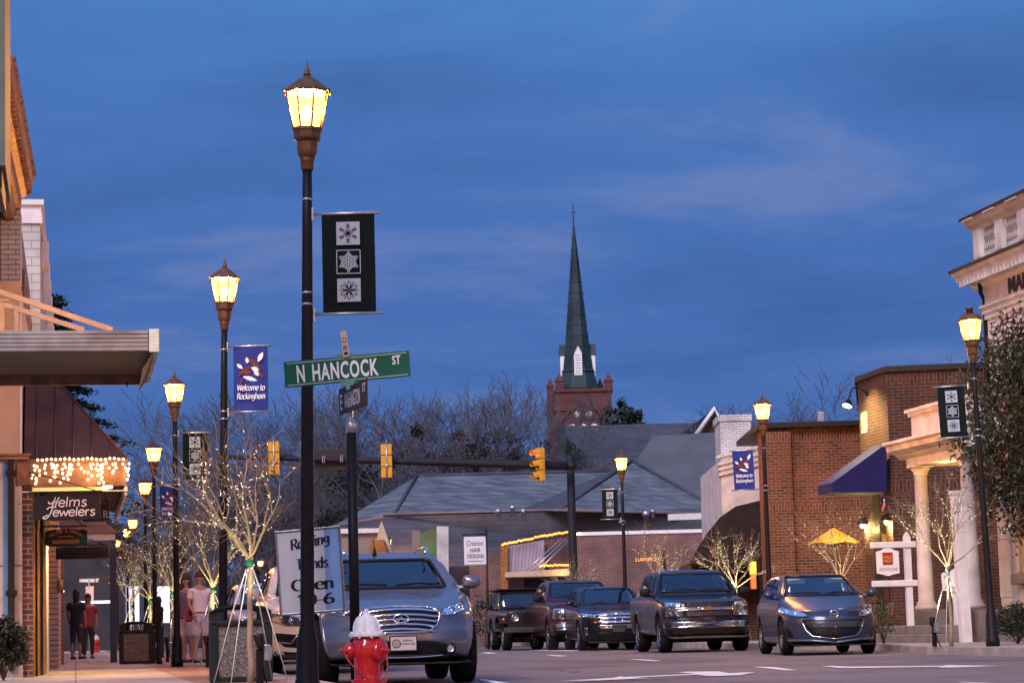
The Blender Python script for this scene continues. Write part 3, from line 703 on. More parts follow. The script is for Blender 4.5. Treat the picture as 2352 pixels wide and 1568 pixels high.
# hydrant
ph = spot(845, F/311, KERB)
M['hyd_red'] = mat('glossy red paint', (.52,.012,.014), .22, 0, .12, 6, coat=.8, bump=.04, bscale=60); M['hyd_white'] = mat('glossy white paint', (.74,.75,.72), .3, 0, .10, 9, coat=.5, bump=.1, bscale=60)
t = thing('fire_hydrant', 'red fire hydrant with white bonnet and hanging chains at the kerb corner', 'fire hydrant', ph, R(10)); t.scale = (.94,.94,.94)
mb = MB(); mb.lathe([(.150,0),(.150,.03),(.105,.035),(.100,.06),(.100,.12),(.128,.125),(.130,.155),(.106,.16),(.103,.17),(.103,.30),(.112,.33),(.122,.36),(.124,.41),(.112,.45),(.100,.475),(.098,.492)], 40)
for k in range(8):
    a = k*math.pi/4; mb.lathe([(.012,.03),(.012,.05)], 6, (.13*math.cos(a), .13*math.sin(a), 0), smooth=False)
body = mb.build('barrel', M['hyd_red'], t, sharp=40)
for s_, rr, yy in ((-1,.062,.385),(1,.088,.385)):
    mb = MB()
    if s_ < 0:
        mb.lathe([(.058,0),(.058,-.115),(.066,-.12),(.066,-.15),(.060,-.16),(.032,-.165),(.032,-.185),(.020,-.19),(.020,-.215),(.012,-.218)], 26, (0,0,yy), 'x')
        mb.build('side_nozzle', M['hyd_red'], t, sharp=35)
    else:
        mb.lathe([(.082,0),(.084,.06),(.096,.065),(.098,.12),(.090,.14),(.055,.15),(.036,.152),(.036,.17),(.022,.172),(.022,.195),(.014,.198)], 28, (0,0,0), 'x')
        g_ = mb.build('pumper_nozzle', M['hyd_red'], t, sharp=35); g_.location = (0,0,yy-.005); g_.rotation_euler.z = R(-38)
mb = MB(); mb.lathe([(.140,.492),(.142,.498),(.140,.515),(.118,.525),(.100,.53),(.098,.56),(.088,.60),(.070,.635),(.050,.652),(.036,.656),(.034,.668),(.030,.671)], 36)
for k in range(8):
    a = k*math.pi/4 + .2; mb.lathe([(.011,.478),(.011,.492)], 6, (.124*math.cos(a), .124*math.sin(a), 0), smooth=False); mb.lathe([(.012,.516),(.012,.532)], 6, (.124*math.cos(a), .124*math.sin(a), 0), smooth=False)
    if k % 2 == 0:
        a2_ = a - .5; c_, s_ = math.cos(a2_), math.sin(a2_)
        mb.tube([(c_*r_, s_*r_, z_) for r_, z_ in ((.103,.53),(.101,.56),(.091,.60),(.072,.636),(.050,.654))], [.006,.010,.011,.009,.004], 8)
mb.build('bonnet', M['hyd_white'], t, sharp=35)
mb = MB(); mb.lathe([(.020,.668),(.019,.705),(.014,.708)], 5, smooth=False); mb.build('operating_nut', M['hyd_white'], t)
def chain(pts, n):
    mb = MB(); pl = cr(pts, 10); L_ = [0]
    for a, b in zip(pl, pl[1:]): L_.append(L_[-1] + (b-a).length)
    def atl(s_):
        for i in range(len(pl)-1):
            if L_[i+1] >= s_: return pl[i].lerp(pl[i+1], (s_-L_[i])/max(1e-6, L_[i+1]-L_[i])), (pl[i+1]-pl[i]).normalized()
        return pl[-1], (pl[-1]-pl[-2]).normalized()
    for k in range(n):
        p, d = atl((k+.5)/n*L_[-1]); h = L_[-1]/n*.68
        side = d.cross(Vector((0,1,0))).normalized() if k % 2 else d.cross(Vector((1,.2,0))).normalized()
        ring = [p + d*h*math.cos(t_) + side*h*.55*math.sin(t_) for t_ in [2*math.pi*j/10 for j in range(11)]]
        mb.tube(ring, .0028, 5, cap=False)
    return mb
chain([(-.19,-.03,.385),(-.17,-.08,.33),(-.12,-.115,.26),(-.05,-.125,.19),(.02,-.125,.155),(.10,-.10,.20),(.11,-.09,.26)], 34).build('chain', M['hyd_red'], t)
chain([(.135,-.10,.36),(.145,-.12,.27),(.135,-.14,.17),(.11,-.14,.125),(.09,-.13,.16),(.08,-.12,.24)], 30).build('chain', M['hyd_red'], t)
chain([(-.10,-.08,.33),(-.085,-.105,.25),(-.04,-.12,.18),(.03,-.125,.16)], 20).build('chain', M['hyd_red'], t)
# ------------------------------------------------------------------ litter bins
M['aggregate'] = mat('exposed aggregate panel', (.13,.115,.10), .85, 0, .85, 55, bump=.9, bscale=60)
M['bin_green'] = mat('dark green plastic', (.008,.013,.014), .5, 0, .2, 8, spec=.2)
def make_bin(label):
    t = thing('litter_bin', label, 'bin', (0,0,0), 0, 'stone panelled litter bins on the left sidewalk')
    w_, h_ = .29, .62; mb = MB()
    for sx in (-1,1):
        for sy in (-1,1): mb.bbox(sx*w_-.045, sx*w_+.045, sy*w_-.045, sy*w_+.045, 0, h_+.02, .012)
    mb.bbox(-w_-.02,w_+.02,-w_-.02,w_+.02,.0,.06,.01); mb.bbox(-w_-.045,w_+.045,-w_-.045,w_+.045,h_-.02,h_+.04,.015); mb.build('frame', M['bin_green'], t)
    mb = MB(); mb.box(-w_+.04,w_-.04,-w_-.012,w_+.012,.05,h_-.015); mb.box(-w_-.012,w_+.012,-w_+.04,w_-.04,.051,h_-.016); mb.build('stone_panel', M['aggregate'], t)
    mb = MB()
    for y_ in (-w_+.0, w_-.05):
        pr_ = [(-w_-.04,h_+.04),(-w_-.04,h_+.13),(-w_+.02,h_+.17),(-.12,h_+.205),(.12,h_+.205),(w_-.02,h_+.17),(w_+.04,h_+.13),(w_+.04,h_+.04),(w_-.10,h_+.04),(w_-.10,h_+.12),(w_-.16,h_+.155),(-w_+.16,h_+.155),(-w_+.10,h_+.12),(-w_+.10,h_+.04)]
        mb.prism(pr_, y_, y_+.05)
    rr = [[Vector((x, y_, z)) for x, z in ((-w_-.045,h_+.125),(-w_+.02,h_+.172),(-.12,h_+.208),(.12,h_+.208),(w_-.02,h_+.172),(w_+.045,h_+.125),(w_-.02,h_+.150),(.12,h_+.18),(-.12,h_+.18),(-w_+.02,h_+.150))] for y_ in (-w_-.04, w_+.04)]
    mb.loft(rr, smooth=False); mb.build('lid', M['bin_green'], t); return t
bin1 = make_bin('large litter bin with pebbled stone panel behind the guy wires of the near tree'); bin1.location = spot(553, F/212, KERB); bin1.rotation_euler.z = R(8)
o = copy_tree(bin1); o.location = spot(316, F/116, KERB); o.rotation_euler.z = R(5); o['label'] = 'smaller looking litter bin standing below the attorney signs, left of the lit trees'
# ------------------------------------------------------------------ traffic signals on the mast arm
M['sig_yellow'] = mat('signal yellow', (.55,.27,.015), .45, 0, .15, 8); M['sig_back'] = mat('signal black', (.012,.012,.012), .5, 0, .1, 8)
M['arm_metal'] = mat('mast arm brown', (.016,.014,.019), .6, .1, .2, 3, spec=.25)
DM = F/68; pm = spot(1322, DM, 0)
t = thing('traffic_mast', 'dark traffic signal mast with a long horizontal arm over the street', 'traffic mast', pm)
ztop = at(1314, 1045, DM).z; mb = MB(); mb.lathe([(.17,0),(.155,1.5),(.13,ztop),(.12,ztop+.04),(0,ztop+.05)], 18); mb.build('post', M['arm_metal'], t)
a0 = at(1312, 1069, DM) - pm; a1 = at(520, 1049, DM*.985) - pm
arm = [a0.lerp(a1, k/8) for k in range(9)]; mb = MB(); mb.tube(arm, [.155-.085*k/8 for k in range(9)], 12); mb.lathe([(.19,-.12),(.19,.12)], 14, (a0.x,a0.y,a0.z)); mb.build('arm', M['arm_metal'], t)
def armpt(px):
    f_ = (1312-px)/(1312-520); return pm + a0.lerp(a1, f_)
def make_signal(label, faced=0.0, red=False):
    t = thing('traffic_signal', label, 'traffic signal', (0,0,0), 0, 'signal heads on the mast arm')
    for i in range(3):
        zc = .38 - i*.38
        mb = MB(); mb.bbox(-.185,.185,-.08,.10,zc-.178,zc+.178,.02); s_ = mb.build('housing', M['sig_yellow'], t)
        mb = MB(); vs = []; fs = []
        for k in range(13):
            a = R(-20) + R(220)*k/12; vs += [(.14*math.cos(a), .10, zc+.14*math.sin(a)), (.135*math.cos(a), .34, zc-.01+.13*math.sin(a))]
        for k in range(12): fs.append((2*k, 2*k+2, 2*k+3, 2*k+1))
        mb.add(vs, fs, True); mb.build('visor', M['sig_yellow'], s_)
        mb = MB(); mb.lathe([(.125,.102),(.11,.115),(0,.125)], 18, (0,0,zc), 'y'); mb.build('lens', emis('red lens', (1,.05,.03), 6) if (i == 0 and red) else M['sig_back'], s_)
    mb = MB(); mb.tube([(-.0,-.10,-.62),(0,-.10,.72)], .022, 8); mb.bbox(-.05,.05,-.14,-.08,-.2,-.1,.01); mb.build('mount_rod', M['steel'], t); return t
sg = make_signal('traffic signal head seen from behind near the middle of the mast arm'); sg.location = armpt(886) + Vector((0,-.32,-.02)); sg.rotation_euler.z = R(3)
o = copy_tree(sg); o.location = armpt(630) + Vector((0,-.30,-.02)); o['label'] = 'traffic signal head seen from behind, left of the front lamp post'
s3 = make_signal('traffic signal head with red light glowing, turned sideways near the mast post', red=True); s3.location = armpt(1240) + Vector((0,-.38,-.02)); s3.rotation_euler.z = R(118)
pp = armpt(762); t = thing('overhead_sign', 'dark back of a flat sign board hung on the mast arm', 'sign', pp)
mb = MB(); mb.bbox(-.62,.62,.14,.16,-.36,.36,.005); mb.build('board', M['sig_back'], t)
mb = MB()
for x in (-.3,.3):
    for d_ in (-.03,.03): mb.bbox(x+d_-.01,x+d_+.01,-.14,.14,-.1,.13,.004)
mb.build('clamp', M['steel'], t)
# ------------------------------------------------------------------ cars
def paint(name, c, metal=.55, rough=.32):
    mt = mat(name, c, rough, metal, .04, 30, coat=.55, spec=.12); return mt
M['car_glass'] = glassm('car glass', (.78,.84,.86), 1.0, .015, ior=2.0)
M['cabin'] = mat('cabin trim', (.018,.018,.02), .85, 0, .15, 8)
M['seat_cloth'] = mat('grey seat cloth', (.075,.075,.082), .85, 0, .15, 10)
M['gloss_black'] = mat('gloss black trim', (.006,.006,.007), .3, 0, .1, 9, spec=.25)
M['lamp_chrome'] = mat('headlamp reflector', (.60,.62,.66), .16, 1.0, .2, 30)
M['lamp_clear'] = glassm('headlamp lens', (.82,.85,.90), 1.0, .01, ior=1.6)
M['rim_alloy'] = mat('alloy wheel', (.42,.42,.45), .28, .9, .12, 12)
M['plate_grey'] = mat('pale plate', (.40,.36,.34), .5, 0, .06, 12)
M['amber'] = mat('amber lens', (.55,.16,.03), .25, 0, .1, 12, coat=.6)
def ip(tab, x, smooth=True):
    if x <= tab[0][0]: return tab[0][1]
    for (a, va), (b, vb) in zip(tab, tab[1:]):
        if x <= b:
            f = (x-a)/(b-a)
            return va + (vb-va)*f
    return tab[-1][1]
def ips(tab, x, d=.05):
    return (ip(tab, x-d) + 2*ip(tab, x) + ip(tab, x+d))/4
def inpoly(p, poly):
    c = False; n = len(poly)
    for i in range(n):
        a, b = poly[i], poly[i-1]
        if (a[1] > p[1]) != (b[1] > p[1]) and p[0] < (b[0]-a[0])*(p[1]-a[1])/(b[1]-a[1]) + a[0]: c = not c
    return c
def dens(poly, step=.04):
    out = []
    for a, b in zip(poly, poly[1:]+poly[:1]):
        d = math.hypot(b[0]-a[0], b[1]-a[1]); n = max(1, int(d/step))
        out += [(a[0]+(b[0]-a[0])*k/n, a[1]+(b[1]-a[1])*k/n) for k in range(n)]
    return out
def rnd_poly(poly, r=.02):
    out = []; n = len(poly)
    for i in range(n):
        p = Vector(poly[i][:2]); a = Vector(poly[i-1][:2]); b = Vector(poly[(i+1) % n][:2])
        da = (a-p); db = (b-p); ra = min(r, da.length*.45); rb = min(r, db.length*.45)
        s = p + da.normalized()*ra; e = p + db.normalized()*rb
        for k in range(4):
            t = k/3; out.append(tuple(s*(1-t)**2 + p*2*t*(1-t) + e*t*t))
    return out
class Body:
    def __init__(s, spec):
        s.s = spec; S = spec; Lc = S['L']
        ys = []; y = 0.0
        while y < Lc: ys.append(y); y += .045 if y < .5 else .07
        ys.append(Lc)
        mb = MB(); rings = []
        for y in ys: rings.append(s.section(y))
        n = len(rings[0]); vs = []; fs = []
        def push(r, y, front):
            base = len(vs)
            for (x, z) in r: vs.append(s.shape(x, y, z))
            return base
        bases = []
        K = 14
        c0 = S.get('capz', .55)
        for k in range(K):                      # front cap, centre to rim
            f = (k+.02)/K; f = f**.8
            r = [(x*f, c0 + (z-c0)*f) for x, z in rings[0]]
            g = max(0, (f-.86)/.14); yy = S.get('rimr', .06)*(1-math.sqrt(max(0, 1-g*g))) 
            bases.append(push(r, yy, True))
        off = S.get('rimr', .06)
        for i, y in enumerate(ys): bases.append(push(rings[i], off + y*(Lc-off)/Lc, False))
        for k in range(6):
            f = 1-(k+1)/6.05; r = [(x*f, .75 + (z-.75)*f) for x, z in rings[-1]]; bases.append(push(r, Lc + .04*math.sin(k), False))
        for a, b in zip(bases, bases[1:]):
            for k in range(n):
                k2 = (k+1) % n; fs.append((a+k, a+k2, b+k2, b+k))
        fs.append(tuple(reversed(range(bases[0], bases[0]+n)))); fs.append(tuple(range(bases[-1], bases[-1]+n)))
        s.vs, s.fs = vs, fs
        s.bvh = BVHTree.FromPolygons(vs, fs)
    def section(s, y):
        S = s.s; zt = ips(S['top'], y); zb = ip(S.get('bot', [(0, .2)]), y); W = ips(S['wid'], y, .08); be = min(ips(S['belt'], y), zt-.02)
        h = zt - be; th = S.get('tumble', .34); hm = be - zb
        xw = .96*W
        half = [(0, zb), (.80*W, zb), (.93*W, zb+.02), (.975*W, zb+.10), (W*.995, zb+.40*hm), (W, zb+.66*hm), (.992*W, be-.06), (xw, be)]
        if h > .15:
            xr = xw - th*h
            half += [(xw - th*h*.30, be+.30*h), (xw - th*h*.65, be+.65*h), (xr+.01, be+.88*h), (xr-.055, be+.965*h), (xr-.20, zt-.012), (xr*.42, zt), (0, zt)]
        else:
            q = h/.15; xr = xw - th*h
            half += [(xw-.03-.01*q, be+.35*h), (xw-.08-.03*q, be+.62*h), (xw-.14, be+.78*h), (xw-.20, be+.86*h), (xw-.34, be+.95*h), (xw*.40, zt-.004), (0, zt)]
        sm = []
        P_ = half
        for i in range(len(P_)-1):
            p0 = P_[max(0, i-1)]; p1 = P_[i]; p2 = P_[i+1]; p3 = P_[min(len(P_)-1, i+2)]
            for j in range(3):
                t = j/3
                f = lambda a, b, c, d: .5*((2*b)+(c-a)*t+(2*a-5*b+4*c-d)*t*t+(3*b-a-3*c+d)*t**3)
                sm.append((f(p0[0],p1[0],p2[0],p3[0]), f(p0[1],p1[1],p2[1],p3[1])))
        sm.append(P_[-1])
        return sm + [(-x, z) for x, z in sm[-2:0:-1]]
    def shape(s, x, y, z):
        S = s.s; Lc = S['L']
        W = ip(S['wid'], 0); fade = max(0.0, 1 - y/S.get('nosefade', .9)); u = min(1.0, abs(x)/W)
        d = S['bow']*u**S.get('bowp', 2.4) + ip(S['nose'], z)
        rb = max(0.0, (y-(Lc-.7))/.7); d2 = -S.get('rbow', .15)*u**2.5*rb*rb
        return Vector((x, y + d*fade + d2, z))
    def fy(s, x, z):
        for k in range(12):
            h = s.bvh.ray_cast(Vector((x*(1-.015*k), -3, z)), Vector((0, 1, 0)))
            if h[0] and h[0].y < 3: return h[0].y
        return None
    def fx(s, y, z, side):
        h = s.bvh.ray_cast(Vector((side*3, y, z)), Vector((-side, 0, 0)))
        return h[0].x if h[0] else None
    def drape(s, mb, poly, off, skirt=.02, side=0, smooth=True, M_=5):
        """panel following the body, seen from the front (x,z) or a side (y,z)"""
        poly = dens(poly, .03); n = len(poly); cx = sum(p[0] for p in poly)/n; cz = sum(p[1] for p in poly)/n
        rings = []
        def proj(a, b, o):
            if side == 0:
                y = s.fy(a, b)
                if y is None: y = ip([(0, 0)], 0) + .1
                return Vector((a, y-o, b))
            x = s.fx(a, b, side)
            if x is None: x = side*.8
            return Vector((x+side*o, a, b))
        rings.append([proj(p[0], p[1], -skirt) for p in poly])
        for k in range(M_):
            f = 1-k/M_
            rings.append([proj(cx+(p[0]-cx)*f, cz+(p[1]-cz)*f, off) for p in poly])
        vs = [p for r in rings for p in r] + [proj(cx, cz, off)]; fs = []
        for i in range(len(rings)-1):
            for k in range(n):
                k2 = (k+1) % n; fs.append((i*n+k, i*n+k2, (i+1)*n+k2, (i+1)*n+k))
        b = (len(rings)-1)*n
        for k in range(n): fs.append((b+k, b+(k+1) % n, len(vs)-1))
        mb.add(vs, fs, smooth); return mb
    def ring(s, mb, poly, r, off, side=0, n=6):
        poly = dens(poly, .03); pts = []
        for p in poly + poly[:1]:
            if side == 0: y = s.fy(*p); pts.append(Vector((p[0], (y if y is not None else .3)-off, p[1])))
            else: x = s.fx(p[0], p[1], side); pts.append(Vector(((x if x is not None else side*.8)+side*off, p[0], p[1])))
        mb.tube(pts, r, n, cap=False); return mb
    def line(s, mb, pts2, r, off, n=6):
        pts = []
        for a, b in zip(pts2, pts2[1:]):
            k = max(2, int(math.hypot(b[0]-a[0], b[1]-a[1])/.05))
            pts += [(a[0]+(b[0]-a[0])*j/k, a[1]+(b[1]-a[1])*j/k) for j in range(k)]
        pts.append(pts2[-1]); P_ = []
        for p in pts: y = s.fy(*p); P_.append(Vector((p[0], (y if y is not None else .3)-off, p[1])))
        mb.tube(P_, r, n); return mb
def mirr(poly): return [(-p[0], p[1]) for p in poly][::-1]
def wheel(parent, x, y, r, w, side, spokes=5, rim=None, rimr=.64):
    mb = MB(); rr = r*rimr
    prof = [(rr,-w/2+.02),(rr+.02,-w/2),(r-.05,-w/2-.004),(r-.012,-w/2+.018),(r,-w/2+.05),(r,w/2-.05),(r-.012,w/2-.018),(r-.05,w/2+.004),(rr+.02,w/2),(rr,w/2-.02)]
    mb.lathe(prof, 36, axis='x')
    t = mb.build('tyre', M['rubber'], None)
    t.name = 'wheel'; t.parent = parent; t.location = (x, y, r)
    mb = MB(); xo = side*(w/2-.03)
    mb.lathe([(rr+.005, xo),(rr-.012, xo+side*.022),(rr-.03, xo),(rr-.04, xo-side*.08)], 32, axis='x')
    for k in range(spokes):
        a = 2*math.pi*k/spokes; c_, s_ = math.cos(a), math.sin(a); pc, ps_ = -s_, c_
        p = []
        for rad, hw, xx in ((.03,.035,xo+side*.012),(rr*.55,.028,xo+side*.02),(rr-.02,.040,xo-side*.005)):
            p.append([Vector((xx, c_*rad+pc*hw, s_*rad+ps_*hw)), Vector((xx, c_*rad-pc*hw, s_*rad-ps_*hw)), Vector((xx-side*.03, c_*rad-pc*hw, s_*rad-ps_*hw)), Vector((xx-side*.03, c_*rad+pc*hw, s_*rad+ps_*hw))])
        mb.loft(p, smooth=False)
    mb.lathe([(.075, xo-side*.02),(.07, xo+side*.018),(.03, xo+side*.03),(0, xo+side*.03)], 16, axis='x')
    rm = mb.build('rim', rim or M['rim_alloy'], t, sharp=40)
    mb = MB(); mb.lathe([(rr-.012, xo-side*.09),(0, xo-side*.09)], 24, axis='x'); mb.build('brake_disc', M['plastic'], t)
    return t
def make_car(name, label, S, px, py_D, yaw, group=None, loc=None):
    D = py_D; t = thing(name, label, S.get('cat', 'car'), (0,0,0), 0, group)
    B = Body(S); pm_ = S['paint']
    # body shell: closed loft, wheel wells cut, windows opened
    me = bpy.data.meshes.new('body'); me.from_pydata(B.vs, [], B.fs); me.polygons.foreach_set('use_smooth', [True]*len(me.polygons)); me.update()
    me.materials.append(pm_)
    bo = bpy.data.objects.new('body', me); col.objects.link(bo)
    mb = MB(); ra = S['wr'] + S.get('archgap', .055)
    for yw in (S['yf'], S['yr']):
        for sd in (-1, 1):
            mb.lathe([(ra, sd*(S['W']+.2)), (ra, sd*(S['W']-.36))] if sd < 0 else [(ra, S['W']-.36), (ra, S['W']+.2)], 40, (0, yw, S['wr']+S.get('archup', .02)), 'x')
    cme = mb.mesh('cut'); co = bpy.data.objects.new('cut', cme); col.objects.link(co); cme.materials.append(M['plastic'])
    bm = bmesh.new(); bm.from_mesh(cme); bmesh.ops.recalc_face_normals(bm, faces=bm.faces); bm.to_mesh(cme); bm.free()
    bm = bmesh.new(); bm.from_mesh(me); bmesh.ops.recalc_face_normals(bm, faces=bm.faces); bm.to_mesh(me); bm.free()
    me.materials.append(M['plastic'])
    md = bo.modifiers.new('b', 'BOOLEAN'); md.operation = 'DIFFERENCE'; md.object = co; md.solver = 'EXACT'; md.material_mode = 'TRANSFER'
    dg = bpy.context.evaluated_depsgraph_get(); nm = bpy.data.meshes.new_from_object(bo.evaluated_get(dg)); bo.modifiers.clear(); bo.data = nm; nm.name = 'body'
    bpy.data.objects.remove(co)
    bo.parent = t
    ws = S['wind']; wfull = ws + mirr(ws)
    wfull = rnd_poly(wfull, .05)
    y0w, y1w = S['cowl'], S['rooff']
    swin = [rnd_poly(p, .04) for p in S['swin']]
    bm = bmesh.new(); bm.from_mesh(nm); kill = []
    for f in bm.faces:
        c = f.calc_center_median()
        if y0w-.06 < c.y < y1w+.12 and f.normal.z > .15 and f.normal.y < -.15 and inpoly((c.x, c.z), wfull): kill.append(f)
        elif abs(f.normal.x) > .5 and any(inpoly((c.y, c.z), p) for p in swin): kill.append(f)
    bmesh.ops.delete(bm, geom=kill, context='FACES'); bm.to_mesh(nm); bm.free()
    if S.get('roofmat'): nm.materials[0] = pm_
    # glass with dark surround
    mb = MB(); B.drape(mb, wfull, .004, .002); mb.build('windshield', M['car_glass'], t)
    mb = MB(); B.ring(mb, wfull, .022, -.004); mb.build('windshield_seal', M['gloss_black'], t)
    for p in swin:
        for sd in (-1, 1):
            mb = MB(); B.drape(mb, p, .003, .002, sd); g = mb.build('side_window', M['car_glass'], t)
            mb = MB(); B.ring(mb, p, .018, -.002, sd); mb.build('window_seal', M['gloss_black'], g)
    # cabin: floor tub, dash, seats, wheel
    zc = ip(S['belt'], y0w); wc = S['W']-.14; yb = S.get('cabend', S['L']-.5)
    mb = MB(); mb.box(-wc, wc, y0w-.30, yb, .38, .44); mb.box(-wc, wc, yb-.05, yb, .44, zc+.1); mb.build('cabin_floor', M['cabin'], t)
    mb = MB(); mb.bbox(-wc, wc, y0w+.02, y0w+.38, .5, zc-.03, .04); mb.build('dashboard', M['cabin'], t)
    zr = max(z for _, z in S['top'])
    ysd = y0w + S.get('seat', .95)
    for sx in (-.40, .40):
        mb = MB(); mb.bbox(sx-.24, sx+.24, ysd+.28, ysd+.42, .5, zc+.18, .05); mb.bbox(sx-.13, sx+.13, ysd+.32, ysd+.42, zc+.2, zc+.38, .04)
        mb.bbox(sx-.24, sx+.24, ysd-.25, ysd+.3, .44, .72, .06); mb.build('front_seat', M['seat_cloth'], t)
    mb = MB(); mb.bbox(-wc+.1, wc-.1, ysd+1.15, ysd+1.3, .5, zc+.12, .05); mb.build('rear_seat', M['seat_cloth'], t)
    mb = MB(); pts = [Vector((.40+.185*math.cos(k*math.pi/10), y0w+.42+.06*math.sin(k*math.pi/10), zc+.0+.185*math.sin(k*math.pi/10))) for k in range(21)]; mb.tube(pts, .016, 6, cap=False); mb.tube([(.40,y0w+.35,zc-.03),(.40,y0w+.44,zc+.0)], .03, 6); mb.build('steering_wheel', M['plastic'], t)
    ym = y0w + (y1w-y0w)*.80; mb = MB(); mb.bbox(-.11,.11,ym+.10,ym+.13,zr-.22,zr-.15,.015); mb.build('rear_view_mirror', M['plastic'], t)
    # wipers
    yv = lambda x, z: (B.fy(x, z) or .9)
    zw = min(p[1] for p in ws) + .03
    for xa, xb in ((-.55,-.02),(.08,.62)):
        mb = MB(); B.line(mb, [(xa, zw+.01),((xa+xb)/2, zw+.03),(xb, zw+.015)], .010, .012); mb.build('wiper', M['plastic'], t)
    # wheels
    for yw in (S['yf'], S['yr']):
        for sd in (-1, 1): wheel(t, sd*(S['W']-S['ww']/2-.015), yw, S['wr'], S['ww'], sd, S.get('spokes', 5), S.get('rim'), S.get('alloy', .64))
    mb = MB(); mb.box(-S['W']+.33, S['W']-.33, S['yf']-.15, S['yr']+.2, .22, .40); mb.tube([(-S['W']+.2,S['yf'],S['wr']),(S['W']-.2,S['yf'],S['wr'])], .05, 8); mb.tube([(-S['W']+.2,S['yr'],S['wr']),(S['W']-.2,S['yr'],S['wr'])], .07, 8); mb.build('underbody', M['plastic'], t)
    # mirrors
    for sd in (-1, 1):
        mx_ = S['mirror']; mb = MB(); x0 = sd*(mx_['x']); rs = []
        w_, h_ = mx_['w'], mx_['h']
        for k in range(7):
            f = [.55,.85,.97,1,.97,.85,.45][k]; yy = mx_['y'] - .09 + .18*k/6
            q = []
            for j in range(14):
                a = 2*math.pi*j/14; ca, sa = math.cos(a), math.sin(a); e_ = mx_.get('sq', .7)
                q.append(Vector((x0 + sd*.0 + w_/2*f*math.copysign(abs(ca)**e_, ca), yy, mx_['z'] + h_/2*f*math.copysign(abs(sa)**e_, sa)*(1-.18*sd*ca))))
            rs.append(q)
        mb.loft(rs); xs = B.fx(mx_['y'], mx_['z']-h_*.45, sd) or sd*S['W']*.9
        mb.tube([(xs-sd*.03, mx_['y']+.0, mx_['z']-h_*.45),(x0-sd*w_*.2, mx_['y'], mx_['z']-h_*.35)], [.035,.028], 8)
        mb.build('door_mirror', mx_.get('mat') or pm_, t)
    # front details
    for d in S['det']:
        nm_, mk, kind = d[0], d[1], d[2]; mtx = M.get(mk) if isinstance(mk, str) else mk
        if kind == 'pan':            # single panel or mirrored pair
            polys = [d[3]] if d[4] == 0 else [d[3], mirr(d[3])]
            for p in polys:
                mb = MB(); B.drape(mb, rnd_poly(p, d[6] if len(d) > 6 else .02), d[5]); mb.build(nm_, mtx, t)
        elif kind == 'line':
            polys = [d[3]] if d[4] == 0 else [d[3], mirr(d[3])]
            for p in polys:
                mb = MB(); B.line(mb, p, d[5], d[6]); mb.build(nm_, mtx, t)
        elif kind == 'ring':
            polys = [d[3]] if d[4] == 0 else [d[3], mirr(d[3])]
            for p in polys:
                mb = MB(); B.ring(mb, rnd_poly(p, .04), d[5], d[6]); mb.build(nm_, mtx, t)
        elif kind == 'lamp':         # lamp with reflector bowls behind a clear lens
            for p, sg_ in ((d[3], 1), (mirr(d[3]), -1)):
                mb = MB(); B.drape(mb, rnd_poly(p, .025), .003); lp = mb.build(nm_, M['lamp_bed'], t)
                mb = MB()
                for (x, z, r) in d[4]:
                    x *= sg_; y = B.fy(x, z) or .3
                    mb.lathe([(r, -.018),(r*.96,-.026),(r*.86,-.022),(r*.55,-.010),(r*.5,-.016),(r*.42,-.022),(0,-.028)], 18, (x, y, z), 'y')
                mb.build('reflector', M['lamp_chrome'], lp)
                mb = MB(); B.ring(mb, rnd_poly(p, .025), .005, .003); mb.build('lamp_rim', M['gloss_black'], lp)
                mb = MB(); B.drape(mb, rnd_poly(p, .025), .032, .0); mb.build('lens', M['lamp_clear'], lp)
        elif kind == 'disc':
            for sg_ in ((1, -1) if d[4] else (1,)):
                x, z, r = d[3]; x *= sg_; y = (B.fy(x, z) or .3) - d[5]
                mb = MB(); mb.lathe([(r,.03),(r*1.02,-.004),(r*.9,-.012),(r*.80,-.004),(r*.4,-.006),(0,-.012)], 20, (x, y, z), 'y'); mb.build(nm_, mtx, t)
        elif kind == 'fn': d[3](t, B)
    t.scale = (1, 1, S.get('zs', 1.0)); t.location = loc if loc is not None else spot(px, D, 0)
    beta = math.atan2(t.location.x, t.location.y); t.rotation_euler.z = -(beta - R(yaw))
    return t
M['lamp_bed'] = mat('headlamp bowl', (.09,.095,.11), .3, .7, .3, 25)
def plate(t, B, x0, x1, z0, z1, lines, mt='plate_grey', seal=False, off=.03):
    y = min((B.fy(x0, (z0+z1)/2) or 0), (B.fy(x1, (z0+z1)/2) or 0), (B.fy((x0+x1)/2, (z0+z1)/2) or 0)) - off
    mb = MB(); mb.bbox(x0-.012, x1+.012, y, y+.03, z0-.012, z1+.012, .004); fr = mb.build('number_plate', M['plastic'], t)
    mb = MB(); mb.bbox(x0, x1, y-.004, y+.002, z0, z1, .002); mb.build('plate_face', M[mt], fr)
    mb = MB()
    for (s_, a, b, c, d) in lines: text_fit(mb, s_, a, b, c, d, y-.006, bold=.01)
    if seal:
        cx, cz = x0+(x1-x0)*.22, (z0+z1)/2; r_ = (z1-z0)*.30
        for q, w_ in ((1,.010),(.75,.003)): mb.ribbon([(cx+r_*q*math.cos(k*math.pi/12), cz+r_*q*math.sin(k*math.pi/12)) for k in range(25)], w_, y-.006)
        for k in range(8): a = k*math.pi/4; mb.ribbon([(cx+.2*r_*math.cos(a), cz+.2*r_*math.sin(a)), (cx+.55*r_*math.cos(a+.4), cz+.55*r_*math.sin(a+.4))], .005, y-.006)
    if mb.v: mb.build('plate_lettering', M['letter_black'], fr)

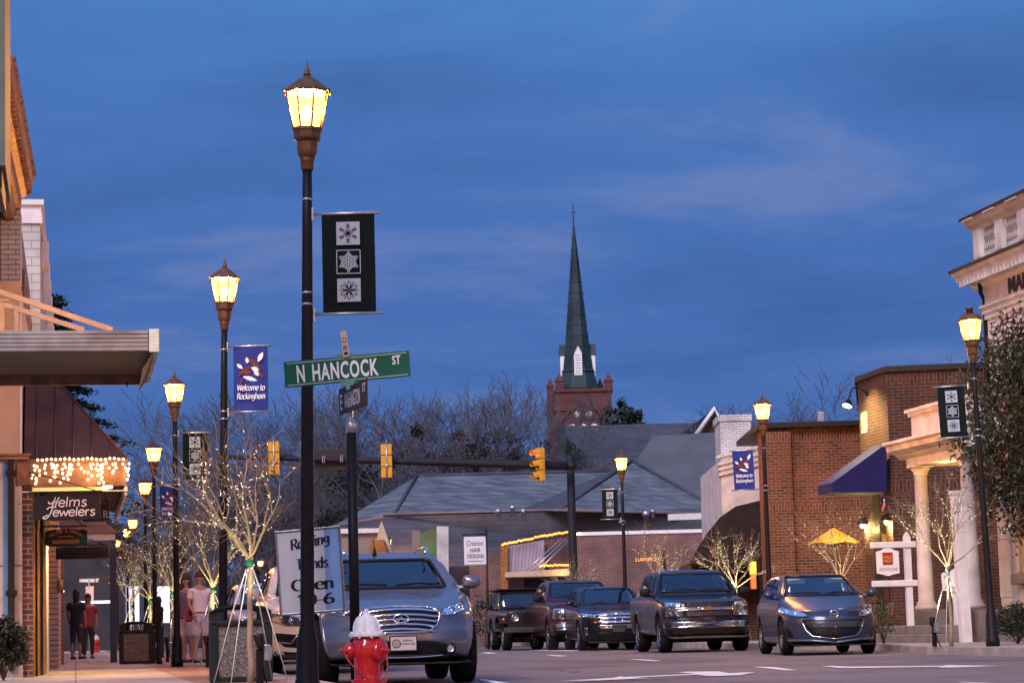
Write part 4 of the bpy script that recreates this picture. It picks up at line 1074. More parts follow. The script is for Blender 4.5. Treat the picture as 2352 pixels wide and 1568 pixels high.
# ---- silver-blue crossover, close on the left
def fx_front(t, B):
    y = (B.fy(0, .75) or 0) - .045
    mb = MB(); mb.tube([Vector((.088*math.cos(k*math.pi/14), y+.02*abs(math.cos(k*math.pi/14))**2, .755+.048*math.sin(k*math.pi/14))) for k in range(29)], .011, 8, cap=False)
    em = mb.build('badge', M['chrome'], t)
    mb = MB(); mb.lathe([(1,0),(0,-.002)], 28, (0,0,0), 'y'); mb.v = [Vector((v.x*.086, y+.012+v.y, .755+v.z*.046)) for v in mb.v]; mb.build('badge_field', M['gloss_black'], em)
    mb = MB()
    for sd in (-1,1): mb.prism([(sd*.050,.725),(sd*.003,.789),(sd*.001,.783),(sd*.020,.722)], y-.002, y+.012)
    mb.build('badge_road', M['chrome'], em)
    plate(t, B, -.13, .165, .40, .55, [('Auburn', .01,.125,.497,.527), ('University', -.015,.152,.452,.487)], seal=True)
    mb = MB(); yy = B.s['rooff'] - .0
    mb.lathe([(.03,0),(.022,.04),(.012,.09),(.006,.10)], 12, (-.10, yy+.18, ip(B.s['top'], yy+.18)-.005)); mb.tube([(-.10, yy+.18, 1.64),(-.105, yy+.30, 1.76)], .005, 6); mb.build('antenna', M['plastic'], t)
    for sd in (-1,1):
        mb = MB(); mb.tube([(sd*.50, 1.95, 1.555),(sd*.53, 2.05, 1.615),(sd*.535, 2.4, 1.635),(sd*.52, 3.2, 1.625),(sd*.49, 3.5, 1.56)], .018, 8); mb.build('roof_rail', M['chrome'], t)
    for z_ in (.86,.80,.745,.69,.635):
        mb = MB(); hw = .44 if z_ > .7 else .42-(.7-z_)*.5
        B.line(mb, [(-hw, z_-.030),(-hw*.5, z_-.004),(0, z_+.006),(hw*.5, z_-.004),(hw, z_-.030)], .014, .024, 8); mb.build('grille_bar', M['chrome'], t)
    for sd in (-1,1):   # fender flare arches
        mb = MB(); pts = []
        for k in range(15):
            a = math.pi*(-.08 + 1.16*k/14); yy = B.s['yf'] + .465*math.cos(a); zz = .42 + .465*math.sin(a); x = B.fx(yy, max(zz,.3), sd)
            pts.append(Vector(((x if x is not None else sd*.93) - sd*.012, yy, zz)))
        mb.tube(pts, .03, 8); mb.build('arch_lip', B.s['paint'], t)
FX = dict(zs=1.02, paint=paint('silver blue paint', (.16,.165,.195), .7, .28), L=4.80, W=.962, wr=.385, ww=.26, yf=.93, yr=3.78, bow=.50, bowp=2.6, nosefade=1.3, capz=.60, rimr=.05,
    top=[(0,.875),(.25,.93),(.6,.99),(1.05,1.05),(1.28,1.085),(1.4,1.12),(2.05,1.48),(2.25,1.545),(2.6,1.585),(3.1,1.59),(3.8,1.54),(4.2,1.45),(4.55,1.15),(4.8,1.0)],
    belt=[(0,.80),(.4,.87),(.9,.97),(1.3,1.03),(2.2,1.06),(3.5,1.12),(4.8,.98)], wid=[(0,.90),(.5,.945),(.95,.962),(2,.95),(3.8,.962),(4.8,.86)], bot=[(0,.30),(.4,.26),(4.3,.28),(4.8,.36)],
    nose=[(.25,.12),(.36,.05),(.5,.0),(.62,.01),(.66,.045),(.80,.075),(.86,.11),(.95,.19),(1.2,.2)], tumble=.50,
    wind=[(.70,1.125),(.565,1.475),(.0,1.50)][:2], cowl=1.40, rooff=2.12, swin=[[(1.75,1.10),(2.25,1.43),(2.75,1.47),(2.75,1.12)],[(2.85,1.12),(2.85,1.47),(3.4,1.44),(3.75,1.35),(3.7,1.16)]],
    mirror=dict(x=1.03, y=1.62, z=1.185, w=.24, h=.165, sq=.8), seat=1.0, cabend=4.3, spokes=5,
    det=[('grille','gloss_black','pan',[(-.465,.815),(-.36,.875),(0,.895),(.36,.875),(.465,.815),(.42,.68),(.30,.61),(-.30,.61),(-.42,.68)],0,.012,.05),
         ('grille_surround','chrome','ring',[(-.475,.815),(-.365,.882),(0,.902),(.365,.882),(.475,.815),(.43,.68),(.31,.60),(-.31,.60),(-.43,.68)],0,.012,.014),
         ('headlight',None,'lamp',[(.50,.775),(.52,.865),(.80,.945),(.865,.93),(.875,.875),(.70,.815)],[(.62,.835,.052),(.735,.868,.048)]),
         ('air_intake','plastic','pan',[(-.52,.47),(-.30,.505),(.30,.505),(.52,.47),(.64,.40),(.56,.345),(-.56,.345),(-.64,.40)],0,.006,.03),
         ('bumper_trim','chrome','line',[(-.52,.335),(-.25,.318),(.25,.318),(.52,.335)],0,.010,.014),
         ('lower_valance','plastic','pan',[(-.90,.33),(-.55,.305),(.55,.305),(.90,.33),(.80,.235),(-.80,.235)],0,.012,.03),
         ('fog_lamp_bezel','plastic','disc',(.585,.405,.068),1,.006),('fog_lamp','lamp_chrome','disc',(.585,.405,.042),1,.022),
         ('front','x','fn',fx_front)])
fxc = make_car('parked_suv', 'silver blue crossover parked behind the fire hydrant with a driver at the wheel', FX, 925, F/199, 5.5)
# ---- cream crossover behind it
SU = dict(FX); SU.update(paint=paint('pearl cream paint', (.62,.54,.46), .15, .30), L=5.1, W=.99, wr=.38, yf=.98, yr=3.98, bow=.42, tumble=.36, nosefade=1.1,
    top=[(0,1.02),(.3,1.09),(1.0,1.15),(1.3,1.19),(2.2,1.66),(2.5,1.73),(3.2,1.76),(4.4,1.70),(4.9,1.3),(5.1,1.0)], belt=[(0,.95),(.5,1.03),(1.3,1.11),(3.5,1.16),(5.1,1.05)],
    wid=[(0,.93),(.5,.975),(.95,.99),(4.5,.985),(5.1,.9)], bot=[(0,.28),(5.1,.3)], nose=[(.2,.10),(.3,.04),(.5,0),(.75,.02),(.9,.06),(1.02,.12),(1.2,.2)],
    wind=[(.76,1.22),(.64,1.64)], cowl=1.35, rooff=2.25, swin=[[(1.8,1.18),(2.35,1.58),(2.95,1.64),(2.95,1.2)],[(3.05,1.2),(3.05,1.64),(4.0,1.62),(4.05,1.22)]], mirror=dict(x=1.12, y=1.75, z=1.28, w=.22, h=.19, sq=.6), seat=1.0, cabend=4.6,
    det=[('headlight',None,'lamp',[(.42,.74),(.44,.86),(.80,.95),(.92,.94),(.93,.83),(.70,.75)],[(.60,.82,.055),(.76,.87,.055)]),
         ('grille','gloss_black','pan',[(-.38,.86),(.38,.86),(.38,.70),(-.38,.70)],0,.008,.03),('grille_bar','chrome','line',[(-.38,.78),(.38,.78)],0,.02,.012),
         ('fog_recess','gloss_black','pan',[(.50,.40),(.47,.60),(.86,.64),(.88,.56),(.72,.42)],1,.006,.03),('fog_trim','chrome','line',[(.52,.60),(.62,.47),(.84,.50)],1,.012,.012),
         ('lower_valance','plastic','pan',[(-.88,.36),(-.5,.33),(.5,.33),(.88,.36),(.80,.22),(-.80,.22)],0,.010,.03),
         ('air_intake','gloss_black','pan',[(-.42,.56),(.42,.56),(.36,.40),(-.36,.40)],0,.006,.03)])
suc = make_car('parked_suv', 'cream crossover parked behind the silver one, half hidden by the roofing sign', SU, 762, F/146, 5)
# ---- pale blue pickup cab farther back
VN = dict(SU); VN.update(paint=paint('pale blue grey paint', (.30,.33,.38), .3, .35), det=[('headlight',None,'lamp',[(.46,.78),(.46,.92),(.90,.95),(.90,.80)],[(.62,.85,.05),(.78,.86,.05)]),('grille','gloss_black','pan',[(-.40,.94),(.40,.94),(.40,.70),(-.40,.70)],0,.008,.03),
         ('grille_bar','chrome','line',[(-.40,.82),(.40,.82)],0,.02,.012),('bumper_trim','chrome','pan',[(-.92,.58),(.92,.58),(.92,.46),(-.92,.46)],0,.012,.03)])
vnc = make_car('parked_van', 'pale blue grey van far behind the cream crossover', VN, 650, F/108, 6)
# ---- compact hatchback on the right
def mz_front(t, B):
    y = (B.fy(0, .70) or 0) - .02
    mb = MB(); mb.tube([Vector((.075*math.cos(k*math.pi/14), y, .705+.058*math.sin(k*math.pi/14))) for k in range(29)], .009, 8, cap=False); em = mb.build('badge', M['chrome'], t)
    mb = MB(); mb.ribbon([(-.066,.722),(-.03,.715),(0,.69),(.03,.715),(.066,.722)], .016, y-.004); mb.build('badge_wings', M['chrome'], em)
    for sx in (-.36, .36):
        mb = MB(); mb.bbox(sx-.17, sx+.17, 2.02, 2.05, 1.265, 1.355, .012); mb.build('sun_visor', M['plate_grey'], t)
MZ = dict(zs=1.05, paint=paint('slate blue paint', (.035,.05,.085), .5, .3), L=4.5, W=.878, wr=.318, ww=.205, yf=.92, yr=3.56, bow=.52, bowp=2.4, nosefade=1.2, capz=.50, rimr=.05, archgap=.05,
    top=[(0,.78),(.3,.84),(.7,.92),(1.0,.975),(1.15,1.0),(1.28,1.05),(2.05,1.375),(2.3,1.43),(2.7,1.455),(3.2,1.44),(3.8,1.34),(4.2,1.15),(4.4,1.0),(4.5,.9)],
    belt=[(0,.70),(.4,.80),(1.1,.93),(2.2,.96),(3.4,1.0),(4.5,.9)], wid=[(0,.83),(.5,.865),(.95,.878),(2,.868),(3.6,.878),(4.5,.80)], bot=[(0,.21),(.5,.19),(4,.2),(4.5,.32)],
    nose=[(.16,.08),(.24,.02),(.34,0),(.55,.015),(.66,.05),(.74,.11),(.84,.22),(1,.3)], tumble=.46,
    wind=[(.70,1.045),(.575,1.40)], cowl=1.25, rooff=2.15, swin=[[(1.55,1.0),(2.1,1.33),(2.62,1.37),(2.62,1.01)],[(2.7,1.01),(2.7,1.37),(3.3,1.32),(3.55,1.08)]],
    mirror=dict(x=.985, y=1.45, z=1.07, w=.20, h=.135, sq=.8, mat=None), seat=.95, cabend=4.0, spokes=7,
    det=[('headlight',None,'lamp',[(.47,.665),(.50,.715),(.72,.81),(.88,.865),(.885,.79),(.80,.715),(.62,.668)],[(.66,.735,.045),(.77,.77,.032)]),
         ('grille','gloss_black','pan',[(-.575,.612),(0,.60),(.575,.612),(.50,.43),(.40,.335),(0,.285),(-.40,.335),(-.50,.43)],0,.004,.04),
         ('grille_panel',paint('grille slate', (.035,.038,.048), .3, .4),'pan',[(-.52,.585),(0,.575),(.52,.585),(.46,.47),(-.46,.47)],0,.016,.04),
         ('grille_surround','chrome','line',[(-.575,.60),(-.51,.43),(-.41,.33),(0,.275),(.41,.33),(.51,.43),(.575,.60)],0,.007,.006),
         ('fog_recess','gloss_black','pan',[(.875,.575),(.72,.38),(.71,.30),(.86,.305),(.89,.42)],1,.004,.02),
         ('splitter',paint('slate blue lip', (.13,.15,.19), .6, .3),'line',[(-.80,.26),(-.45,.255),(0,.215),(.45,.255),(.80,.26)],0,.022,.006),
         ('lower_valance','plastic','pan',[(-.80,.215),(0,.19),(.80,.215),(.76,.155),(-.76,.155)],0,.012,.02),
         ('bonnet_seam','gloss_black','line',[(-.62,.805),(-.3,.775),(.3,.775),(.62,.805)],0,.004,.0),
         ('front','x','fn',mz_front)])
mzc = make_car('parked_hatchback', 'slate blue compact hatchback, rightmost car in front of the brick building', MZ, 1921, F/126, 10, group='cars waiting at the right of the street')
# ---- big dark sport truck
def av_front(t, B):
    y = (B.fy(0, .955) or 0) - .045; z = .955
    mb = MB(); mb.prism([(-.13,z-.012),(-.12,z+.030),(-.045,z+.030),(-.04,z+.05),(.05,z+.05),(.055,z+.030),(.13,z+.030),(.12,z-.012),(.045,z-.012),(.04,z-.035),(-.05,z-.035),(-.055,z-.012)], y, y+.03); mb.build('badge', mat('dull gold badge', (.30,.22,.10), .35, .8, .2, 20), t)
    for sx in (-.42,.42):
        mb = MB(); yy = (B.fy(sx,.42) or 0)-.03; mb.tube([(sx-.05,yy+.03,.41),(sx-.05,yy-.02,.40),(sx,yy-.03,.39),(sx+.05,yy-.02,.40),(sx+.05,yy+.03,.41)], .014, 6); mb.build('tow_hook', M['plastic'], t)
    for zz, n_, h0_, h1 in ((1.055,7,1.0,1.115),(.87,7,.80,.90)):
        mb = MB()
        for k in range(n_): z_ = h0_+(h1-h0_)*(k+.5)/n_; B.line(mb, [(-.50,z_),(.50,z_)], .0055, .012, 5)
        mb.build('grille_slats', M['lamp_bed'], t)
M['valance'] = mat('grey lower cladding', (.035,.030,.030), .55, 0, .2, 8)
AV = dict(paint=paint('near black blue paint', (.008,.009,.014), .0, .3), cat='truck', L=5.63, W=1.01, wr=.40, ww=.27, yf=.98, yr=4.28, bow=.26, bowp=3.2, nosefade=.8, capz=.70, rimr=.05, archgap=.07, archup=.05,
    top=[(0,1.12),(.2,1.165),(.8,1.22),(1.35,1.28),(1.5,1.33),(2.05,1.75),(2.3,1.84),(2.8,1.88),(4.0,1.86),(4.25,1.80),(4.6,1.36),(5.4,1.33),(5.63,1.2)],
    belt=[(0,1.06),(.5,1.12),(1.4,1.22),(3.0,1.25),(5.63,1.25)], wid=[(0,.94),(.3,.985),(.8,1.01),(5.3,1.01),(5.63,.96)], bot=[(0,.38),(.5,.36),(5.63,.42)],
    nose=[(.28,.16),(.42,.10),(.54,.0),(.68,.0),(.72,.07),(1.0,.08),(1.12,.12),(1.2,.2)], tumble=.34,
    wind=[(.84,1.36),(.72,1.765)], cowl=1.45, rooff=2.12, swin=[[(2.0,1.30),(2.35,1.72),(2.95,1.76),(2.95,1.30)],[(3.05,1.30),(3.05,1.76),(3.9,1.74),(3.95,1.32)]],
    mirror=dict(x=1.15, y=1.85, z=1.36, w=.24, h=.20, sq=.5, mat=M['plastic']), seat=1.0, cabend=4.3, spokes=5, rim=M['chrome'], alloy=.68,
    det=[('grille','gloss_black','pan',[(-.54,.995),(-.50,1.12),(.50,1.12),(.54,.995)],0,.004,.03),('lower_grille','gloss_black','pan',[(-.50,.91),(.50,.91),(.46,.785),(-.46,.785)],0,.004,.04),
         ('chrome_bar','chrome','pan',[(-.92,.985),(.92,.985),(.92,.925),(-.92,.925)],0,.035,.02),
         ('headlight',None,'lamp',[(.60,1.0),(.60,1.10),(.92,1.12),(.93,1.0)],[(.68,1.05,.045),(.80,1.055,.045)]),
         ('turn_lamp',None,'lamp',[(.56,.80),(.58,.91),(.93,.91),(.93,.80)],[(.70,.855,.045),(.82,.855,.04)]),
         ('bumper_gap','gloss_black','pan',[(-.98,.775),(.98,.775),(.98,.70),(-.98,.70)],0,.010,.02),
         ('bumper','chrome','pan',[(-.97,.68),(-.35,.68),(-.32,.645),(.0,.635),(.32,.645),(.35,.68),(.97,.68),(.96,.545),(-.96,.545)],0,.05,.02),
         ('lower_valance','valance','pan',[(-.95,.535),(.95,.535),(.88,.30),(-.88,.30)],0,.03,.05),
         ('front','x','fn',av_front)])
avc = make_car('pickup_truck', 'large dark sport truck with chrome bumper and grille bar, beside the slate hatchback', AV, 1632, F/104, 10, group='cars waiting at the right of the street')
# ---- dark crossover
def ed_front(t, B):
    y = (B.fy(0, .80) or 0) - .06
    mb = MB(); mb.lathe([(1,.02),(1.02,0),(.9,-.01),(0,-.012)], 24, (0,0,0), 'y'); mb.v = [Vector((v.x*.11, y+v.y, .80+v.z*.045)) for v in mb.v]; em = mb.build('badge', M['banner_blue'], t)
    mb = MB(); mb.tube([Vector((.112*math.cos(k*math.pi/12), y-.004, .80+.047*math.sin(k*math.pi/12))) for k in range(25)], .007, 6, cap=False); mb.build('badge_rim', M['chrome'], em)
    plate(t, B, -.155, .155, .47, .61, [], 'valance')
ED = dict(paint=paint('black paint', (.005,.006,.010), .0, .3), L=4.68, W=.965, wr=.375, ww=.245, yf=.95, yr=3.77, bow=.42, bowp=2.8, nosefade=1.0, capz=.60, rimr=.05,
    top=[(0,.98),(.3,1.03),(.9,1.09),(1.15,1.13),(1.3,1.19),(2.05,1.58),(2.3,1.65),(2.8,1.69),(3.6,1.65),(4.2,1.5),(4.5,1.2),(4.68,1.0)], belt=[(0,.93),(.5,1.0),(1.2,1.09),(2.5,1.13),(4,1.18),(4.68,1.0)],
    wid=[(0,.90),(.5,.95),(.95,.965),(4,.96),(4.68,.88)], bot=[(0,.24),(4.68,.3)], nose=[(.18,.1),(.28,.03),(.45,0),(.7,.01),(.9,.05),(.98,.1),(1.1,.2)], tumble=.42,
    wind=[(.74,1.20),(.62,1.61)], cowl=1.27, rooff=2.15, swin=[[(1.65,1.16),(2.2,1.53),(2.75,1.58),(2.75,1.17)],[(2.85,1.17),(2.85,1.58),(3.6,1.55),(3.8,1.24)]], mirror=dict(x=1.07, y=1.55, z=1.24, w=.21, h=.16, sq=.7), seat=.95, cabend=4.2, spokes=5, rim=M['chrome'],
    det=[('grille','gloss_black','pan',[(-.60,.95),(.60,.95),(.50,.55),(-.50,.55)],0,.004,.04),
         ('grille_bar','chrome','pan',[(-.62,.95),(.62,.95),(.60,.905),(-.60,.905)],0,.02,.01),('grille_bar','chrome','pan',[(-.60,.865),(.60,.865),(.57,.82),(-.57,.82)],0,.02,.01),
         ('grille_bar','chrome','pan',[(-.57,.765),(.57,.765),(.53,.715),(-.53,.715)],0,.02,.01),('grille_bar','chrome','pan',[(-.52,.655),(.52,.655),(.47,.56),(-.47,.56)],0,.02,.01),
         ('headlight',None,'lamp',[(.58,.84),(.60,.93),(.93,.99),(.935,.89)],[(.68,.885,.035),(.80,.92,.04)]),
         ('fog_trim','chrome','pan',[(.79,.60),(.86,.60),(.83,.40),(.77,.40)],1,.010,.02),('air_intake','gloss_black','pan',[(-.60,.46),(.60,.46),(.55,.32),(-.55,.32)],0,.006,.03),
         ('lower_valance','plastic','pan',[(-.85,.27),(.85,.27),(.78,.19),(-.78,.19)],0,.012,.02),('front','x','fn',ed_front)])
edc = make_car('parked_crossover', 'black crossover with four chrome grille bars, between two trucks', ED, 1423, F/89, 8, group='cars waiting at the right of the street')
# ---- maroon pickup behind it
FD = dict(AV); FD.update(paint=paint('dark maroon paint', (.030,.009,.016), .1, .3), L=5.9, W=1.0, wr=.41, yf=1.0, yr=4.7, rim=M['chrome'],
    top=[(0,1.26),(.3,1.31),(1.3,1.37),(1.45,1.42),(2.05,1.84),(2.3,1.93),(2.8,1.96),(4.0,1.94),(4.25,1.85),(4.5,1.42),(5.7,1.40),(5.9,1.3)], belt=[(0,1.18),(.5,1.24),(1.4,1.31),(3,1.33),(5.9,1.33)], wind=[(.84,1.45),(.72,1.86)], cowl=1.42, rooff=2.12,
    swin=[[(1.95,1.38),(2.3,1.80),(2.95,1.85),(2.95,1.38)],[(3.05,1.38),(3.05,1.85),(3.9,1.83),(3.95,1.4)]], mirror=dict(x=1.15, y=1.8, z=1.44, w=.24, h=.2, sq=.5, mat=M['plastic']),
    det=[('grille','chrome','pan',[(-.56,1.14),(.56,1.14),(.52,.78),(-.52,.78)],0,.02,.05),('grille_mesh','gloss_black','pan',[(-.46,1.07),(.46,1.07),(.43,.85),(-.43,.85)],0,.034,.03),
         ('headlight',None,'lamp',[(.60,.86),(.60,1.14),(.90,1.14),(.94,.86)],[(.74,1.03,.06),(.74,.92,.04)]),('bumper','chrome','pan',[(-.97,.72),(.97,.72),(.95,.55),(-.95,.55)],0,.05,.02),
         ('lower_valance','plastic','pan',[(-.93,.53),(.93,.53),(.88,.34),(-.88,.34)],0,.02,.04)])
fdc = make_car('pickup_truck', 'dark maroon pickup mostly behind the black crossover', FD, 1352, F/84, 8.5, group='cars waiting at the right of the street')
# ---- boxy off-roader at the far end
def jp(t, B):
    for sd in (-1,1):
        mb = MB(); pts = [(1.0,.62),(1.02,.80),(.90,.93),(.55,.97),(.30,.95),(.12,.80),(.10,.78),(.12,.86),(.28,1.0),(.55,1.02),(.95,.98),(1.08,.84),(1.08,.62)]
        mb.prism(pts, sd*.70, sd*.935, 'yz'); mb.build('fender', M['plastic'], t)
        y = (B.fy(sd*.47,.93) or .1); mb = MB(); mb.lathe([(.105,.02),(.11,-.02),(.095,-.03),(.09,-.02),(.04,-.006),(0,-.02)], 20, (sd*.47, y-.005, .93), 'y'); mb.build('headlight', M['lamp_chrome'], t)
        mb = MB(); mb.lathe([(.04,.01),(.035,-.015),(0,-.018)], 12, (sd*.80, .12, .90), 'y'); mb.build('turn_lamp', M['amber'], t)
    for k in range(7):
        x = (k-3)*.085; mb = MB(); yy = (B.fy(x,.95) or .1); mb.bbox(x-.024,x+.024,yy-.006,yy+.02,.80,1.09,.004); mb.build('grille_slot', M['gloss_black'], t)
    mb = MB(); mb.bbox(-.82,.82,-.22,-.06,.50,.66,.03); mb.box(-.45,-.35,-.1,.3,.5,.6); mb.box(.35,.45,-.1,.3,.5,.6); mb.build('bumper', M['valance'], t)
    mb = MB(); mb.bbox(-.73,.73,1.66,4.0,1.765,1.81,.02); mb.build('soft_top', M['plastic'], t)
JP = dict(paint=paint('dark slate paint', (.010,.012,.018), .0, .35), cat='off-roader', L=4.2, W=.80, wr=.41, ww=.25, yf=.55, yr=3.2, bow=.06, bowp=3, nosefade=.5, capz=.80, rimr=.03, archgap=.08, archup=.06,
    top=[(0,1.14),(.3,1.17),(1.4,1.20),(1.48,1.22),(1.72,1.72),(1.8,1.765),(2.2,1.78),(3.9,1.77),(4.1,1.72),(4.2,1.2)], belt=[(0,1.10),(1.4,1.16),(4.2,1.18)], wid=[(0,.70),(1.2,.76),(1.6,.80),(4.2,.80)], bot=[(0,.62),(.9,.55),(4.2,.5)],
    nose=[(.5,.02),(1.2,.02)], tumble=.16, wind=[(.70,1.25),(.655,1.70)], cowl=1.45, rooff=1.76, swin=[[(1.78,1.24),(1.9,1.70),(2.6,1.70),(2.6,1.24)],[(2.7,1.24),(2.7,1.70),(3.8,1.68),(3.8,1.24)]],
    mirror=dict(x=.98, y=1.75, z=1.28, w=.15, h=.20, sq=.5, mat=M['plastic']), seat=.75, cabend=3.9, det=[('front','x','fn',jp)])
jpc = make_car('off_roader', 'small dark boxy off-roader with round headlights at the far end of the row', JP, 1222, F/79, 8, group='cars waiting at the right of the street')
# ------------------------------------------------------------------ buildings: left side of the street
M['beige'] = mat('cream stucco', (.46,.36,.26), .85, 0, .12, 1.5, bump=.15, bscale=40)
M['pale_panel'] = mat('pale wall panel', (.45,.40,.36), .7, 0, .10, 1.2)
M['redbrick'] = brick('red brown brick', (.16,.055,.035), (.075,.035,.035), (.25,.21,.18))
M['white_brick'] = brick('white painted brick', (.50,.52,.52), (.44,.47,.48), (.26,.27,.28), stain=.3, bump=1.0)
M['cornice_brown'] = mat('copper brown moulding', (.22,.11,.06), .5, .25, .45, 5, bump=.5, bscale=18)
M['corbel'] = brick('old dark brick', (.17,.09,.05), (.06,.04,.03), (.20,.16,.12), stain=.5)
M['grey_wall'] = mat('purple grey render', (.14,.11,.12), .8, 0, .2, 1.0)
M['pale_stone'] = brick('pale painted block', (.42,.43,.40), (.36,.38,.36), (.24,.25,.24), course=.16, length=.4, stain=.3)
M['awn_metal'] = mat('bronze standing seam', (.085,.050,.042), .5, .35, .3, 1.6, bump=.08)
M['alu'] = mat('ribbed aluminium fascia', (.20,.21,.22), .5, .45, .5, 2.2, bump=.15)
M['mint'] = mat('pale mint enamel', (.42,.50,.45), .5, .1, .15, 6)
M['soffit'] = mat('dark stained soffit', (.060,.040,.026), .7, 0, .35, 1.2, stretch=(1,6,1))
M['orange_wood'] = mat('painted strut', (.50,.28,.14), .6, 0, .2, 6)
M['brass'] = mat('brass frame', (.42,.28,.12), .35, .7, .25, 4)
M['dark_glass'] = mat('dark shop glass', (.012,.014,.018), .06, 0, .2, 1, coat=1.0)
M['siding'] = brick('pink white clapboard', (.48,.37,.35), (.45,.35,.33), (.18,.12,.11), course=.09, length=9, stain=.12, bump=.8)
M['ochre_brick'] = brick('ochre brick pier', (.40,.17,.05), (.32,.13,.04), (.16,.07,.03))
M['shingle_tan'] = brick('tan shingle', (.16,.10,.08), (.12,.08,.07), (.06,.04,.035), course=.16, length=.32)
M['navy_post'] = mat('dark blue post', (.020,.032,.060), .5, 0, .15, 4)
def sthing(name, label, cat, b, a, group=None):
    t = thing(name, label, cat, st(b, a, 0), TH, group); t['_b'] = b; t['_a'] = a; return t
def SB(t): return MB((t['_b'], t['_a'], 0))
# nearest wall sliver
b0, a0_, z0 = pba(12, 380, 14); t = sthing('shop_building', 'dark green pilaster of the nearest shop at the very edge', 'building', b0, a0_)
mb = SB(t); mb.box(b0-2, b0, a0_, a0_+1.2, z0, z0+5); mb.build('pilaster', mat('dull green paint', (.10,.13,.095), .7, 0, .25, 3), t)
mb = SB(t); mb.bbox(b0-.3, b0-.02, a0_+.1, a0_+.9, z0-.12, z0, .02); mb.build('bracket', M['dark_metal'], t)
mb = SB(t); mb.box(b0-2.5, b0-.35, a0_, a0_+1.2, KERB, z0-.01); mb.build('wall', M['grey_wall'], t)
# corniced brick building
n_ = pba(28, 130, 29); f_ = pba(78, 405, 36.5); t = sthing('corniced_building', 'old brick building with a heavy brown cornice lit orange from below', 'building', f_[0]-.4, f_[1])
prof = [(-.42,-.70),(-.30,-.68),(-.26,-.52),(-.20,-.50),(-.18,-.34),(-.10,-.30),(-.07,-.20),(-.02,-.12),(0,-.10),(0,0),(-.05,.02),(-.42,.02)]
mb = SB(t); rings = []
for k in range(2):
    p = (n_, f_)[k]; rings.append([Vector((p[0]+x, p[1], p[2]+z)) for x, z in prof])
mb.loft(rings, smooth=False)
for k in range(26):
    f = (k+.5)/26; p = [n_[i]+(f_[i]-n_[i])*f for i in range(3)]
    mb.bbox(p[0]-.20, p[0]-.03, p[1]-.06, p[1]+.06, p[2]-.30, p[2]-.16, .015); mb.lathe([(.05,-.05),(.055,0),(.03,.05)], 8, (p[0]-.01, p[1], p[2]+.0), 'x')
mb.build('cornice', M['cornice_brown'], t)
mb = SB(t); mb.box(n_[0]-3, min(n_[0], f_[0])-.36, n_[1]-1, f_[1]-.01, 5.6, n_[2]-.5); mb.build('wall', M['redbrick'], t)
bb = pba(50, 440, 36.5)[0]; zc0, zc1 = pba(20, 480, 36.5)[2], pba(20, 395, 36.5)[2]
mb = SB(t)
for k in range(5): mb.box(bb-2, bb-.22+.05*k, f_[1]-.30-.03*k, f_[1]+.3, zc0+(zc1-zc0)*k/5, zc0+(zc1-zc0)*(k+.86)/5)
mb.build('corbel', M['corbel'], t)
wb_ = pba(48, 560, 36.6)[0]; z1_ = pba(20, 478, 36.5)[2]-.01; z2_ = pba(20, 664, 36.5)[2]
mb = SB(t); mb.box(wb_-2, wb_, f_[1]-.02, f_[1]+1, z2_, z1_); mb.build('painted_brick', M['white_brick'], t)
mb = SB(t); mb.box(wb_-2, wb_+.02, f_[1]-.05, f_[1]+1, z2_-.09, z2_-.005); mb.build('ledge', M['dark_metal'], t)
mb = SB(t); mb.box(wb_-2, wb_-.02, f_[1]+1.0, f_[1]+9, 3.0, z1_-.02)
for k in range(4): mb.bbox(wb_-.03, wb_+.03, f_[1]+1.6+1.9*k, f_[1]+2.6+1.9*k, z2_-1.2, z2_+.5, .01)
mb.build('side_wall', M['grey_wall'], t)
c_ = pba(97, 460, 46); t = sthing('pale_building', 'pale painted block building with capped pilaster behind the white brick', 'building', c_[0], c_[1])
mb = SB(t); mb.box(c_[0]-3, c_[0]-.04, c_[1], c_[1]+24, 0, c_[2]-.45); mb.build('wall', M['pale_stone'], t)
mb = SB(t); mb.box(c_[0]-3, c_[0], c_[1]-.05, c_[1]+24, c_[2]-.45, c_[2]-.25); mb.box(c_[0]-3, c_[0]-.02, c_[1]-.03, c_[1]+24, c_[2]-.25, c_[2]-.10); mb.box(c_[0]-3, c_[0]+.03, c_[1]-.1, c_[1]+24, c_[2]-.10, c_[2]); 
for k in range(8): mb.bbox(c_[0]-.06, c_[0]+.10, c_[1]+2+2.6*k, c_[1]+2.5+2.6*k, c_[2]-1.0, c_[2]-.46, .02)
mb.build('parapet', M['white_paint'], t)
# beige shopfront with downpipe
D1 = F/165; bx_, ax_, _ = pba(50, 960, D1); zt_ = pba(30, 672, D1)[2]
t = sthing('beige_shop', 'cream stucco shopfront with dark downpipe beside the brick column', 'building', bx_, ax_)
zm = pba(20, 1052, D1)[2]
mb = SB(t); mb.box(bx_-2, bx_, ax_, ax_+2.6, zm+.02, zt_); mb.build('upper_wall', M['beige'], t)
mb = SB(t)
for za, zb_ in ((KERB+.28, pba(20,1300,D1)[2]-.008), (pba(20,1300,D1)[2]+.008, zm-.04)): mb.box(bx_-2, bx_, ax_, ax_+2.6, za, zb_)
mb.build('lower_panel', M['pale_panel'], t)
mb = SB(t); mb.bbox(bx_-2, bx_+.10, ax_-.10, ax_+.5, zm-.035, zm+.018, .012); mb.bbox(bx_-2, bx_+.13, ax_-.13, ax_+.5, zm+.018, zm+.05, .012); mb.build('ledge', M['cornice_brown'], t)
mb = SB(t); mb.box(bx_-2, bx_+.01, ax_-.02, ax_+2.6, KERB, KERB+.28); mb.build('plinth', M['concrete'], t)
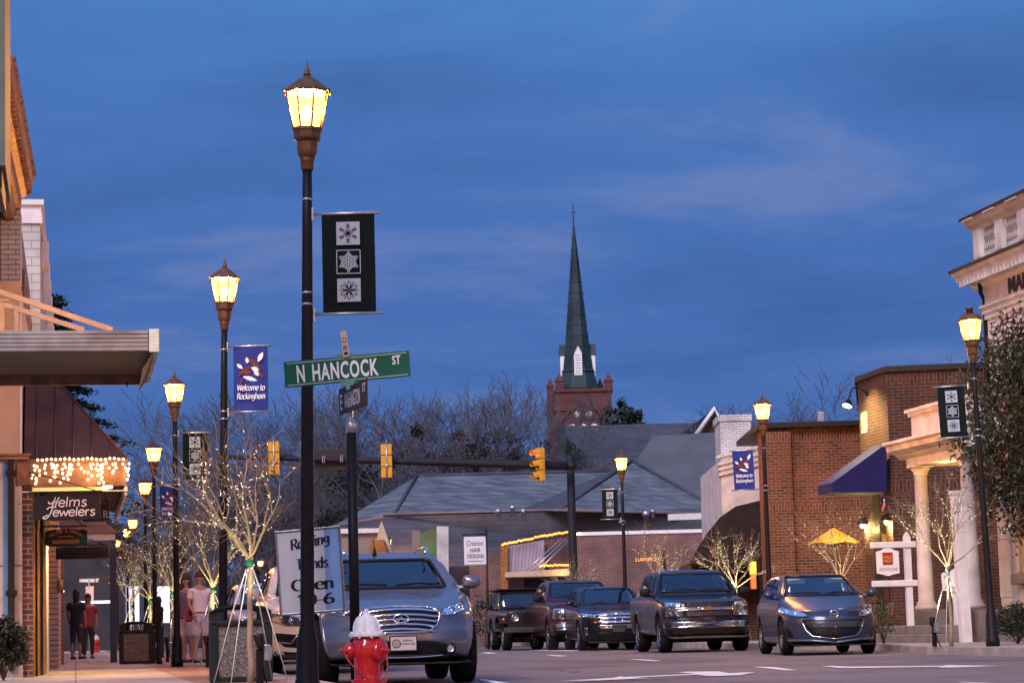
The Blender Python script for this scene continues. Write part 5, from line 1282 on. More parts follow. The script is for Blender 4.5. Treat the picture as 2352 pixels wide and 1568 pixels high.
mb = SB(t); mb.box(bx_-.028, bx_+.004, ax_-.015, ax_+.01, zm+.06, zt_-.1); mb.build('edge_trim', M['white_paint'], t)
xd = pba(28, 1250, D1)[0]
mb = SB(t); mb.bbox(xd-.045, xd+.04, ax_-.11, ax_-.02, KERB+.1, zm-.04, .015); pd = mb.build('downpipe', M['dark_metal'], t)
mb = SB(t)
for z_ in (zm-.25, zm-1.9): mb.bbox(xd-.08, xd+.075, ax_-.125, ax_-.01, z_, z_+.07, .008)
mb.build('pipe_bracket', M['dark_metal'], pd)
xs_ = pba(14, 1250, D1)[0]; mb = SB(t); mb.box(xs_-.035, xs_+.03, ax_-.012, ax_-.001, KERB+.3, zm-.06); mb.build('blue_strip', mat('faded blue paint', (.14,.25,.36), .6, 0, .15, 4), t)
# flat canopy
t = sthing('flat_canopy', 'flat metal canopy over the sidewalk hung on two orange struts', 'canopy', .9, 25)
nb, na, nz = pba(365, 805, F/222); fb, fa, fz = pba(350, 878, F/197.6); zt2 = pba(365, 757, F/222)[2]
mb = SB(t)
for k in range(5):
    h = (zt2-nz)/5; mb.bbox(nb-2.6, nb-.105, na, na+.05, nz+h*k+.002, nz+h*(k+1)-.002, .006)
    mb.bbox(nb-.04+.0, nb, na+.06, fa, nz+h*k+.002, nz+h*(k+1)-.002, .006)
mb.bbox(nb-2.6, nb, fa, fa+.05, nz-.0, zt2, .006)
mb.build('fascia', M['alu'], t)
mb = SB(t); mb.bbox(nb-.10, nb+.004, na-.006, na+.055, nz-.012, zt2+.012, .006)
for k in range(5): mb.box(nb-.085, nb-.01, na-.010, na-.005, nz+.02+k*.042, nz+.028+k*.042)
mb.build('corner_cap', M['mint'], t)
mb = SB(t); mb.box(nb-2.6, nb-.05, na+.052, fa-.002, nz+.075, nz+.10); mb.box(nb-2.6, nb-.05, na+.052, fa, zt2-.02, zt2-.004)
mb.build('soffit', M['soffit'], t)
mb = SB(t); q = .05
mb.add([(nb-.05, na+.05, nz), (nb-.05, fa, nz), (nb-.13, fa, nz-.10), (nb-.13, na+1.5, nz-.02)], [(0,1,2,3)]); mb.bbox(nb-2.6, nb-.08, fa-.06, fa-.004, nz-.03, nz+.08, .006); mb.build('gutter', M['cornice_brown'], t)
for (p0, p1, D_) in (((-60,650),(258,758),25.4),((-60,678),(194,758),27.4)):
    A_ = Vector(pba(*p0, D_)); B_ = Vector(pba(*p1, D_)); mb = SB(t); d = (B_-A_).normalized(); up_ = Vector((-d.z,0,d.x))*.028
    if up_.z < 0: up_ = -up_
    vs = [p + s_*up_ + Vector((0,y_,0)) for p in (A_, B_) for s_ in (-1,1) for y_ in (-.02,.02)]
    mb.add(vs, [(0,1,3,2),(4,6,7,5),(0,4,5,1),(2,3,7,6),(0,2,6,4),(1,5,7,3)]); mb.build('strut', M['orange_wood'], t)
    for px in (5, 38):
        pz = pba(px, 700 if D_ < 26 else 716, D_)
        if (px == 5) == (D_ < 26):
            mb = SB(t); mb.bbox(pz[0]-.025, pz[0]+.025, pz[1]-.02, pz[1]+.02, zt2, pz[2]+.03, .004); mb.bbox(pz[0]-.10, pz[0]+.07, pz[1]-.025, pz[1]+.025, pz[2]+.03, pz[2]+.06, .004); mb.build('strut_post', M['orange_wood'], t)
mb = SB(t); mb.tube([(pba(292,870,27.9)[0], fa-.07, nz+.0), (pba(292,870,27.9)[0], fa-.07, nz-.06)], .008, 6); mb.build('hook', M['dark_metal'], t)
# jeweller's building with the bronze awning
D2 = F/164; ob, oa, oz = pba(290, 1050, D2); zb2 = pba(290, 1115, D2)[2]; wb2, _, ztop2 = pba(55, 772, D2)
t = sthing('awning_shop', 'brick shop with a bronze metal awning roof over the sidewalk', 'shop', wb2, oa)
La = 8.0; hip = 1.45
mb = SB(t); vs = [(wb2, oa, oz), (ob, oa, oz), (wb2, oa+hip, ztop2), (ob, oa+La, oz), (wb2, oa+La, ztop2), (wb2, oa+La, oz)]
mb.add(vs, [(0,1,2), (1,3,4,2), (3,5,4), (0,2,4,5)]); mb.build('awning_roof', M['awn_metal'], t)
mb = SB(t)
for f in (.12,.30,.48,.66,.84):
    p0 = Vector((wb2+(ob-wb2)*f, oa-.01, oz+.012)); p1 = Vector((wb2, oa+hip*1, ztop2)).lerp(Vector((ob, oa, oz)), f) ; p1.z += .012
    mb.tube([p0, Vector((p0.x, p1.y, p1.z))], .012, 5)
mb.tube([(ob, oa, oz+.01), (wb2, oa+hip, ztop2+.01)], .016, 6)
for k in range(30):
    y_ = oa + hip*.2 + k*.55
    if y_ < oa+La: mb.tube([(ob, y_, oz+.01), (wb2+.02, y_, ztop2-.0)] if y_ > oa+hip else [(ob, y_, oz+.01), (ob+(wb2-ob)*((y_-oa)/hip), y_, oz+(ztop2-oz)*((y_-oa)/hip)+.01)], .010, 4)
mb.build('seam', M['awn_metal'], t)
mb = SB(t); mb.box(wb2, ob-.001, oa, oa+.04, zb2, oz-.004); mb.box(ob-.04, ob, oa+.041, oa+La, zb2, oz-.004); mb.bbox(wb2-.05, ob+.02, oa-.03, oa+.0, oz-.06, oz-.005, .008); mb.build('fascia', M['cornice_brown'], t)
mb = SB(t); mb.box(wb2, ob-.05, oa+.05, oa+La, zb2+.05, zb2+.08); mb.build('soffit', M['soffit'], t)
mb = SB(t); mb.box(wb2-.1, ob+.02, oa-.005, oa+.035, zb2-.075, zb2-.06); mb.box(ob-.03, ob+.01, oa+.04, oa+La, zb2-.13, zb2-.002); mb.build('trim_board', M['white_paint'], t)
mb = SB(t); mb.box(wb2+.1, ob-.25, oa+.09, oa+.13, zb2-.055, zb2-.004); mb.build('strip_light', emis('warm strip light', (1.0,.66,.22), .9), t)
mb = SB(t); x_ = pba(247,1118,D2)[0]; mb.bbox(x_-.07, x_+.07, oa+.0, oa+.05, zb2-.035, zb2+.02, .01); mb.build('flood_light', emis('flood light', (1.0,.88,.6), 6), t)
light('SPOT', 'soffit_light', (x_-t['_b']+.1, .35, zb2-.06), 420, (1,.60,.25), t, .05, spot_size=R(120), spot_blend=.6).rotation_euler = (R(-6), 0, 0)
light('SPOT', 'soffit_light', (-.1+.45, 4.5, zb2-.06), 420, (1,.60,.25), t, .05, spot_size=R(120), spot_blend=.6).rotation_euler = (0, 0, 0)
mb = SB(t); cb0 = pba(49, 1300, D2)[0]; cb1 = pba(76, 1300, D2)[0]; mb.box(cb0, cb1, oa+.06, oa+.6, KERB, zb2+.1); mb.build('brick_column', M['redbrick'], t)
mb = SB(t); mb.bbox(cb0-.06, cb1-.01, oa-.04, oa+.5, zb2+.02, oz-.05, .01); mb.build('column_head', M['cornice_brown'], t)
mb = SB(t); mb.box(wb2-3, cb0-.001, oa+.2, oa+La, KERB, ztop2+.8); mb.build('wall', M['beige'], t)
for (x0, x1, D_, mt, nm, ztop_) in ((76,81,34.3,'brass','door_frame',2.72),(81,86,34.6,'cornice_brown','door_frame',2.72),(86,90,34.4,'brass','door_frame',2.72),(90,99,35.4,'dark_glass','shop_window',2.72),(99,104,36,'brass','door_frame',2.6),(104,111,38.5,'white_paint','door_frame',2.5)):
    A_ = pba(x0, 1300, D_); B_ = pba(x1, 1300, D_); mb = SB(t); mb.box(A_[0], B_[0]-.001, A_[1], A_[1]+(1.5), KERB, ztop_); mb.build(nm, M[mt], t)
# fairy lights along the awning edge
t = sthing('fairy_lights', 'string of warm fairy lights hanging in icicles from the bronze awning edge', 'string lights', ob, oa)
wire = SB(t); q = random.Random(3); bulbs = []
xw = pba(84, 1050, D2)[0]; nst = 21; top = []
for i in range(nst):
    f = i/(nst-1); x = xw + (ob-xw)*f; y = oa-.04; z = oz-.02+q.uniform(-.02,.01); top.append(Vector((x,y,z)))
    nb_ = q.choice((2,3,4,3,5)); p = Vector((x,y,z)); pts = [p.copy()]
    for k in range(nb_):
        p = p + Vector((q.uniform(-.045,.05), q.uniform(-.015,.01), -q.uniform(.045,.075))); pts.append(p.copy()); bulbs.append(p + Vector((q.uniform(-.02,.02),-.01,-.01)))
    wire.tube(pts, .0035, 4); bulbs.append(Vector((x+.02,y-.01,z+.01)))
wire.tube(top, .0045, 4)
for k in range(24):
    p = Vector((ob+q.uniform(-.02,.17), oa-.02+q.uniform(0,1.6), oz-.03-q.uniform(0,.34))); bulbs.append(p)
wire.tube([(ob+.05, oa, oz-.02),(ob+.06, oa+2.5, oz-.02)], .0045, 4); wire.tube([(xw,oa-.04,oz),(xw-.02,oa-.04,oz-.3),(xw+.05,oa-.04,oz-.45),(xw-.1,oa-.03,oz-.42)], .004, 4)
wire.build('wire', mat('amber wire', (.30,.14,.05), .5, 0, .1, 20), t)
bm_ = MB(); bm_.ball((0,0,0), .0155, .0155, .018, 8, 5); bme = bm_.mesh('bulb'); bme.materials.append(M['bulb_warm'])
for p in bulbs[:98]:
    o = bpy.data.objects.new('bulb', bme); col.objects.link(o); o.parent = t; o.location = p - Vector((ob, oa, 0))
light('POINT', 'string_glow', (-.5,-.15,oz-.18), 22, (1,.62,.28), t, .35); light('POINT', 'string_glow', (.05,-.05,oz-.2), 14, (1,.62,.28), t, .2)
# hanging shop signs
GL['H'] = (62, [[(4,42),(2,30),(18,26),(34,44),(40,76)],[(40,76),(34,36),(26,2)],[(26,36),(44,40)],[(62,74),(52,40),(46,6),(52,0)]])
GL['J'] = (52, [[(10,58),(26,74),(52,78),(66,74)],[(48,76),(40,36),(28,0),(10,-20),(-6,-14),(0,-2),(24,10)]])
GL['B'] = GL['R']
def bracket(t, w_, ztop, x0):
    mb = MB(); mb.bbox(x0-.05, w_, -.012, .012, ztop, ztop+.02, .004); mb.build('hanger_bar', M['dark_metal'], t)
    mb = MB(); mb.tube([(x0-.05,0,ztop+.28),(x0+.3,0,ztop+.20),(w_*.9,0,ztop+.02)], .008, 5); mb.build('brace', M['dark_metal'], t)
def sgn(name, label, px0, px1, py0, py1, D_):
    A_ = Vector(pba(px0, py1, D_)); B_ = Vector(pba(px1, py0, D_)); t = thing(name, label, 'sign', st(A_.x, A_.y, A_.z), TH*.35); return t, (B_.x-A_.x), (B_.z-A_.z)
M['sign_black'] = mat('black sign board', (.016,.013,.016), .55, 0, .2, 5); M['sign_brown2'] = mat('brown sign board', (.06,.038,.028), .6, 0, .25, 6)
M['copper_letter'] = mat('copper lettering', (.62,.30,.13), .45, 0, .1, 9); M['bronze_letter'] = mat('dim bronze lettering', (.13,.075,.045), .5, .2, .1, 9)
M['forest'] = mat('forest green panel', (.02,.10,.06), .5, 0, .2, 5)
t, w_, h_ = sgn('hanging_sign', 'black hanging board with white script lettering under the fairy lights', 75, 236, 1134, 1198, F/167)
pl = [(.02*w_,h_*.08),(.03*w_,h_*.9),(.0,h_),(w_,h_),(.97*w_,h_*.9),(.98*w_,h_*.10),(.80*w_,h_*.07),(.66*w_,.0),(.62*w_,h_*.03),(.38*w_,h_*.03),(.34*w_,0),(.20*w_,h_*.07)]
mb = MB(); mb.prism(pl, -.02, .02); bo = mb.build('board', M['sign_black'], t)
mb = MB(); pen_text(mb, 'Helms', .22*w_, .78*w_, .56*h_, .50*h_, -.023, nib=(.0,.0), thin=.095, serif=False, shear=.10); pen_text(mb, 'Jewelers', .17*w_, .90*w_, .20*h_, .46*h_, -.023, nib=(0,0), thin=.10, serif=False, shear=.10); mb.build('lettering', M['letter_white'], bo)
bracket(t, w_, h_+.04, 0); mb = MB()
for x in (.17*w_,.83*w_): mb.tube([(x,0,h_),(x,0,h_+.05)], .006, 5)
mb.build('chain', M['dark_metal'], t)
t, w_, h_ = sgn('hanging_sign', 'dark board showing one white R, mostly behind the script sign', 190, 251, 1155, 1198, F/160)
mb = MB(); mb.prism([(0,0),(.8*w_,0),(w_,.2*h_),(w_,h_),(0,h_)], -.015, .015); bo = mb.build('board', M['sign_black'], t)
mb = MB(); pen_text(mb, 'R', .78*w_, .95*w_, .22*h_, .52*h_, -.018, nib=(.06,0), thin=.06); mb.build('lettering', M['print_grey'], bo); bracket(t, w_, h_+.02, 0)
t, w_, h_ = sgn('hanging_sign', 'brown and green attorney board with arched copper lettering below the script sign', 103, 201, 1211, 1257, F/155)
mb = MB(); mb.prism([(.0,.12*h_),(.02*w_,.85*h_),(.10*w_,.93*h_),(.22*w_,.90*h_),(.5*w_,h_),(.78*w_,.90*h_),(.92*w_,.94*h_),(w_,.85*h_),(w_,.12*h_),(.8*w_,.05*h_),(.7*w_,0),(.3*w_,0),(.22*w_,.05*h_)], -.018, .018); bo = mb.build('board', M['sign_brown2'], t)
mb = MB(); flatpoly(mb, [(.28*w_,.06*h_),(.72*w_,.06*h_),(.88*w_,.14*h_),(.97*w_,.16*h_),(.97*w_,.70*h_),(.80*w_,.60*h_),(.70*w_,.45*h_),(.66*w_,.18*h_)], -.0195); mb.build('green_field', M['forest'], bo)
mb = MB(); s_ = 'MELANIE J. CARROLL'; n = len(s_)
for i, ch in enumerate(s_):
    if ch == ' ': continue
    f = (i+.5)/n; x = w_*(.13+.76*f); z = h_*(.55 + .24*math.sin(math.pi*f)); 
    text_fit(mb, ch, x-.020, x+.020, z, z+.16*h_ if ch != '.' else z+.03*h_, -.021, bold=.015)
for sx in (-1,1): mb.ribbon(cr([(.5*w_,.56*h_),(.5*w_+sx*.10*w_,.58*h_),(.5*w_+sx*.16*w_,.53*h_),(.5*w_+sx*.18*w_,.57*h_)], 4), .014, -.021)
mb.box(.19*w_,.82*w_,-.0225,-.0205,.20*h_,.38*h_); mb.build('copper_lettering', M['copper_letter'], bo)
mb = MB(); text_fit(mb, 'Attorney At Law', .22*w_,.79*w_,.235*h_,.35*h_,-.0245, bold=.01); mb.build('dark_lettering', M['sign_black'], bo); bracket(t, w_, h_+.02, 0)
t, w_, h_ = sgn('hanging_sign', 'dark two line attorneys board with dim bronze lettering, lowest of the hanging signs', 129, 250, 1254, 1284, F/140)
mb = MB(); mb.bbox(0,w_,-.02,.02,0,h_,.006); bo = mb.build('board', M['sign_black'], t)
mb = MB(); text_fit(mb, 'PRELIPP & SCOTT', .04*w_,.96*w_,.54*h_,.90*h_,-.022, bold=.01); text_fit(mb, 'Attorneys At Law', .18*w_,.80*w_,.12*h_,.40*h_,-.022, shear=.15); mb.build('lettering', M['bronze_letter'], bo); bracket(t, w_, h_+.02, 0)
# porch and shop farther along
A_ = pba(112, 1300, 42); B_ = pba(134, 1300, 42); t = sthing('clapboard_shop', 'pink white clapboard shopfront behind the hanging signs', 'shop', A_[0], A_[1])
mb = SB(t); mb.box(A_[0]-2, B_[0], A_[1], A_[1]+8, KERB, 2.75); mb.build('wall', M['siding'], t)
C_ = pba(146, 1300, 50); mb = SB(t); mb.box(B_[0]-.1, C_[0], C_[1], C_[1]+.6, KERB, 2.35); mb.build('pier', M['ochre_brick'], t)
P_ = pba(137, 1345, 41.8); mb = SB(t); mb.lathe([(.02,-.12),(.05,-.08),(.055,.08),(.02,.13)], 10, (P_[0],P_[1]-.05,P_[2])); mb.build('wall_lamp', M['brass'], t)
pa = pba(252, 1250, 52); pb_ = pba(267, 1250, 52); t = sthing('shop_porch', 'low shingled porch on a dark blue post over the far sidewalk', 'porch', pb_[0], pb_[1])
z1_ = pba(250,1240,52)[2]; z2_ = pba(250,1225,52)[2]; z3_ = pba(250,1184,52)[2]; lb = pba(132,1200,52)[0]
mb = SB(t); mb.bbox(pa[0], pb_[0], pa[1], pa[1]+.16, KERB, z1_, .01); mb.build('post', M['navy_post'], t)
mb = SB(t); mb.box(lb-1, pb_[0]-.02, pa[1]-.05, pa[1]+8, z1_, z2_); mb.build('fascia', M['white_paint'], t)
mb = SB(t); mb.add([(lb-1,pa[1]-.12,z2_+.004),(pb_[0]+.05,pa[1]-.12,z2_+.004),(lb+.55,pa[1]+1.0,z3_+.35),(lb-1,pa[1]+1.0,z3_+.35),(pb_[0]+.05,pa[1]+8,z2_+.004),(lb+.55,pa[1]+8,z3_+.35)], [(0,1,2,3),(1,4,5,2)]); mb.build('shingle_roof', M['shingle_tan'], t)
mb = SB(t); mb.box(lb-1, lb-.2, pa[1]+.3, pa[1]+40, KERB, z1_-.01); mb.build('wall', M['grey_wall'], t)
for k in range(12):
    mb = SB(t); mb.ball((lb-.12, pa[1]+3+3.1*k, 1.5+.9*(k%3)*.5), .09); mb.build('wall_lamp', M['bulb_warm'], t)  # bulbs added along this wall for warm reflections on the cars
# ------------------------------------------------------------------ right side
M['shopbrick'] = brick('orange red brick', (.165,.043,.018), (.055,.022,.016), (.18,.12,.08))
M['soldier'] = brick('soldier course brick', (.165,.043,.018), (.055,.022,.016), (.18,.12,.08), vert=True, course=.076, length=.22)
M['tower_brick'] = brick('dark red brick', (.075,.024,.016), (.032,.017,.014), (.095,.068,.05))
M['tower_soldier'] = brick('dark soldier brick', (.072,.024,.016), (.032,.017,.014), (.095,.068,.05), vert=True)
M['pink_white'] = mat('weathered white stone', (.47,.45,.43), .8, 0, .22, 2.2, bump=.2, bscale=14)
M['stone_grey'] = mat('grey step stone', (.16,.145,.13), .85, 0, .3, 2.5, bump=.3)
def gp(px, D_): p = spot(px, D_, 0); return Vector((p.x, p.y))
def zz_(px, py, D_): return at(px, py, D_).z
def planwall(t, name, pts, z0, z1, mt, out=0.0):
    mb = MB(t.location); c = sum(pts, Vector((0,0)))/len(pts)
    if out: pts = [c + (p-c).normalized()*((p-c).length+out) for p in pts]
    mb.prism([(p.x, p.y) for p in pts], z0, z1, 'xy'); return mb.build(name, mt, t)
def wx(px, py, D_): return at(px, py, D_)
wl = [wx(1747,1200,64.6), wx(1760,1200,62.6), wx(2004,1200,62.6), wx(2004,1200,69), wx(1747,1200,69)]; wl = [Vector((p.x,p.y)) for p in wl]
zw_ = zz_(1860, 967, 62.6)
t = thing('brick_shop', 'orange brick shop wall with pilaster beneath a black parapet cap', 'building', (wl[1].x, wl[1].y, 0))
planwall(t, 'wall', wl, 0, zw_-.14, M['shopbrick'])
mb = MB(t.location); x0 = wl[1].x; x1 = wx(1822,1200,62.6).x; xr_ = wl[2].x
mb.box(x0-.001, x1, wl[1].y-.16, wl[1].y, 0, zw_-.30); mb.build('pilaster', M['shopbrick'], t)
for z0, z1 in ((zw_-.50, zw_-.24),(zz_(1860,1170,62.6)-.02, zz_(1860,1170,62.6)+.20)):
    mb = MB(t.location); mb.box(x0-.004, x1+.003, wl[1].y-.164, wl[1].y-.16, z0, z1); mb.build('soldier_course', M['soldier'], t); mb = MB(t.location); mb.box(x1+.004, xr_, wl[1].y-.004, wl[1].y, z0, z1); mb.build('soldier_course', M['soldier'], t)
mb = MB(t.location); mb.bbox(x0-.15, xr_, wl[1].y-.26, wl[1].y+6, zw_-.14, zw_, .01); mb.build('parapet_cap', M['dark_metal'], t)
mb = MB(t.location); p = wx(1888, 960, 64); mb.bbox(p.x-.1,p.x+.06,p.y,p.y+.2,zw_-.05,zz_(1888,945,64),.01); mb.build('roof_vent', M['steel'], t)
tw = [wx(1979,1100,59.6), wx(2046,1100,57.2), wx(2310,1100,56.8), wx(2310,1100,66), wx(1979,1100,66)]; tw = [Vector((p.x,p.y)) for p in tw]
zt_ = zz_(2050, 838, 57.2)
t = thing('brick_tower', 'taller dark brick corner block with lit angled face and blue awning below', 'building', (tw[1].x, tw[1].y, 0))
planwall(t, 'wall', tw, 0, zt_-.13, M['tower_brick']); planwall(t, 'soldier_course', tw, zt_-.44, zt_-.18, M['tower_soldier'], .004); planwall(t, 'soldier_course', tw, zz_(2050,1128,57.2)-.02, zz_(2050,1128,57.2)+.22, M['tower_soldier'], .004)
planwall(t, 'parapet_cap', tw, zt_-.129, zt_, M['dark_metal'], .10)
lv = (tw[1]-tw[0]); ln = Vector((lv.y, -lv.x)).normalized()
if ln.y > 0: ln = -ln
def face(f0, f1, z0, z1, name, mt, o=.02, d=.03):
    a = tw[0]+lv*f0 + ln*o; b = tw[0]+lv*f1 + ln*o; mb = MB(t.location)
    mb.prism([(a.x,a.y),(b.x,b.y),(b.x-ln.x*d,b.y-ln.y*d),(a.x-ln.x*d,a.y-ln.y*d)], z0, z1, 'xy'); return mb.build(name, mt, t)
face(.36, .60, .3, zz_(2010,1135,58), 'door', M['plastic']); face(.64,.80, zz_(2030,1440,58)+.6, zz_(2030,1200,58), 'window', M['dark_glass'])
face(.08,.30, zz_(2000,985,58), zz_(2000,935,58), 'plaque', mat('grey mural plaque', (.22,.24,.18), .7, 0, .6, 8))
# gooseneck lamp on the tower
ga = wx(1990, 903, 59.0); gh = wx(1947, 926, 57.8); t2 = thing('gooseneck_lamp', 'black gooseneck lamp lit white on the upper brick tower face', 'wall lamp', ga)
mb = MB(ga); mb.tube(cr([ga, wx(1972,890,58.7), wx(1958,893,58.2), wx(1951,910,57.9), gh+Vector((0,0,.05))], 6), .018, 6); mb.ball(ga, .06); mb.build('arm', M['black_metal'], t2)
dv_ = Vector((-.35,-.35,-1)).normalized(); ax = dv_.to_track_quat('-Z','Y').to_matrix().to_4x4()
def orient(mb, c): mb.v = [c + ax @ v for v in mb.v]
mb = MB(ga); mb.lathe([(.02,.10),(.05,.09),(.07,.04),(.15,-.05),(.16,-.07)], 18); orient(mb, gh); mb.build('shade', M['black_metal'], t2)
mb = MB(ga); mb.lathe([(.145,-.06),(.08,-.085),(0,-.095)], 16); orient(mb, gh); mb.build('bulb', emis('cool white bulb', (1,.97,.85), 8), t2)
fc = tw[0]+lv*.5; g = light('SPOT', 'gooseneck_light', (0,0,0), 1000, (1,.78,.30), t2, .06, spot_size=R(130), spot_blend=.8)
g.location = Vector((fc.x, fc.y, zt_-.45)) + Vector((ln.x, ln.y, 0))*1.15 - ga; aim(g, (-ln.x*.6, -ln.y*.6, -1.0))
# wall sconces
sc0 = None
for px, py, D_, lab in ((1989,1200,58.6,'dome wall light at the left of the tower doorway'),(2041,1194,57.2,'dome wall light at the right of the tower doorway')):
    p = wx(px, py, D_); f = .1 if px < 2000 else .92; q_ = tw[0]+lv*f+ln*.10; p = Vector((q_.x, q_.y, p.z))
    if sc0 is None:
        sc0 = thing('wall_sconce', lab, 'wall lamp', p, 0, 'sconces beside the tower door')
        mb = MB(); mb.lathe([(.0,.14),(.05,.13),(.11,.09),(.17,.0),(.165,-.01)], 16); mb.tube([(0,.0,.12),(.10,.10,.16)], .02, 6); mb.build('shade', M['black_metal'], sc0)
        mb = MB(); mb.ball((0,0,-.03), .055, .055, .07); mb.build('bulb', emis('sconce bulb', (1,.72,.25), 9), sc0)
        light('POINT', 'sconce_light', (0,0,-.14), 110, (1,.70,.24), sc0, .05)
    else: put_copy(sc0, p, None, lab)
# blue awning
t = thing('shop_awning', 'blue sloped shop awning on the lit tower face', 'awning', wx(2036,1075,57))
def awr(D_, sh): return [wx(x+sh, y, D_) for x, y in ((2036,1018),(2036,1118),(2036,1130),(1912,1130),(1912,1108))]
r0_ = awr(56.9, 0); r1_ = [p + Vector((lv.normalized().x*-1.1-.05, lv.normalized().y*-1.1, 0)) for p in r0_]
mb = MB(t.location); mb.loft([r0_, r1_], smooth=False); mb.build('canvas', mat('royal blue canvas', (.006,.006,.070), .8, 0, .25, 3), t)
# yellow umbrella
pu = spot(1925, 60, KERB); ze = zz_(1925, 1250, 60); za = zz_(1925, 1209, 60); ru = (wx(1990,1250,60)-wx(1858,1250,60)).length/2
t = thing('patio_umbrella', 'yellow patio umbrella open in front of the orange brick wall', 'umbrella', pu)
mb = MB(); n = 6; vs = [(0,0,za-KERB)]; fs = []
for k in range(n*3):
    a = 2*math.pi*k/(n*3)+.3; rr_ = ru*(1 if k % 3 == 0 else .93); vs.append((rr_*math.cos(a), rr_*math.sin(a), ze-KERB+(.0 if k % 3 == 0 else .05)))
for k in range(n*3): fs.append((0, 1+k, 1+(k+1) % (n*3)))
mb.add(vs, fs); mb.build('canopy', mat('yellow canvas', (.36,.20,.02), .85, 0, .3, 3), t)
mb = MB(); mb.tube([(0,0,0),(0,0,za-KERB+.06)], .025, 8); mb.build('pole', M['plastic'], t)
# small neon sign
p = wx(2029, 1160, 56.6); t = thing('neon_sign', 'tiny red and blue glowing sign beneath the blue awning', 'sign', p)
mb = MB(); mb.tube([(-.03,-.02,-.08),(.02,-.02,.0),(.02,-.02,.06)], .015, 6); mb.build('red_tube', emis('red neon', (1,.05,.05), 3), t)
mb = MB(); mb.tube([(.02,-.02,.08),(.02,-.02,.15)], .013, 6); mb.build('blue_tube', emis('blue neon', (.15,.15,1), 3), t)
mb = MB(); mb.bbox(-.07,.07,0,.03,-.12,.18,.005); mb.build('backing', M['plastic'], t)
# dark barrel awning and cream building
t = thing('barrel_awning', 'dark brown rounded canvas awning between the lit trees', 'awning', wx(1665,1230,66))
mb = MB(t.location); pp = [wx(x,y,65) for x, y in ((1582,1296),(1600,1262),(1625,1222),(1655,1186),(1690,1162),(1748,1148),(1748,1288),(1700,1290),(1680,1308),(1630,1308),(1618,1294))]
mb.loft([pp, [p+Vector((.5,5,0)) for p in pp]], smooth=False); mb.build('canvas', mat('dark brown canvas', (.022,.014,.013), .85, 0, .3, 4), t)
mb = MB(t.location); p = wx(1638,1262,64.9); mb.bbox(p.x-.04,p.x+.04,p.y-.03,p.y-.0,p.z-.2,p.z+.02,.005); mb.build('menu_sign', mat('terracotta tag', (.30,.10,.06), .6, 0, .1, 5), t)
t = thing('cream_building', 'cream painted building with chimney block and stepped parapet', 'building', wx(1700,1200,71))
mb = MB(t.location); pp = [wx(x,y,71) for x, y in ((1668,1500),(1655,1056),(1748,1030),(1757,1500))]; mb.loft([pp, [p+Vector((0,8,0)) for p in pp]], smooth=False); mb.build('wall', M['pink_white'], t)
mb = MB(t.location)
for i, (y_, o_) in enumerate(((1046,9),(1062,5),(1074,4),(1086,3))):
    pp = [wx(x,y,71) for x, y in ((1655-o_,y_+7),(1655-o_,y_),(1700,y_-12),(1748,y_-26),(1748,y_-18),(1700,y_-5))]; mb.loft([[p-Vector((0,.08,0)) for p in pp], [p+Vector((0,.5,0)) for p in pp]], smooth=False)
mb.build('parapet_moulding', M['pink_white'], t)
mb = MB(t.location); a = wx(1653,960,74); b = wx(1724,960,74); mb.box(a.x,b.x,a.y,a.y+2,4,zz_(1690,955,74)); mb.box(a.x-.05,b.x+.03,a.y-.05,a.y+2,zz_(1690,966,74),zz_(1690,952,74)); mb.build('chimney', M['white_brick'], t)
a = wx(1752,1500,66); b = wx(1590,1500,66)
t = thing('restaurant_front', 'dim restaurant doorway with glowing yellow panel under the barrel awning', 'shop', (b.x, b.y, 0))
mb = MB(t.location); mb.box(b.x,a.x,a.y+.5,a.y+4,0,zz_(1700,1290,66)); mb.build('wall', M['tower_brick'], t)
mb = MB(t.location); p = wx(1732,1290,65); mb.bbox(p.x-.10,p.x+.06,p.y,p.y+.4,zz_(1732,1318,65),zz_(1732,1266,65),.02); mb.build('lit_panel', emis('yellow lamp panel', (1,.62,.08), .8), t)
mb = MB(t.location); mb.bbox(p.x-.09,p.x+.05,p.y+.02,p.y+.4,zz_(1732,1352,65),zz_(1732,1319,65),.02); mb.build('amber_panel', emis('amber door glow', (.9,.25,.03), .16), t)
mb = MB(t.location); mb.box(p.x+.12,p.x+.42,p.y-.1,p.y+.4,.1,zz_(1732,1262,65)); mb.build('door', M['plastic'], t)
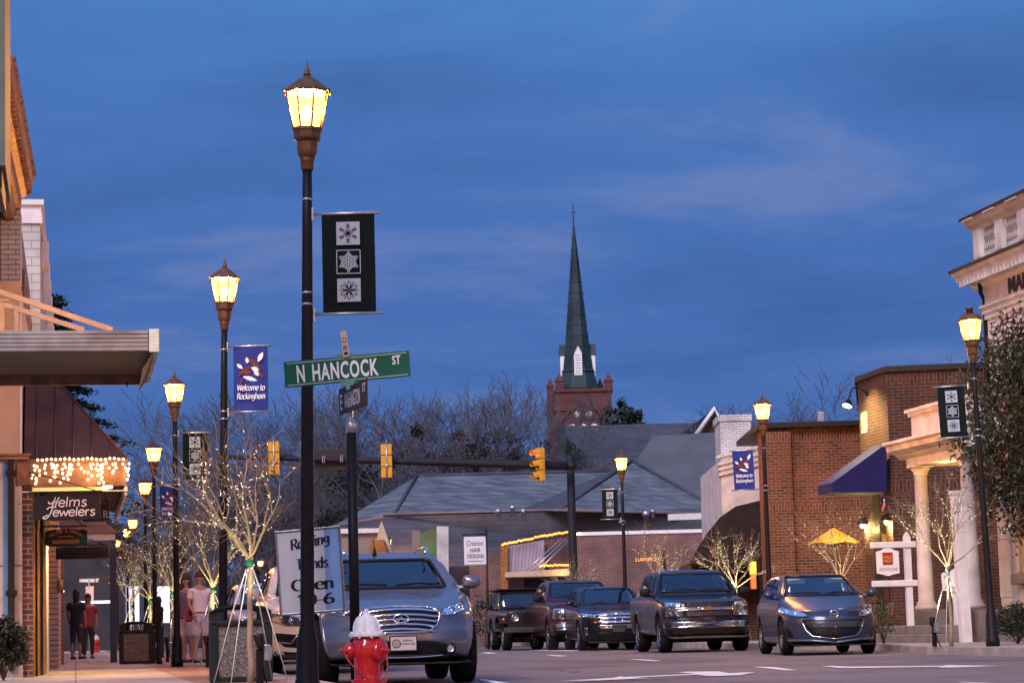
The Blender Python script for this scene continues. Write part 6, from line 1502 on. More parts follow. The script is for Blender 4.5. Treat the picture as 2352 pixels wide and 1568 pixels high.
# long low brick building with white coping
D9 = 90; a = wx(1075,1300,D9); b = wx(1715,1300,D9); zc_ = zz_(1500, 1217, D9)
t = thing('low_brick_building', 'long low brick building with a thin white coping behind the trucks', 'building', (a.x, a.y, 0))
M['far_brick'] = brick('dull red brick', (.15,.06,.045), (.10,.05,.045), (.20,.16,.15), stain=.4)
mb = MB(t.location); xm = wx(1318,1300,D9).x; mb.box(xm, b.x, a.y, a.y+14, 0, zc_-.13); mb.box(a.x, xm, a.y+2, a.y+14, 0, zz_(1200,1262,D9)); mb.build('wall', M['far_brick'], t)
mb = MB(t.location); xe = wx(1620,1300,D9).x; mb.bbox(xm, xe, a.y-.05, a.y+.3, zc_-.13, zc_, .01); mb.build('coping', M['white_metal'], t)
for px, py, h in ((1430,1216,.35),(1145,1194,.5),(1178,1186,.5),(1203,1194,.5),(1485,1215,.7),(1500,1188,.35)):
    p = wx(px, py, D9+2 if py > 1200 else 112); mb = MB(p); mb.lathe([(.09,0),(.09,h*.7),(.14,h*.7),(.14,h),(0,h)], 10, p); mb.build('roof_vent', M['steel'], None, loc=p).parent = None
    o = col.objects[-1]; o.name = 'roof_vent'; tag(o, {1430:'squat steel vent on the white coping',1145:'left vent of three on the lower shingle slope',1178:'highest vent of three on the lower shingle slope',1203:'right vent of three on the lower shingle slope',1485:'tall vent pipe right of the snowflake banner',1500:'short vent beside the tall pipe'}[px], 'vent')
# street name blade on the far pole
t = thing('street_sign', 'orange lit S Lawrence St name blade before the low brick wall', 'street sign', spot(1532, 80, KERB))
zb_ = zz_(1495,1283,80); xb = wx(1457,1283,80).x - t.location.x; mb = MB(); mb.tube([(0,0,0),(0,0,zb_-KERB+.3)], .05, 8); mb.build('pole', M['black_metal'], t)
mb = MB(); mb.bbox(xb, -.05, -.02, .02, zb_-KERB-.10, zb_-KERB+.10, .01); bl_ = mb.build('blade', M['sign_brown2'], t)
mb = MB(); text_fit(mb, 'S LAWRENCE ST', xb+.04, -.09, zb_-KERB-.065, zb_-KERB+.065, -.023, bold=.02); mb.build('lettering', emis('orange lit lettering', (1,.42,.12), .55), bl_)  # orange light falling on the letters is put in as emission
# shop with lit roofline
D8 = 84; t = thing('lit_shop', 'small shop with orange lit roofline and pale corrugated panel', 'shop', wx(1160,1340,D8)*1); t.location.z = 0
def pr8(name, pts, y0, y1, mt, D_=D8):
    mb = MB(t.location); pp = [wx(x,y,D_) for x, y in pts]; mb.loft([[p+Vector((0,y0,0)) for p in pp],[p+Vector((0,y1,0)) for p in pp]], smooth=False); return mb.build(name, mt, t)
M['corr'] = brick('pale corrugated sheet', (.33,.30,.38), (.28,.26,.34), (.17,.15,.2), vert=True, course=.12, length=30, stain=.2)
pr8('brick_pier', ((1151,1450),(1150,1253),(1166,1251),(1167,1450)), 0, .6, M['ochre_brick']); pr8('corrugated_panel', ((1166,1314),(1165,1254),(1250,1239),(1251,1306)), .2, .4, M['corr'])
pr8('side_wall', ((1251,1330),(1250,1240),(1312,1226),(1314,1330)), .6, 3, M['far_brick']); pr8('canopy_edge', ((1160,1326),(1160,1315),(1314,1306),(1314,1322)), -.9, .5, M['beige']); pr8('wall', ((1167,1450),(1167,1322),(1316,1322),(1316,1450)), .9, 3, M['grey_wall'])
pr8('window', ((1205,1420),(1205,1328),(1250,1328),(1250,1420)), .85, .9, M['dark_glass'])
eo = emis('orange roofline light', (1,.36,.05), 2.4)
def rowb(a, b, n, dy, r, nm='bulb_row'):
    mb = MB(t.location); p0 = wx(*a, D8)+Vector((0,dy,0)); p1 = wx(*b, D8)+Vector((0,dy,0)); qq = random.Random(n)
    for k in range(n): mb.ball(p0.lerp(p1, (k+.5)/n) + Vector((0,0,qq.uniform(-.02,.02))), r*qq.uniform(.7,1.15), r, r, 8, 5)
    mb.tube([p0, p1], .02, 5); mb.build(nm, eo, t)
rowb((1152,1250), (1226,1235), 14, -.05, .043); rowb((1227,1233), (1310,1219), 15, .5, .043); rowb((1238,1300), (1306,1297), 14, -.6, .04, 'lit_lettering')
mb = MB(t.location)
for k in range(3): mb.tube([wx(1208+14*k,1310,D8)+Vector((0,-.5,0)), wx(1290+10*k,1236,D8)+Vector((0,.4,0))], .03, 5)
mb.build('stay', M['steel'], t)
light('POINT', 'roofline_glow', (2.0,-1.2,2.4), 25, (1,.5,.12), t, .3)
# hair salon sign
t = thing('salon_sign', 'white hair designs board hanging from a dark bracket post', 'sign', spot(1123, 76, 0)); zt_s = zz_(1120,1214,76); 
mb = MB(); mb.tube([(0,0,0),(0,0,zt_s)], .04, 8); q0 = wx(1062,1226,76)-t.location; mb.tube([(q0.x-.03,0,q0.z),(0,0,q0.z)], .03, 6); mb.build('post', M['dark_metal'], t)
a = wx(1066,1297,76)-t.location; b = wx(1116,1230,76)-t.location; w_ = b.x-a.x; h_ = b.z-a.z
mb = MB(); mb.bbox(a.x,b.x,-.04,.04,a.z,b.z,.03); bo = mb.build('board', mat('pale sign face', (.50,.54,.60), .5, 0, .05, 6), t)
mb = MB(); text_fit(mb, 'Creative', a.x+.12*w_, a.x+.86*w_, a.z+.68*h_, a.z+.86*h_, -.045, shear=.3); text_fit(mb, 'HAIR', a.x+.28*w_, a.x+.74*w_, a.z+.45*h_, a.z+.60*h_, -.045, bold=.02); text_fit(mb, 'DESIGNS', a.x+.14*w_, a.x+.88*w_, a.z+.24*h_, a.z+.39*h_, -.045, bold=.02); mb.box(a.x+.15*w_,a.x+.85*w_,-.047,-.041,a.z+.13*h_,a.z+.15*h_); mb.build('lettering', M['navy_post'], bo)
# low buildings left of the salon sign
t = thing('tan_building', 'tan building with a white band and a small orange lit gable', 'building', spot(830,105,0))
def prd(name, pts, D_, y1, mt):
    mb = MB(t.location); pp = [wx(x,y,D_) for x, y in pts]; mb.loft([pp,[p+Vector((0,y1,0)) for p in pp]], smooth=False); return mb.build(name, mt, t)
M['tan'] = mat('tan render', (.22,.17,.15), .8, 0, .15, .5); prd('wall', ((770,1460),(770,1224),(880,1222),(880,1460)), 105, 6, M['tan']); prd('white_band', ((765,1225),(765,1214),(882,1212),(882,1222)), 104.8, .4, M['white_paint'])
prd('gable', ((858,1275),(872,1205),(877,1196),(902,1270)), 104, 1, M['beige']); prd('porch_roof', ((846,1276),(852,1240),(880,1238),(890,1274)), 103, 1, M['ochre_brick'])
t = thing('mural_wall', 'green and orange painted wall panel between pale columns', 'wall', spot(985,108,0))
prd('green_panel', ((965,1460),(965,1224),(1004,1212),(1004,1460)), 108, .5, mat('green mural paint', (.10,.15,.05), .7, 0, .5, .8)); prd('column', ((1004,1460),(1003,1208),(1030,1208),(1031,1460)), 107.5, .8, M['pink_white']); prd('tan_panel', ((948,1460),(946,1216),(965,1218),(966,1460)), 108.2, .5, M['tan'])
# shingle roofed building
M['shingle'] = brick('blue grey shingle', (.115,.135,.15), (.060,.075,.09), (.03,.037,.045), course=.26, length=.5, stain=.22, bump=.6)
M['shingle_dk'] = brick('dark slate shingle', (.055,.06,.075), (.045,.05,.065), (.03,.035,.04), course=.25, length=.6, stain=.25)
t = thing('shingle_building', 'long building with a hipped blue grey shingle roof', 'building', spot(1200,118,0))
def poly3(name, groups, mt):
    mb = MB(t.location)
    for g in groups: mb.add([wx(*p) for p in g], [tuple(range(len(g)))])
    return mb.build(name, mt, t)
poly3('roof', [[(958,1093,126),(1420,1083,126),(1420,1172,117),(905,1181,117)], [(958,1093,126),(905,1181,117),(765,1208,119),(780,1200,125)]], M['shingle'])
poly3('cross_roof', [[(1288,1169,113),(1452,1060,122),(1668,1180,113)]], M['shingle']); poly3('cross_roof_side', [[(1195,1171,117.0),(1288,1169,113),(1452,1060,122),(1400,1082,126)]], M['shingle_dk'])  # side slope's shade put in by the darker shingle
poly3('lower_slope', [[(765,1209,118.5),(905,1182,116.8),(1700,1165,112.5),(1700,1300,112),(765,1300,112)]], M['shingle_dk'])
mb = MB(t.location)
for a_, b_2 in (((958,1092,126),(1420,1082,126)),((958,1092,126),(905,1181,117)),((1288,1168,113),(1452,1059,122)),((1452,1059,122),(1668,1179,113))): mb.tube([wx(*a_), wx(*a_).lerp(wx(*b_2), .5)+Vector((0,0,.03)), wx(*b_2)], .10, 5)
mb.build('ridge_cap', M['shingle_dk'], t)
mb = MB(t.location); mb.tube([wx(765,1209,118.3), wx(905,1182,116.6)], .09, 6); mb.tube([wx(905,1180.5,116.5), wx(1290,1171,112.8), wx(1668,1180,112.8)], .08, 6); mb.build('gutter', M['grey_wall'], t)
prd('eave_board', ((880,1186),(880,1182),(1290,1171),(1290,1174)), 112.9, .2, M['plastic']); prd('wall', ((765,1500),(765,1216),(1700,1200),(1700,1500)), 119, 8, M['grey_wall'])
prd('white_fascia', ((1535,1194),(1535,1180),(1660,1176),(1660,1190)), 110, .5, M['white_paint'])
# ------------------------------------------------------------------ church
M['church_brick'] = brick('church brick', (.10,.036,.030), (.075,.032,.028), (.16,.09,.08), course=.25, length=.7, stain=.2)
M['copper_roof'] = mat('dark green copper', (.016,.034,.037), .65, .1, .45, .5)
M['copper_dark'] = mat('dark roofing', (.03,.04,.05), .7, 0, .3, .4)
DC = 215; t = thing('church', 'red brick church tower with a tall green copper spire', 'church', spot(1340,DC,0))
O_ = t.location
xl = wx(1279,980,DC).x; xr2 = wx(1409,980,DC).x; xl0 = wx(1258,980,DC+5).x; yf = O_.y; zt_ = zz_(1340,882,DC); wT = xr2-xl
mb = MB(O_); mb.prism([(xl,yf),(xr2,yf),(xr2+.2,yf+5.5),(xl0,yf+5.5)], 0, zt_-.4, 'xy'); mb.build('tower', M['church_brick'], t)
mb = MB(O_); mb.box(xl-.12,xr2+.12,yf-.12,yf+5.6,zt_-2.1,zt_-1.8); mb.box(xl-.15,xr2+.15,yf-.15,yf+5.6,zt_-.42,zt_-.1); mb.build('parapet', M['church_brick'], t)
def turret(px, w_, dy):
    x = wx(px,870,DC).x; mb = MB(O_); z0 = zt_-.45; z1 = zz_(px,868,DC); mb.box(x-w_/2,x+w_/2,yf+dy,yf+dy+w_,z0,z1); mb.add([(x-w_/2-.08,yf+dy-.08,z1),(x+w_/2+.08,yf+dy-.08,z1),(x+w_/2+.08,yf+dy+w_+.08,z1),(x-w_/2-.08,yf+dy+w_+.08,z1),(x,yf+dy+w_/2,z1+.8)], [(0,1,4),(1,2,4),(2,3,4),(3,0,4),(0,3,2,1)]); mb.build('turret', M['church_brick'], t)
turret(1286,.75,-.1); turret(1400,.75,-.1); turret(1266,.6,4.7); turret(1385,.5,4.7)
cx = wx(1341,960,DC).x; za_ = zz_(1341,978,DC); ra_ = wT*.40
mb = MB(O_); pts = [Vector((cx+ra_*math.cos(k*math.pi/20), yf-.10, za_+ra_*1.0*math.sin(k*math.pi/20))) for k in range(21)]; mb.tube(pts, .14, 6); mb.build('arch', M['church_brick'], t)
for px in (1316,1342,1366):
    x = wx(px,970,DC).x; mb = MB(O_); pl = [(x-.42,za_-.5),(x+.42,za_-.5)]+[(x+.42*math.cos(k*math.pi/8), za_-.05+.42*math.sin(k*math.pi/8)) for k in range(9)]; mb.prism(pl, yf-.05, yf+.05); mb.build('belfry_window', M['letter_white'], t)  # white panels put in for sky light through the openings
for px in (1329,1355):
    p = wx(px,946,DC); mb = MB(O_); mb.lathe([(.32,-.06),(.32,.06)], 14, (p.x,yf,p.z), 'y'); mb.build('round_window', M['plate_grey'], t)
    mb = MB(O_); mb.tube([Vector((p.x+.5*math.cos(k*math.pi/10),yf-.06,p.z+.5*math.sin(k*math.pi/10))) for k in range(21)], .10, 5, cap=False); mb.build('window_ring', M['church_brick'], t)
sx = wx(1332,880,DC).x; sy = yf+2.9; n = 8
lev = [(zz_(1332,880,DC), (wx(1382,880,DC)-wx(1287,880,DC)).length/2), (zz_(1331,838,DC), (wx(1368,838,DC)-wx(1297,838,DC)).length/2), (zz_(1330,780,DC), (wx(1357,780,DC)-wx(1300,780,DC)).length/2), (zz_(1319,480,DC), .05)]
def sw(z):
    for (a, ra), (b, rb) in zip(lev, lev[1:]):
        if a <= z <= b: return ra+(rb-ra)*(z-a)/(b-a)
    return .05
mb = MB(O_); mb.lathe([(r_/math.cos(R(22.5)), z) for z, r_ in lev], n, (sx,sy,0), smooth=False, rot=R(22.5)); mb.build('spire', M['copper_roof'], t)
mb = MB(O_); z = lev[2][0]
for k in range(12):
    zz = lev[2][0] + k*1.0; r_ = sw(zz)/math.cos(R(22.5)); mb.tube([(sx+(r_+.01)*math.cos(R(22.5)+j*math.pi/4), sy+(r_+.01)*math.sin(R(22.5)+j*math.pi/4), zz) for j in range(9)], .045, 4, smooth=False, cap=False)
zz = lev[1][0]; r_ = sw(zz)/math.cos(R(22.5)); mb.tube([(sx+(r_+.03)*math.cos(R(22.5)+j*math.pi/4), sy+(r_+.03)*math.sin(R(22.5)+j*math.pi/4), zz) for j in range(9)], .12, 4, smooth=False, cap=False)
mb.build('seam', M['copper_dark'], t)
mb = MB(O_); zf = lev[3][0]; mb.tube([(sx,sy,zf-.2),(sx,sy,zz_(1318,434,DC))], .05, 6); mb.tube([(sx-.25,sy,zz_(1318,455,DC)),(sx+.25,sy,zz_(1318,455,DC))], .05, 5); mb.build('cross', M['copper_dark'], t)
for ang in (0, 90, 180, 270):
    mb = MB(); z0, z1, z2 = zz_(1333,850,DC), zz_(1333,796,DC), zz_(1333,778,DC); hw = .36; yo = -sw(z0+.5)-.22
    pl = [(-hw,z0),(hw,z0),(hw,z1),(0,z2),(-hw,z1)]; mb.prism(pl, yo, yo+1.2); Rm = Matrix.Translation(Vector((sx,sy,0)) - O_) @ Matrix.Rotation(R(ang),4,'Z'); mb.v = [Rm @ v for v in mb.v]; d_ = mb.build('louvre_dormer', M['white_metal'], t)
    mb = MB(); mb.prism([(-hw-.12,z1-.1),(-hw-.02,z1-.1),(0,z2-.02),(hw+.02,z1-.1),(hw+.12,z1-.1),(0,z2+.2)], yo-.1, yo+1.4)
    for k in range(8): zq = z0+.15+k*(z1-z0-.2)/8; mb.box(-hw*.7,hw*.7,yo-.012,yo,zq,zq+.05)
    mb.v = [Rm @ v for v in mb.v]; mb.build('dormer_roof', M['copper_dark'], d_)
# nave and transept roofs
DN = 185; mb = MB(O_)
def pq(g, mt, nm):
    mb = MB(O_)
    for q_ in g: mb.add([wx(*p) for p in q_], [tuple(range(len(q_)))])
    return mb.build(nm, mt, t)
pq([[(1297,978,DN+10),(1608,970,DN+10),(1608,1160,DN-4),(1297,1160,DN-4)]], M['shingle_dk'], 'nave_roof')
pq([[(1500,1000,DN-10),(1700,990,DN-10),(1700,1180,DN-20),(1380,1180,DN-20)]], mat('grey slate', (.075,.08,.09), .8, 0, .15, .5), 'aisle_roof')
mb = MB(O_); pp = [wx(x,y,DN-2) for x, y in ((1288,1250),(1284,965),(1297,975),(1312,1060),(1314,1250))]; mb.loft([pp,[p+Vector((0,12,0)) for p in pp]], smooth=False); mb.build('gable_wall', M['copper_dark'], t)
mb = MB(O_); pp = [wx(x,y,DN-4) for x, y in ((1600,1010),(1641,940),(1662,985),(1662,1010))]; mb.loft([pp,[p+Vector((0,8,0)) for p in pp]], smooth=False); mb.build('transept_gable', M['church_brick'], t)
mb = MB(O_); mb.tube([wx(1598,1000,DN-4.5),wx(1641,938,DN-4.5),wx(1664,985,DN-4.5)], .22, 5); mb.build('verge_board', M['white_paint'], t)
pq([[(1560,998,DN+8),(1604,990,DN+2),(1641,938,DN-3.8),(1641,938,DN+10)]], M['shingle_dk'], 'transept_roof')
# ------------------------------------------------------------------ portico, bank, signs at the right
b_, a_, _ = pba(2122, 1300, F/108); bp = b_+.02; zt = lambda px, py, D_: at(px, py, D_).z
aN = pba(2212, 1300, F/114)[1]
t = sthing('portico', 'weathered white columned portico glowing orange under its cornice, before the brick tower', 'portico', bp, a_)
zb_, zc_ = zt(2122,1072,F/108), zt(2122,1050,F/108); z3_, z4_ = zt(2120,1008,F/108), zt(2120,945,F/108)
def colm(a):
    g = sthing('column', None, None, bp, a)
    return g
for a in (a_, aN):
    mb = SB(t); z0 = zt(2122,1400,F/108); mb.lathe([(.25,z0),(.25,z0+.07),(.20,z0+.12),(.205,z0+.15),(.165,z0+.20),(.16,z0+1.0),(.135,zb_-.16),(.155,zb_-.15),(.155,zb_-.12),(.14,zb_-.11),(.205,zb_-.04),(.205,zb_)], 24, (bp,a,0)); mb.bbox(bp-.23,bp+.23,a-.23,a+.23,zb_,zb_+.03,.006); mb.build('column', M['pink_white'], t)
    mb = SB(t); mb.bbox(bp-.32,bp+.32,a-.32,a+.32,KERB+.3,z0,.02); mb.build('pedestal', M['stone_grey'], t)
mb = SB(t); yF, yN = a_+.25, aN-.35
mb.box(bp-.22,bp+.22,yN,yF,zb_+.03,zb_+.20); mb.box(bp-.20,bp+3,yF-.4,yF,zb_+.03,zb_+.20); mb.build('architrave', M['pink_white'], t)
prof = [(-.22,zb_+.20),(-.30,zb_+.26),(-.34,zb_+.30),(-.52,zb_+.38),(-.55,zb_+.48),(-.62,zb_+.52),(-.62,zb_+.58),(3,zb_+.60),(3,zb_+.20)]
mb = SB(t); mb.loft([[Vector((bp+x, y, z)) for x, z in prof] for y in (yF+.35, yN-.35)], smooth=False); mb.build('cornice', M['pink_white'], t)
mb = SB(t); mb.box(bp-.12,bp+3,yN-.1,yF-.15,zb_+.60,zb_+1.10); mb.box(bp-.24,bp+3,yN-.2,yF-.05,zb_+1.18,zb_+1.25); mb.box(bp-.18,bp+3,yN-.15,yF-.10,zb_+1.10,zb_+1.18); mb.build('attic_block', M['pink_white'], t)
mb = SB(t); mb.box(bp+2.2,bp+3,yN-.1,yF-.5,KERB,zb_+.19); mb.build('rear_wall', M['tower_brick'], t)
light('POINT', 'portico_light', (.25, (aN-a_)/2, zb_-.12), 90, (1,.50,.14), t, .15); mb = SB(t); mb.lathe([(.03,zb_+.0),(.05,zb_+.03)], 12, (bp+.6,(aN+a_)/2,0)); mb.build('porch_lamp', emis('porch bulb', (1,.6,.2), 4), t)  # lamp and small bulb added for the orange under the cornice
# steps
t = sthing('stone_steps', 'worn grey stone steps and ledge at the foot of the portico', 'steps', bp, a_)
mb = SB(t); mb.bbox(bp-1.25,bp+3,aN-1.2,a_+1.2,KERB-.02,KERB+.17,.015); mb.bbox(bp-.85,bp+3,aN-1.2,a_+.75,KERB+.17,KERB+.34,.015); mb.build('step', M['stone_grey'], t)
mb = SB(t); mb.bbox(bp-.55,bp+4,aN-9,aN-1.25,KERB-.02,KERB+.62,.02); mb.build('ledge', M['stone_grey'], t)
# leaning white post
pw = spot(2219, F/119, KERB); t = thing('white_post', 'slightly leaning square white wooden post in front of the portico', 'post', pw, R(12))
mb = MB(); h_ = zt(2218,1126,F/119)-KERB; mb.bbox(-.10,.10,-.10,.10,0,h_,.01); mb.bbox(-.115,.115,-.115,.115,h_-.06,h_+.02,.008); mb.build('post', M['white_paint'], t); t.rotation_euler.y = R(-1.2)
# plaque
t = thing('name_plaque', 'white shield shaped lawyer plaque behind the staked tree trunk', 'sign', wx(2192,1333,47.5)); a = wx(2163,1358,47.5)-t.location; b = wx(2222,1308,47.5)-t.location
w_ = b.x-a.x; h_ = b.z-a.z; X = lambda u: a.x+u*w_; Z = lambda v: a.z+v*h_
mb = MB(); mb.prism([(X(.03),Z(.06)),(X(.5),Z(0)),(X(.97),Z(.06)),(X(1),Z(.8)),(X(.93),Z(.9)),(X(.7),Z(.93)),(X(.5),Z(1.08)),(X(.3),Z(.93)),(X(.07),Z(.9)),(X(0),Z(.8))], -.02,.02); bo = mb.build('board', M['white_metal'], t)
mb = MB(); text_fit(mb, 'W', X(.08),X(.2),Z(.60),Z(.78),-.023,bold=.02); text_fit(mb, 'SMITH', X(.60),X(.95),Z(.60),Z(.78),-.023,bold=.02); text_fit(mb, 'L', X(.18),X(.24),Z(.33),Z(.50),-.023,bold=.02); text_fit(mb, 'LLC', X(.62),X(.84),Z(.33),Z(.50),-.023,bold=.02); text_fit(mb, 'ATTORNEY', X(.10),X(.92),Z(.10),Z(.24),-.023,bold=.02); mb.build('lettering', M['letter_black'], bo)
mb = MB(); mb.box(-.04,.04,.02,.06,KERB-t.location.z,Z(.5)); mb.build('post', M['white_paint'], t)
# advisors sign
Ds = 50; po = spot(2093, Ds, KERB); t = thing('advisor_sign', 'white signpost with red square advisors board between two rails', 'sign', po, R(6))
L_ = lambda px, py: (wx(px,py,Ds)-po)
zt5 = L_(2082,1222).z; mb = MB(); mb.prism([(-.065,0),(.065,0),(.065,zt5-.08),(0,zt5+.02),(-.065,zt5-.08)], -.065,.065); mb.build('post', M['white_paint'], t)
for y0_, y1_ in ((1243,1257),(1332,1346)):
    za = L_(2050,y1_).z; zb5 = L_(2050,y0_).z; mb = MB(); x0 = L_(1998,1250).x; mb.bbox(x0,.17,-.10,-.062,za,zb5,.012); mb.build('rail', M['white_paint'], t)
x0, x1 = L_(2012,1290).x, L_(2065,1290).x; z0, z1 = L_(2035,1322).z, L_(2035,1258).z; w_ = x1-x0; h_ = z1-z0
mb = MB(); mb.prism([(x0,z0+.10*h_),(x0+.25*w_,z0+.06*h_),(x0+.5*w_,z0),(x0+.75*w_,z0+.06*h_),(x1,z0+.10*h_),(x1,z0+.88*h_),(x0+.78*w_,z0+.93*h_),(x0+.62*w_,z1),(x0+.38*w_,z1),(x0+.22*w_,z0+.93*h_),(x0,z0+.88*h_)], -.10,-.07); bo = mb.build('board', M['white_metal'], t)
mb = MB(); mb.bbox(x0+.27*w_,x0+.73*w_,-.106,-.09,z0+.40*h_,z0+.85*h_,.003); rs_ = mb.build('red_square', mat('crimson panel', (.32,.015,.02), .5, 0, .08, 5), bo)
mb = MB(); text_fit(mb, 'WELLS', x0+.31*w_,x0+.69*w_,-0+z0+.63*h_,z0+.74*h_,-.109,bold=.02); text_fit(mb, 'FARGO', x0+.31*w_,x0+.69*w_,z0+.49*h_,z0+.60*h_,-.109,bold=.02); mb.build('gold_lettering', mat('gold letters', (.55,.33,.04), .5, 0, .05, 9), bo)
mb = MB(); text_fit(mb, 'ADVISORS', x0+.09*w_,x0+.92*w_,z0+.18*h_,z0+.30*h_,-.103,bold=.01); mb.build('grey_lettering', mat('warm grey letters', (.20,.15,.13), .5, 0, .05, 9), bo)
# bank
cb, ca, _ = pba(2276, 900, 54); t = sthing('bank_building', 'white classical bank with dentilled cornice and pierced parapet at the right edge', 'building', cb, ca)
zB = lambda py: (1416-py)/103+H0
Lb = 14.0
def ext(name, prof, mt, far=0.0, near=Lb):
    mb = SB(t); mb.loft([[Vector((cb+x, y, z)) for x, z in prof] for y in (ca+far, ca-near)], smooth=False); return mb.build(name, mt, t)
ext('wall', [(0,0),(0,zB(735)),(6,zB(735)),(6,0)], M['pink_white'])
ext('architrave', [(-.05,zB(737)),(-.05,zB(726)),(-.10,zB(724)),(-.10,zB(714)),(-.17,zB(711)),(-.17,zB(706)),(6,zB(706)),(6,zB(737))], M['pink_white'], .06)
ext('frieze', [(-.03,zB(706)),(-.03,zB(662)),(6,zB(662)),(6,zB(706))], M['pink_white'], .03)
ext('cornice', [(-.06,zB(662)),(-.10,zB(655)),(-.14,zB(652)),(-.14,zB(646)),(-.48,zB(644)),(-.50,zB(634)),(-.56,zB(630)),(-.62,zB(622)),(6,zB(622)),(6,zB(662))], M['pink_white'], .55)
ext('gutter', [(-.64,zB(623)),(-.66,zB(616)),(6,zB(606)),(6,zB(623))], M['dark_metal'], .6)
ext('parapet_base', [(.22-.46,zB(620)),(.22-.46,zB(598)),(-.18,zB(596)),(6,zB(596)),(6,zB(620))], M['pink_white'], .1)
ext('parapet', [(-.14,zB(597)),(-.14,zB(527)),(6,zB(527)),(6,zB(597))], mat('mossy white stone', (.42,.43,.38), .85, 0, .3, 1.6), .05)
ext('parapet_cap', [(-.16,zB(530)),(-.20,zB(523)),(-.30,zB(516)),(-.36,zB(506)),(-.40,zB(504)),(6,zB(503)),(6,zB(530))], M['pink_white'], .3)
ext('coping', [(-.43,zB(504)),(-.45,zB(498)),(6,zB(490)),(6,zB(504))], M['dark_metal'], .35)
for k in range(22):
    y = ca+.30-.22*k; mb = SB(t); mb.bbox(cb-.46,cb-.14,y-.05,y+.05,zB(652),zB(645),.008); mb.bbox(cb-.50,cb-.44,y-.055,y+.055,zB(657),zB(643),.012); mb.build('modillion', M['pink_white'], t)
for y in (ca-.12, ca-1.42, ca-2.72, ca-4.0):
    mb = SB(t); mb.bbox(cb-.24,cb+.2,y-.24,y+.16,zB(597),zB(530),.01); mb.bbox(cb-.46,cb+.2,y-.34,y+.26,zB(509),zB(505.5),.01); mb.build('parapet_pier', M['pink_white'], t)
for y0_ in (ca-.40, ca-1.70, ca-3.0):
    mb = SB(t)
    for r_ in range(2):
        for k in range(7):
            y = y0_ - .10*k-.05; z = zB(594)+.10+r_*.26
            for s_ in (0,1):
                zz = z + (.13 if s_ else 0); yy = y - (.05 if s_ else 0)
                tri = [(yy-.04,zz),(yy+.04,zz),(yy,zz+.11)] if not s_ else [(yy-.04,zz+.11),(yy+.04,zz+.11),(yy,zz)]
                mb.prism(tri, cb-.146, cb-.13, 'yz')
    mb.build('lattice', M['grey_wall'], t)  # raised dark triangles stand in for the shaded holes
x0t = pba(2287, 665, F/105.2); mb = MB()
text_fit(mb, 'MANUFACTURERS', 0, 4.6, 0, .37, 0, bold=.035); Q = Matrix(((0,1,0,cb-.055),(-1,0,0,x0t[1]),(0,0,1,zB(701)+.02),(0,0,0,1)))
mb2 = MB((cb,ca,0)); mb2.v = [Q @ v for v in mb.v]; nv = len(mb2.v); mb2.f = list(mb.f); mb2.sm = list(mb.sm)
mb2.v += [v+Vector((.03,0,0)) for v in mb2.v]; mb2.f += [tuple(i+nv for i in f) for f in mb.f]; mb2.sm += mb.sm; mb2.build('frieze_lettering', M['dark_metal'], t)
mb = SB(t); mb.tube([(cb-.12,ca+.05,zB(650)),(cb-.10,ca+.07,zB(675)),(cb-.02,ca+.08,zB(690)),(cb+.0,ca+.09,zB(900))], .05, 8); mb.build('rain_pipe', M['plastic'], t)
for k in range(9):
    z = KERB+.9+.42*k; mb = SB(t); mb.box(cb-.012,cb+.01,ca-.75,ca+.012,z,z+.40); mb.build('quoin', M['pink_white'], t)
for y0_ in (ca-1.05, ca-3.4):
    mb = SB(t); zw0, zw1 = 1.55, 4.6
    mb.box(cb-.05,cb+.02,y0_-1.3,y0_,zw0-.02,zw1); mb.build('window_surround', M['pink_white'], t)
    for q in (.16,.30): 
        mb = SB(t); mb.box(cb-.05-q*.2,cb-.04,y0_-1.3+q,y0_-1.3+q+.06,zw0,zw1-.1); mb.box(cb-.05-q*.2,cb-.04,y0_-q-.06,y0_-q,zw0,zw1-.1); mb.build('window_frame', M['pink_white'], t)
    mb = SB(t); mb.box(cb-.058,cb-.05,y0_-.92,y0_-.38,zw0+.1,zw1-.2); mb.build('window', M['plate_grey'], t)
    mb = SB(t); mb.bbox(cb-.20,cb,y0_-1.25,y0_-.05,zw0-.26,zw0-.03,.02); mb.build('window_sill', M['stone_grey'], t)
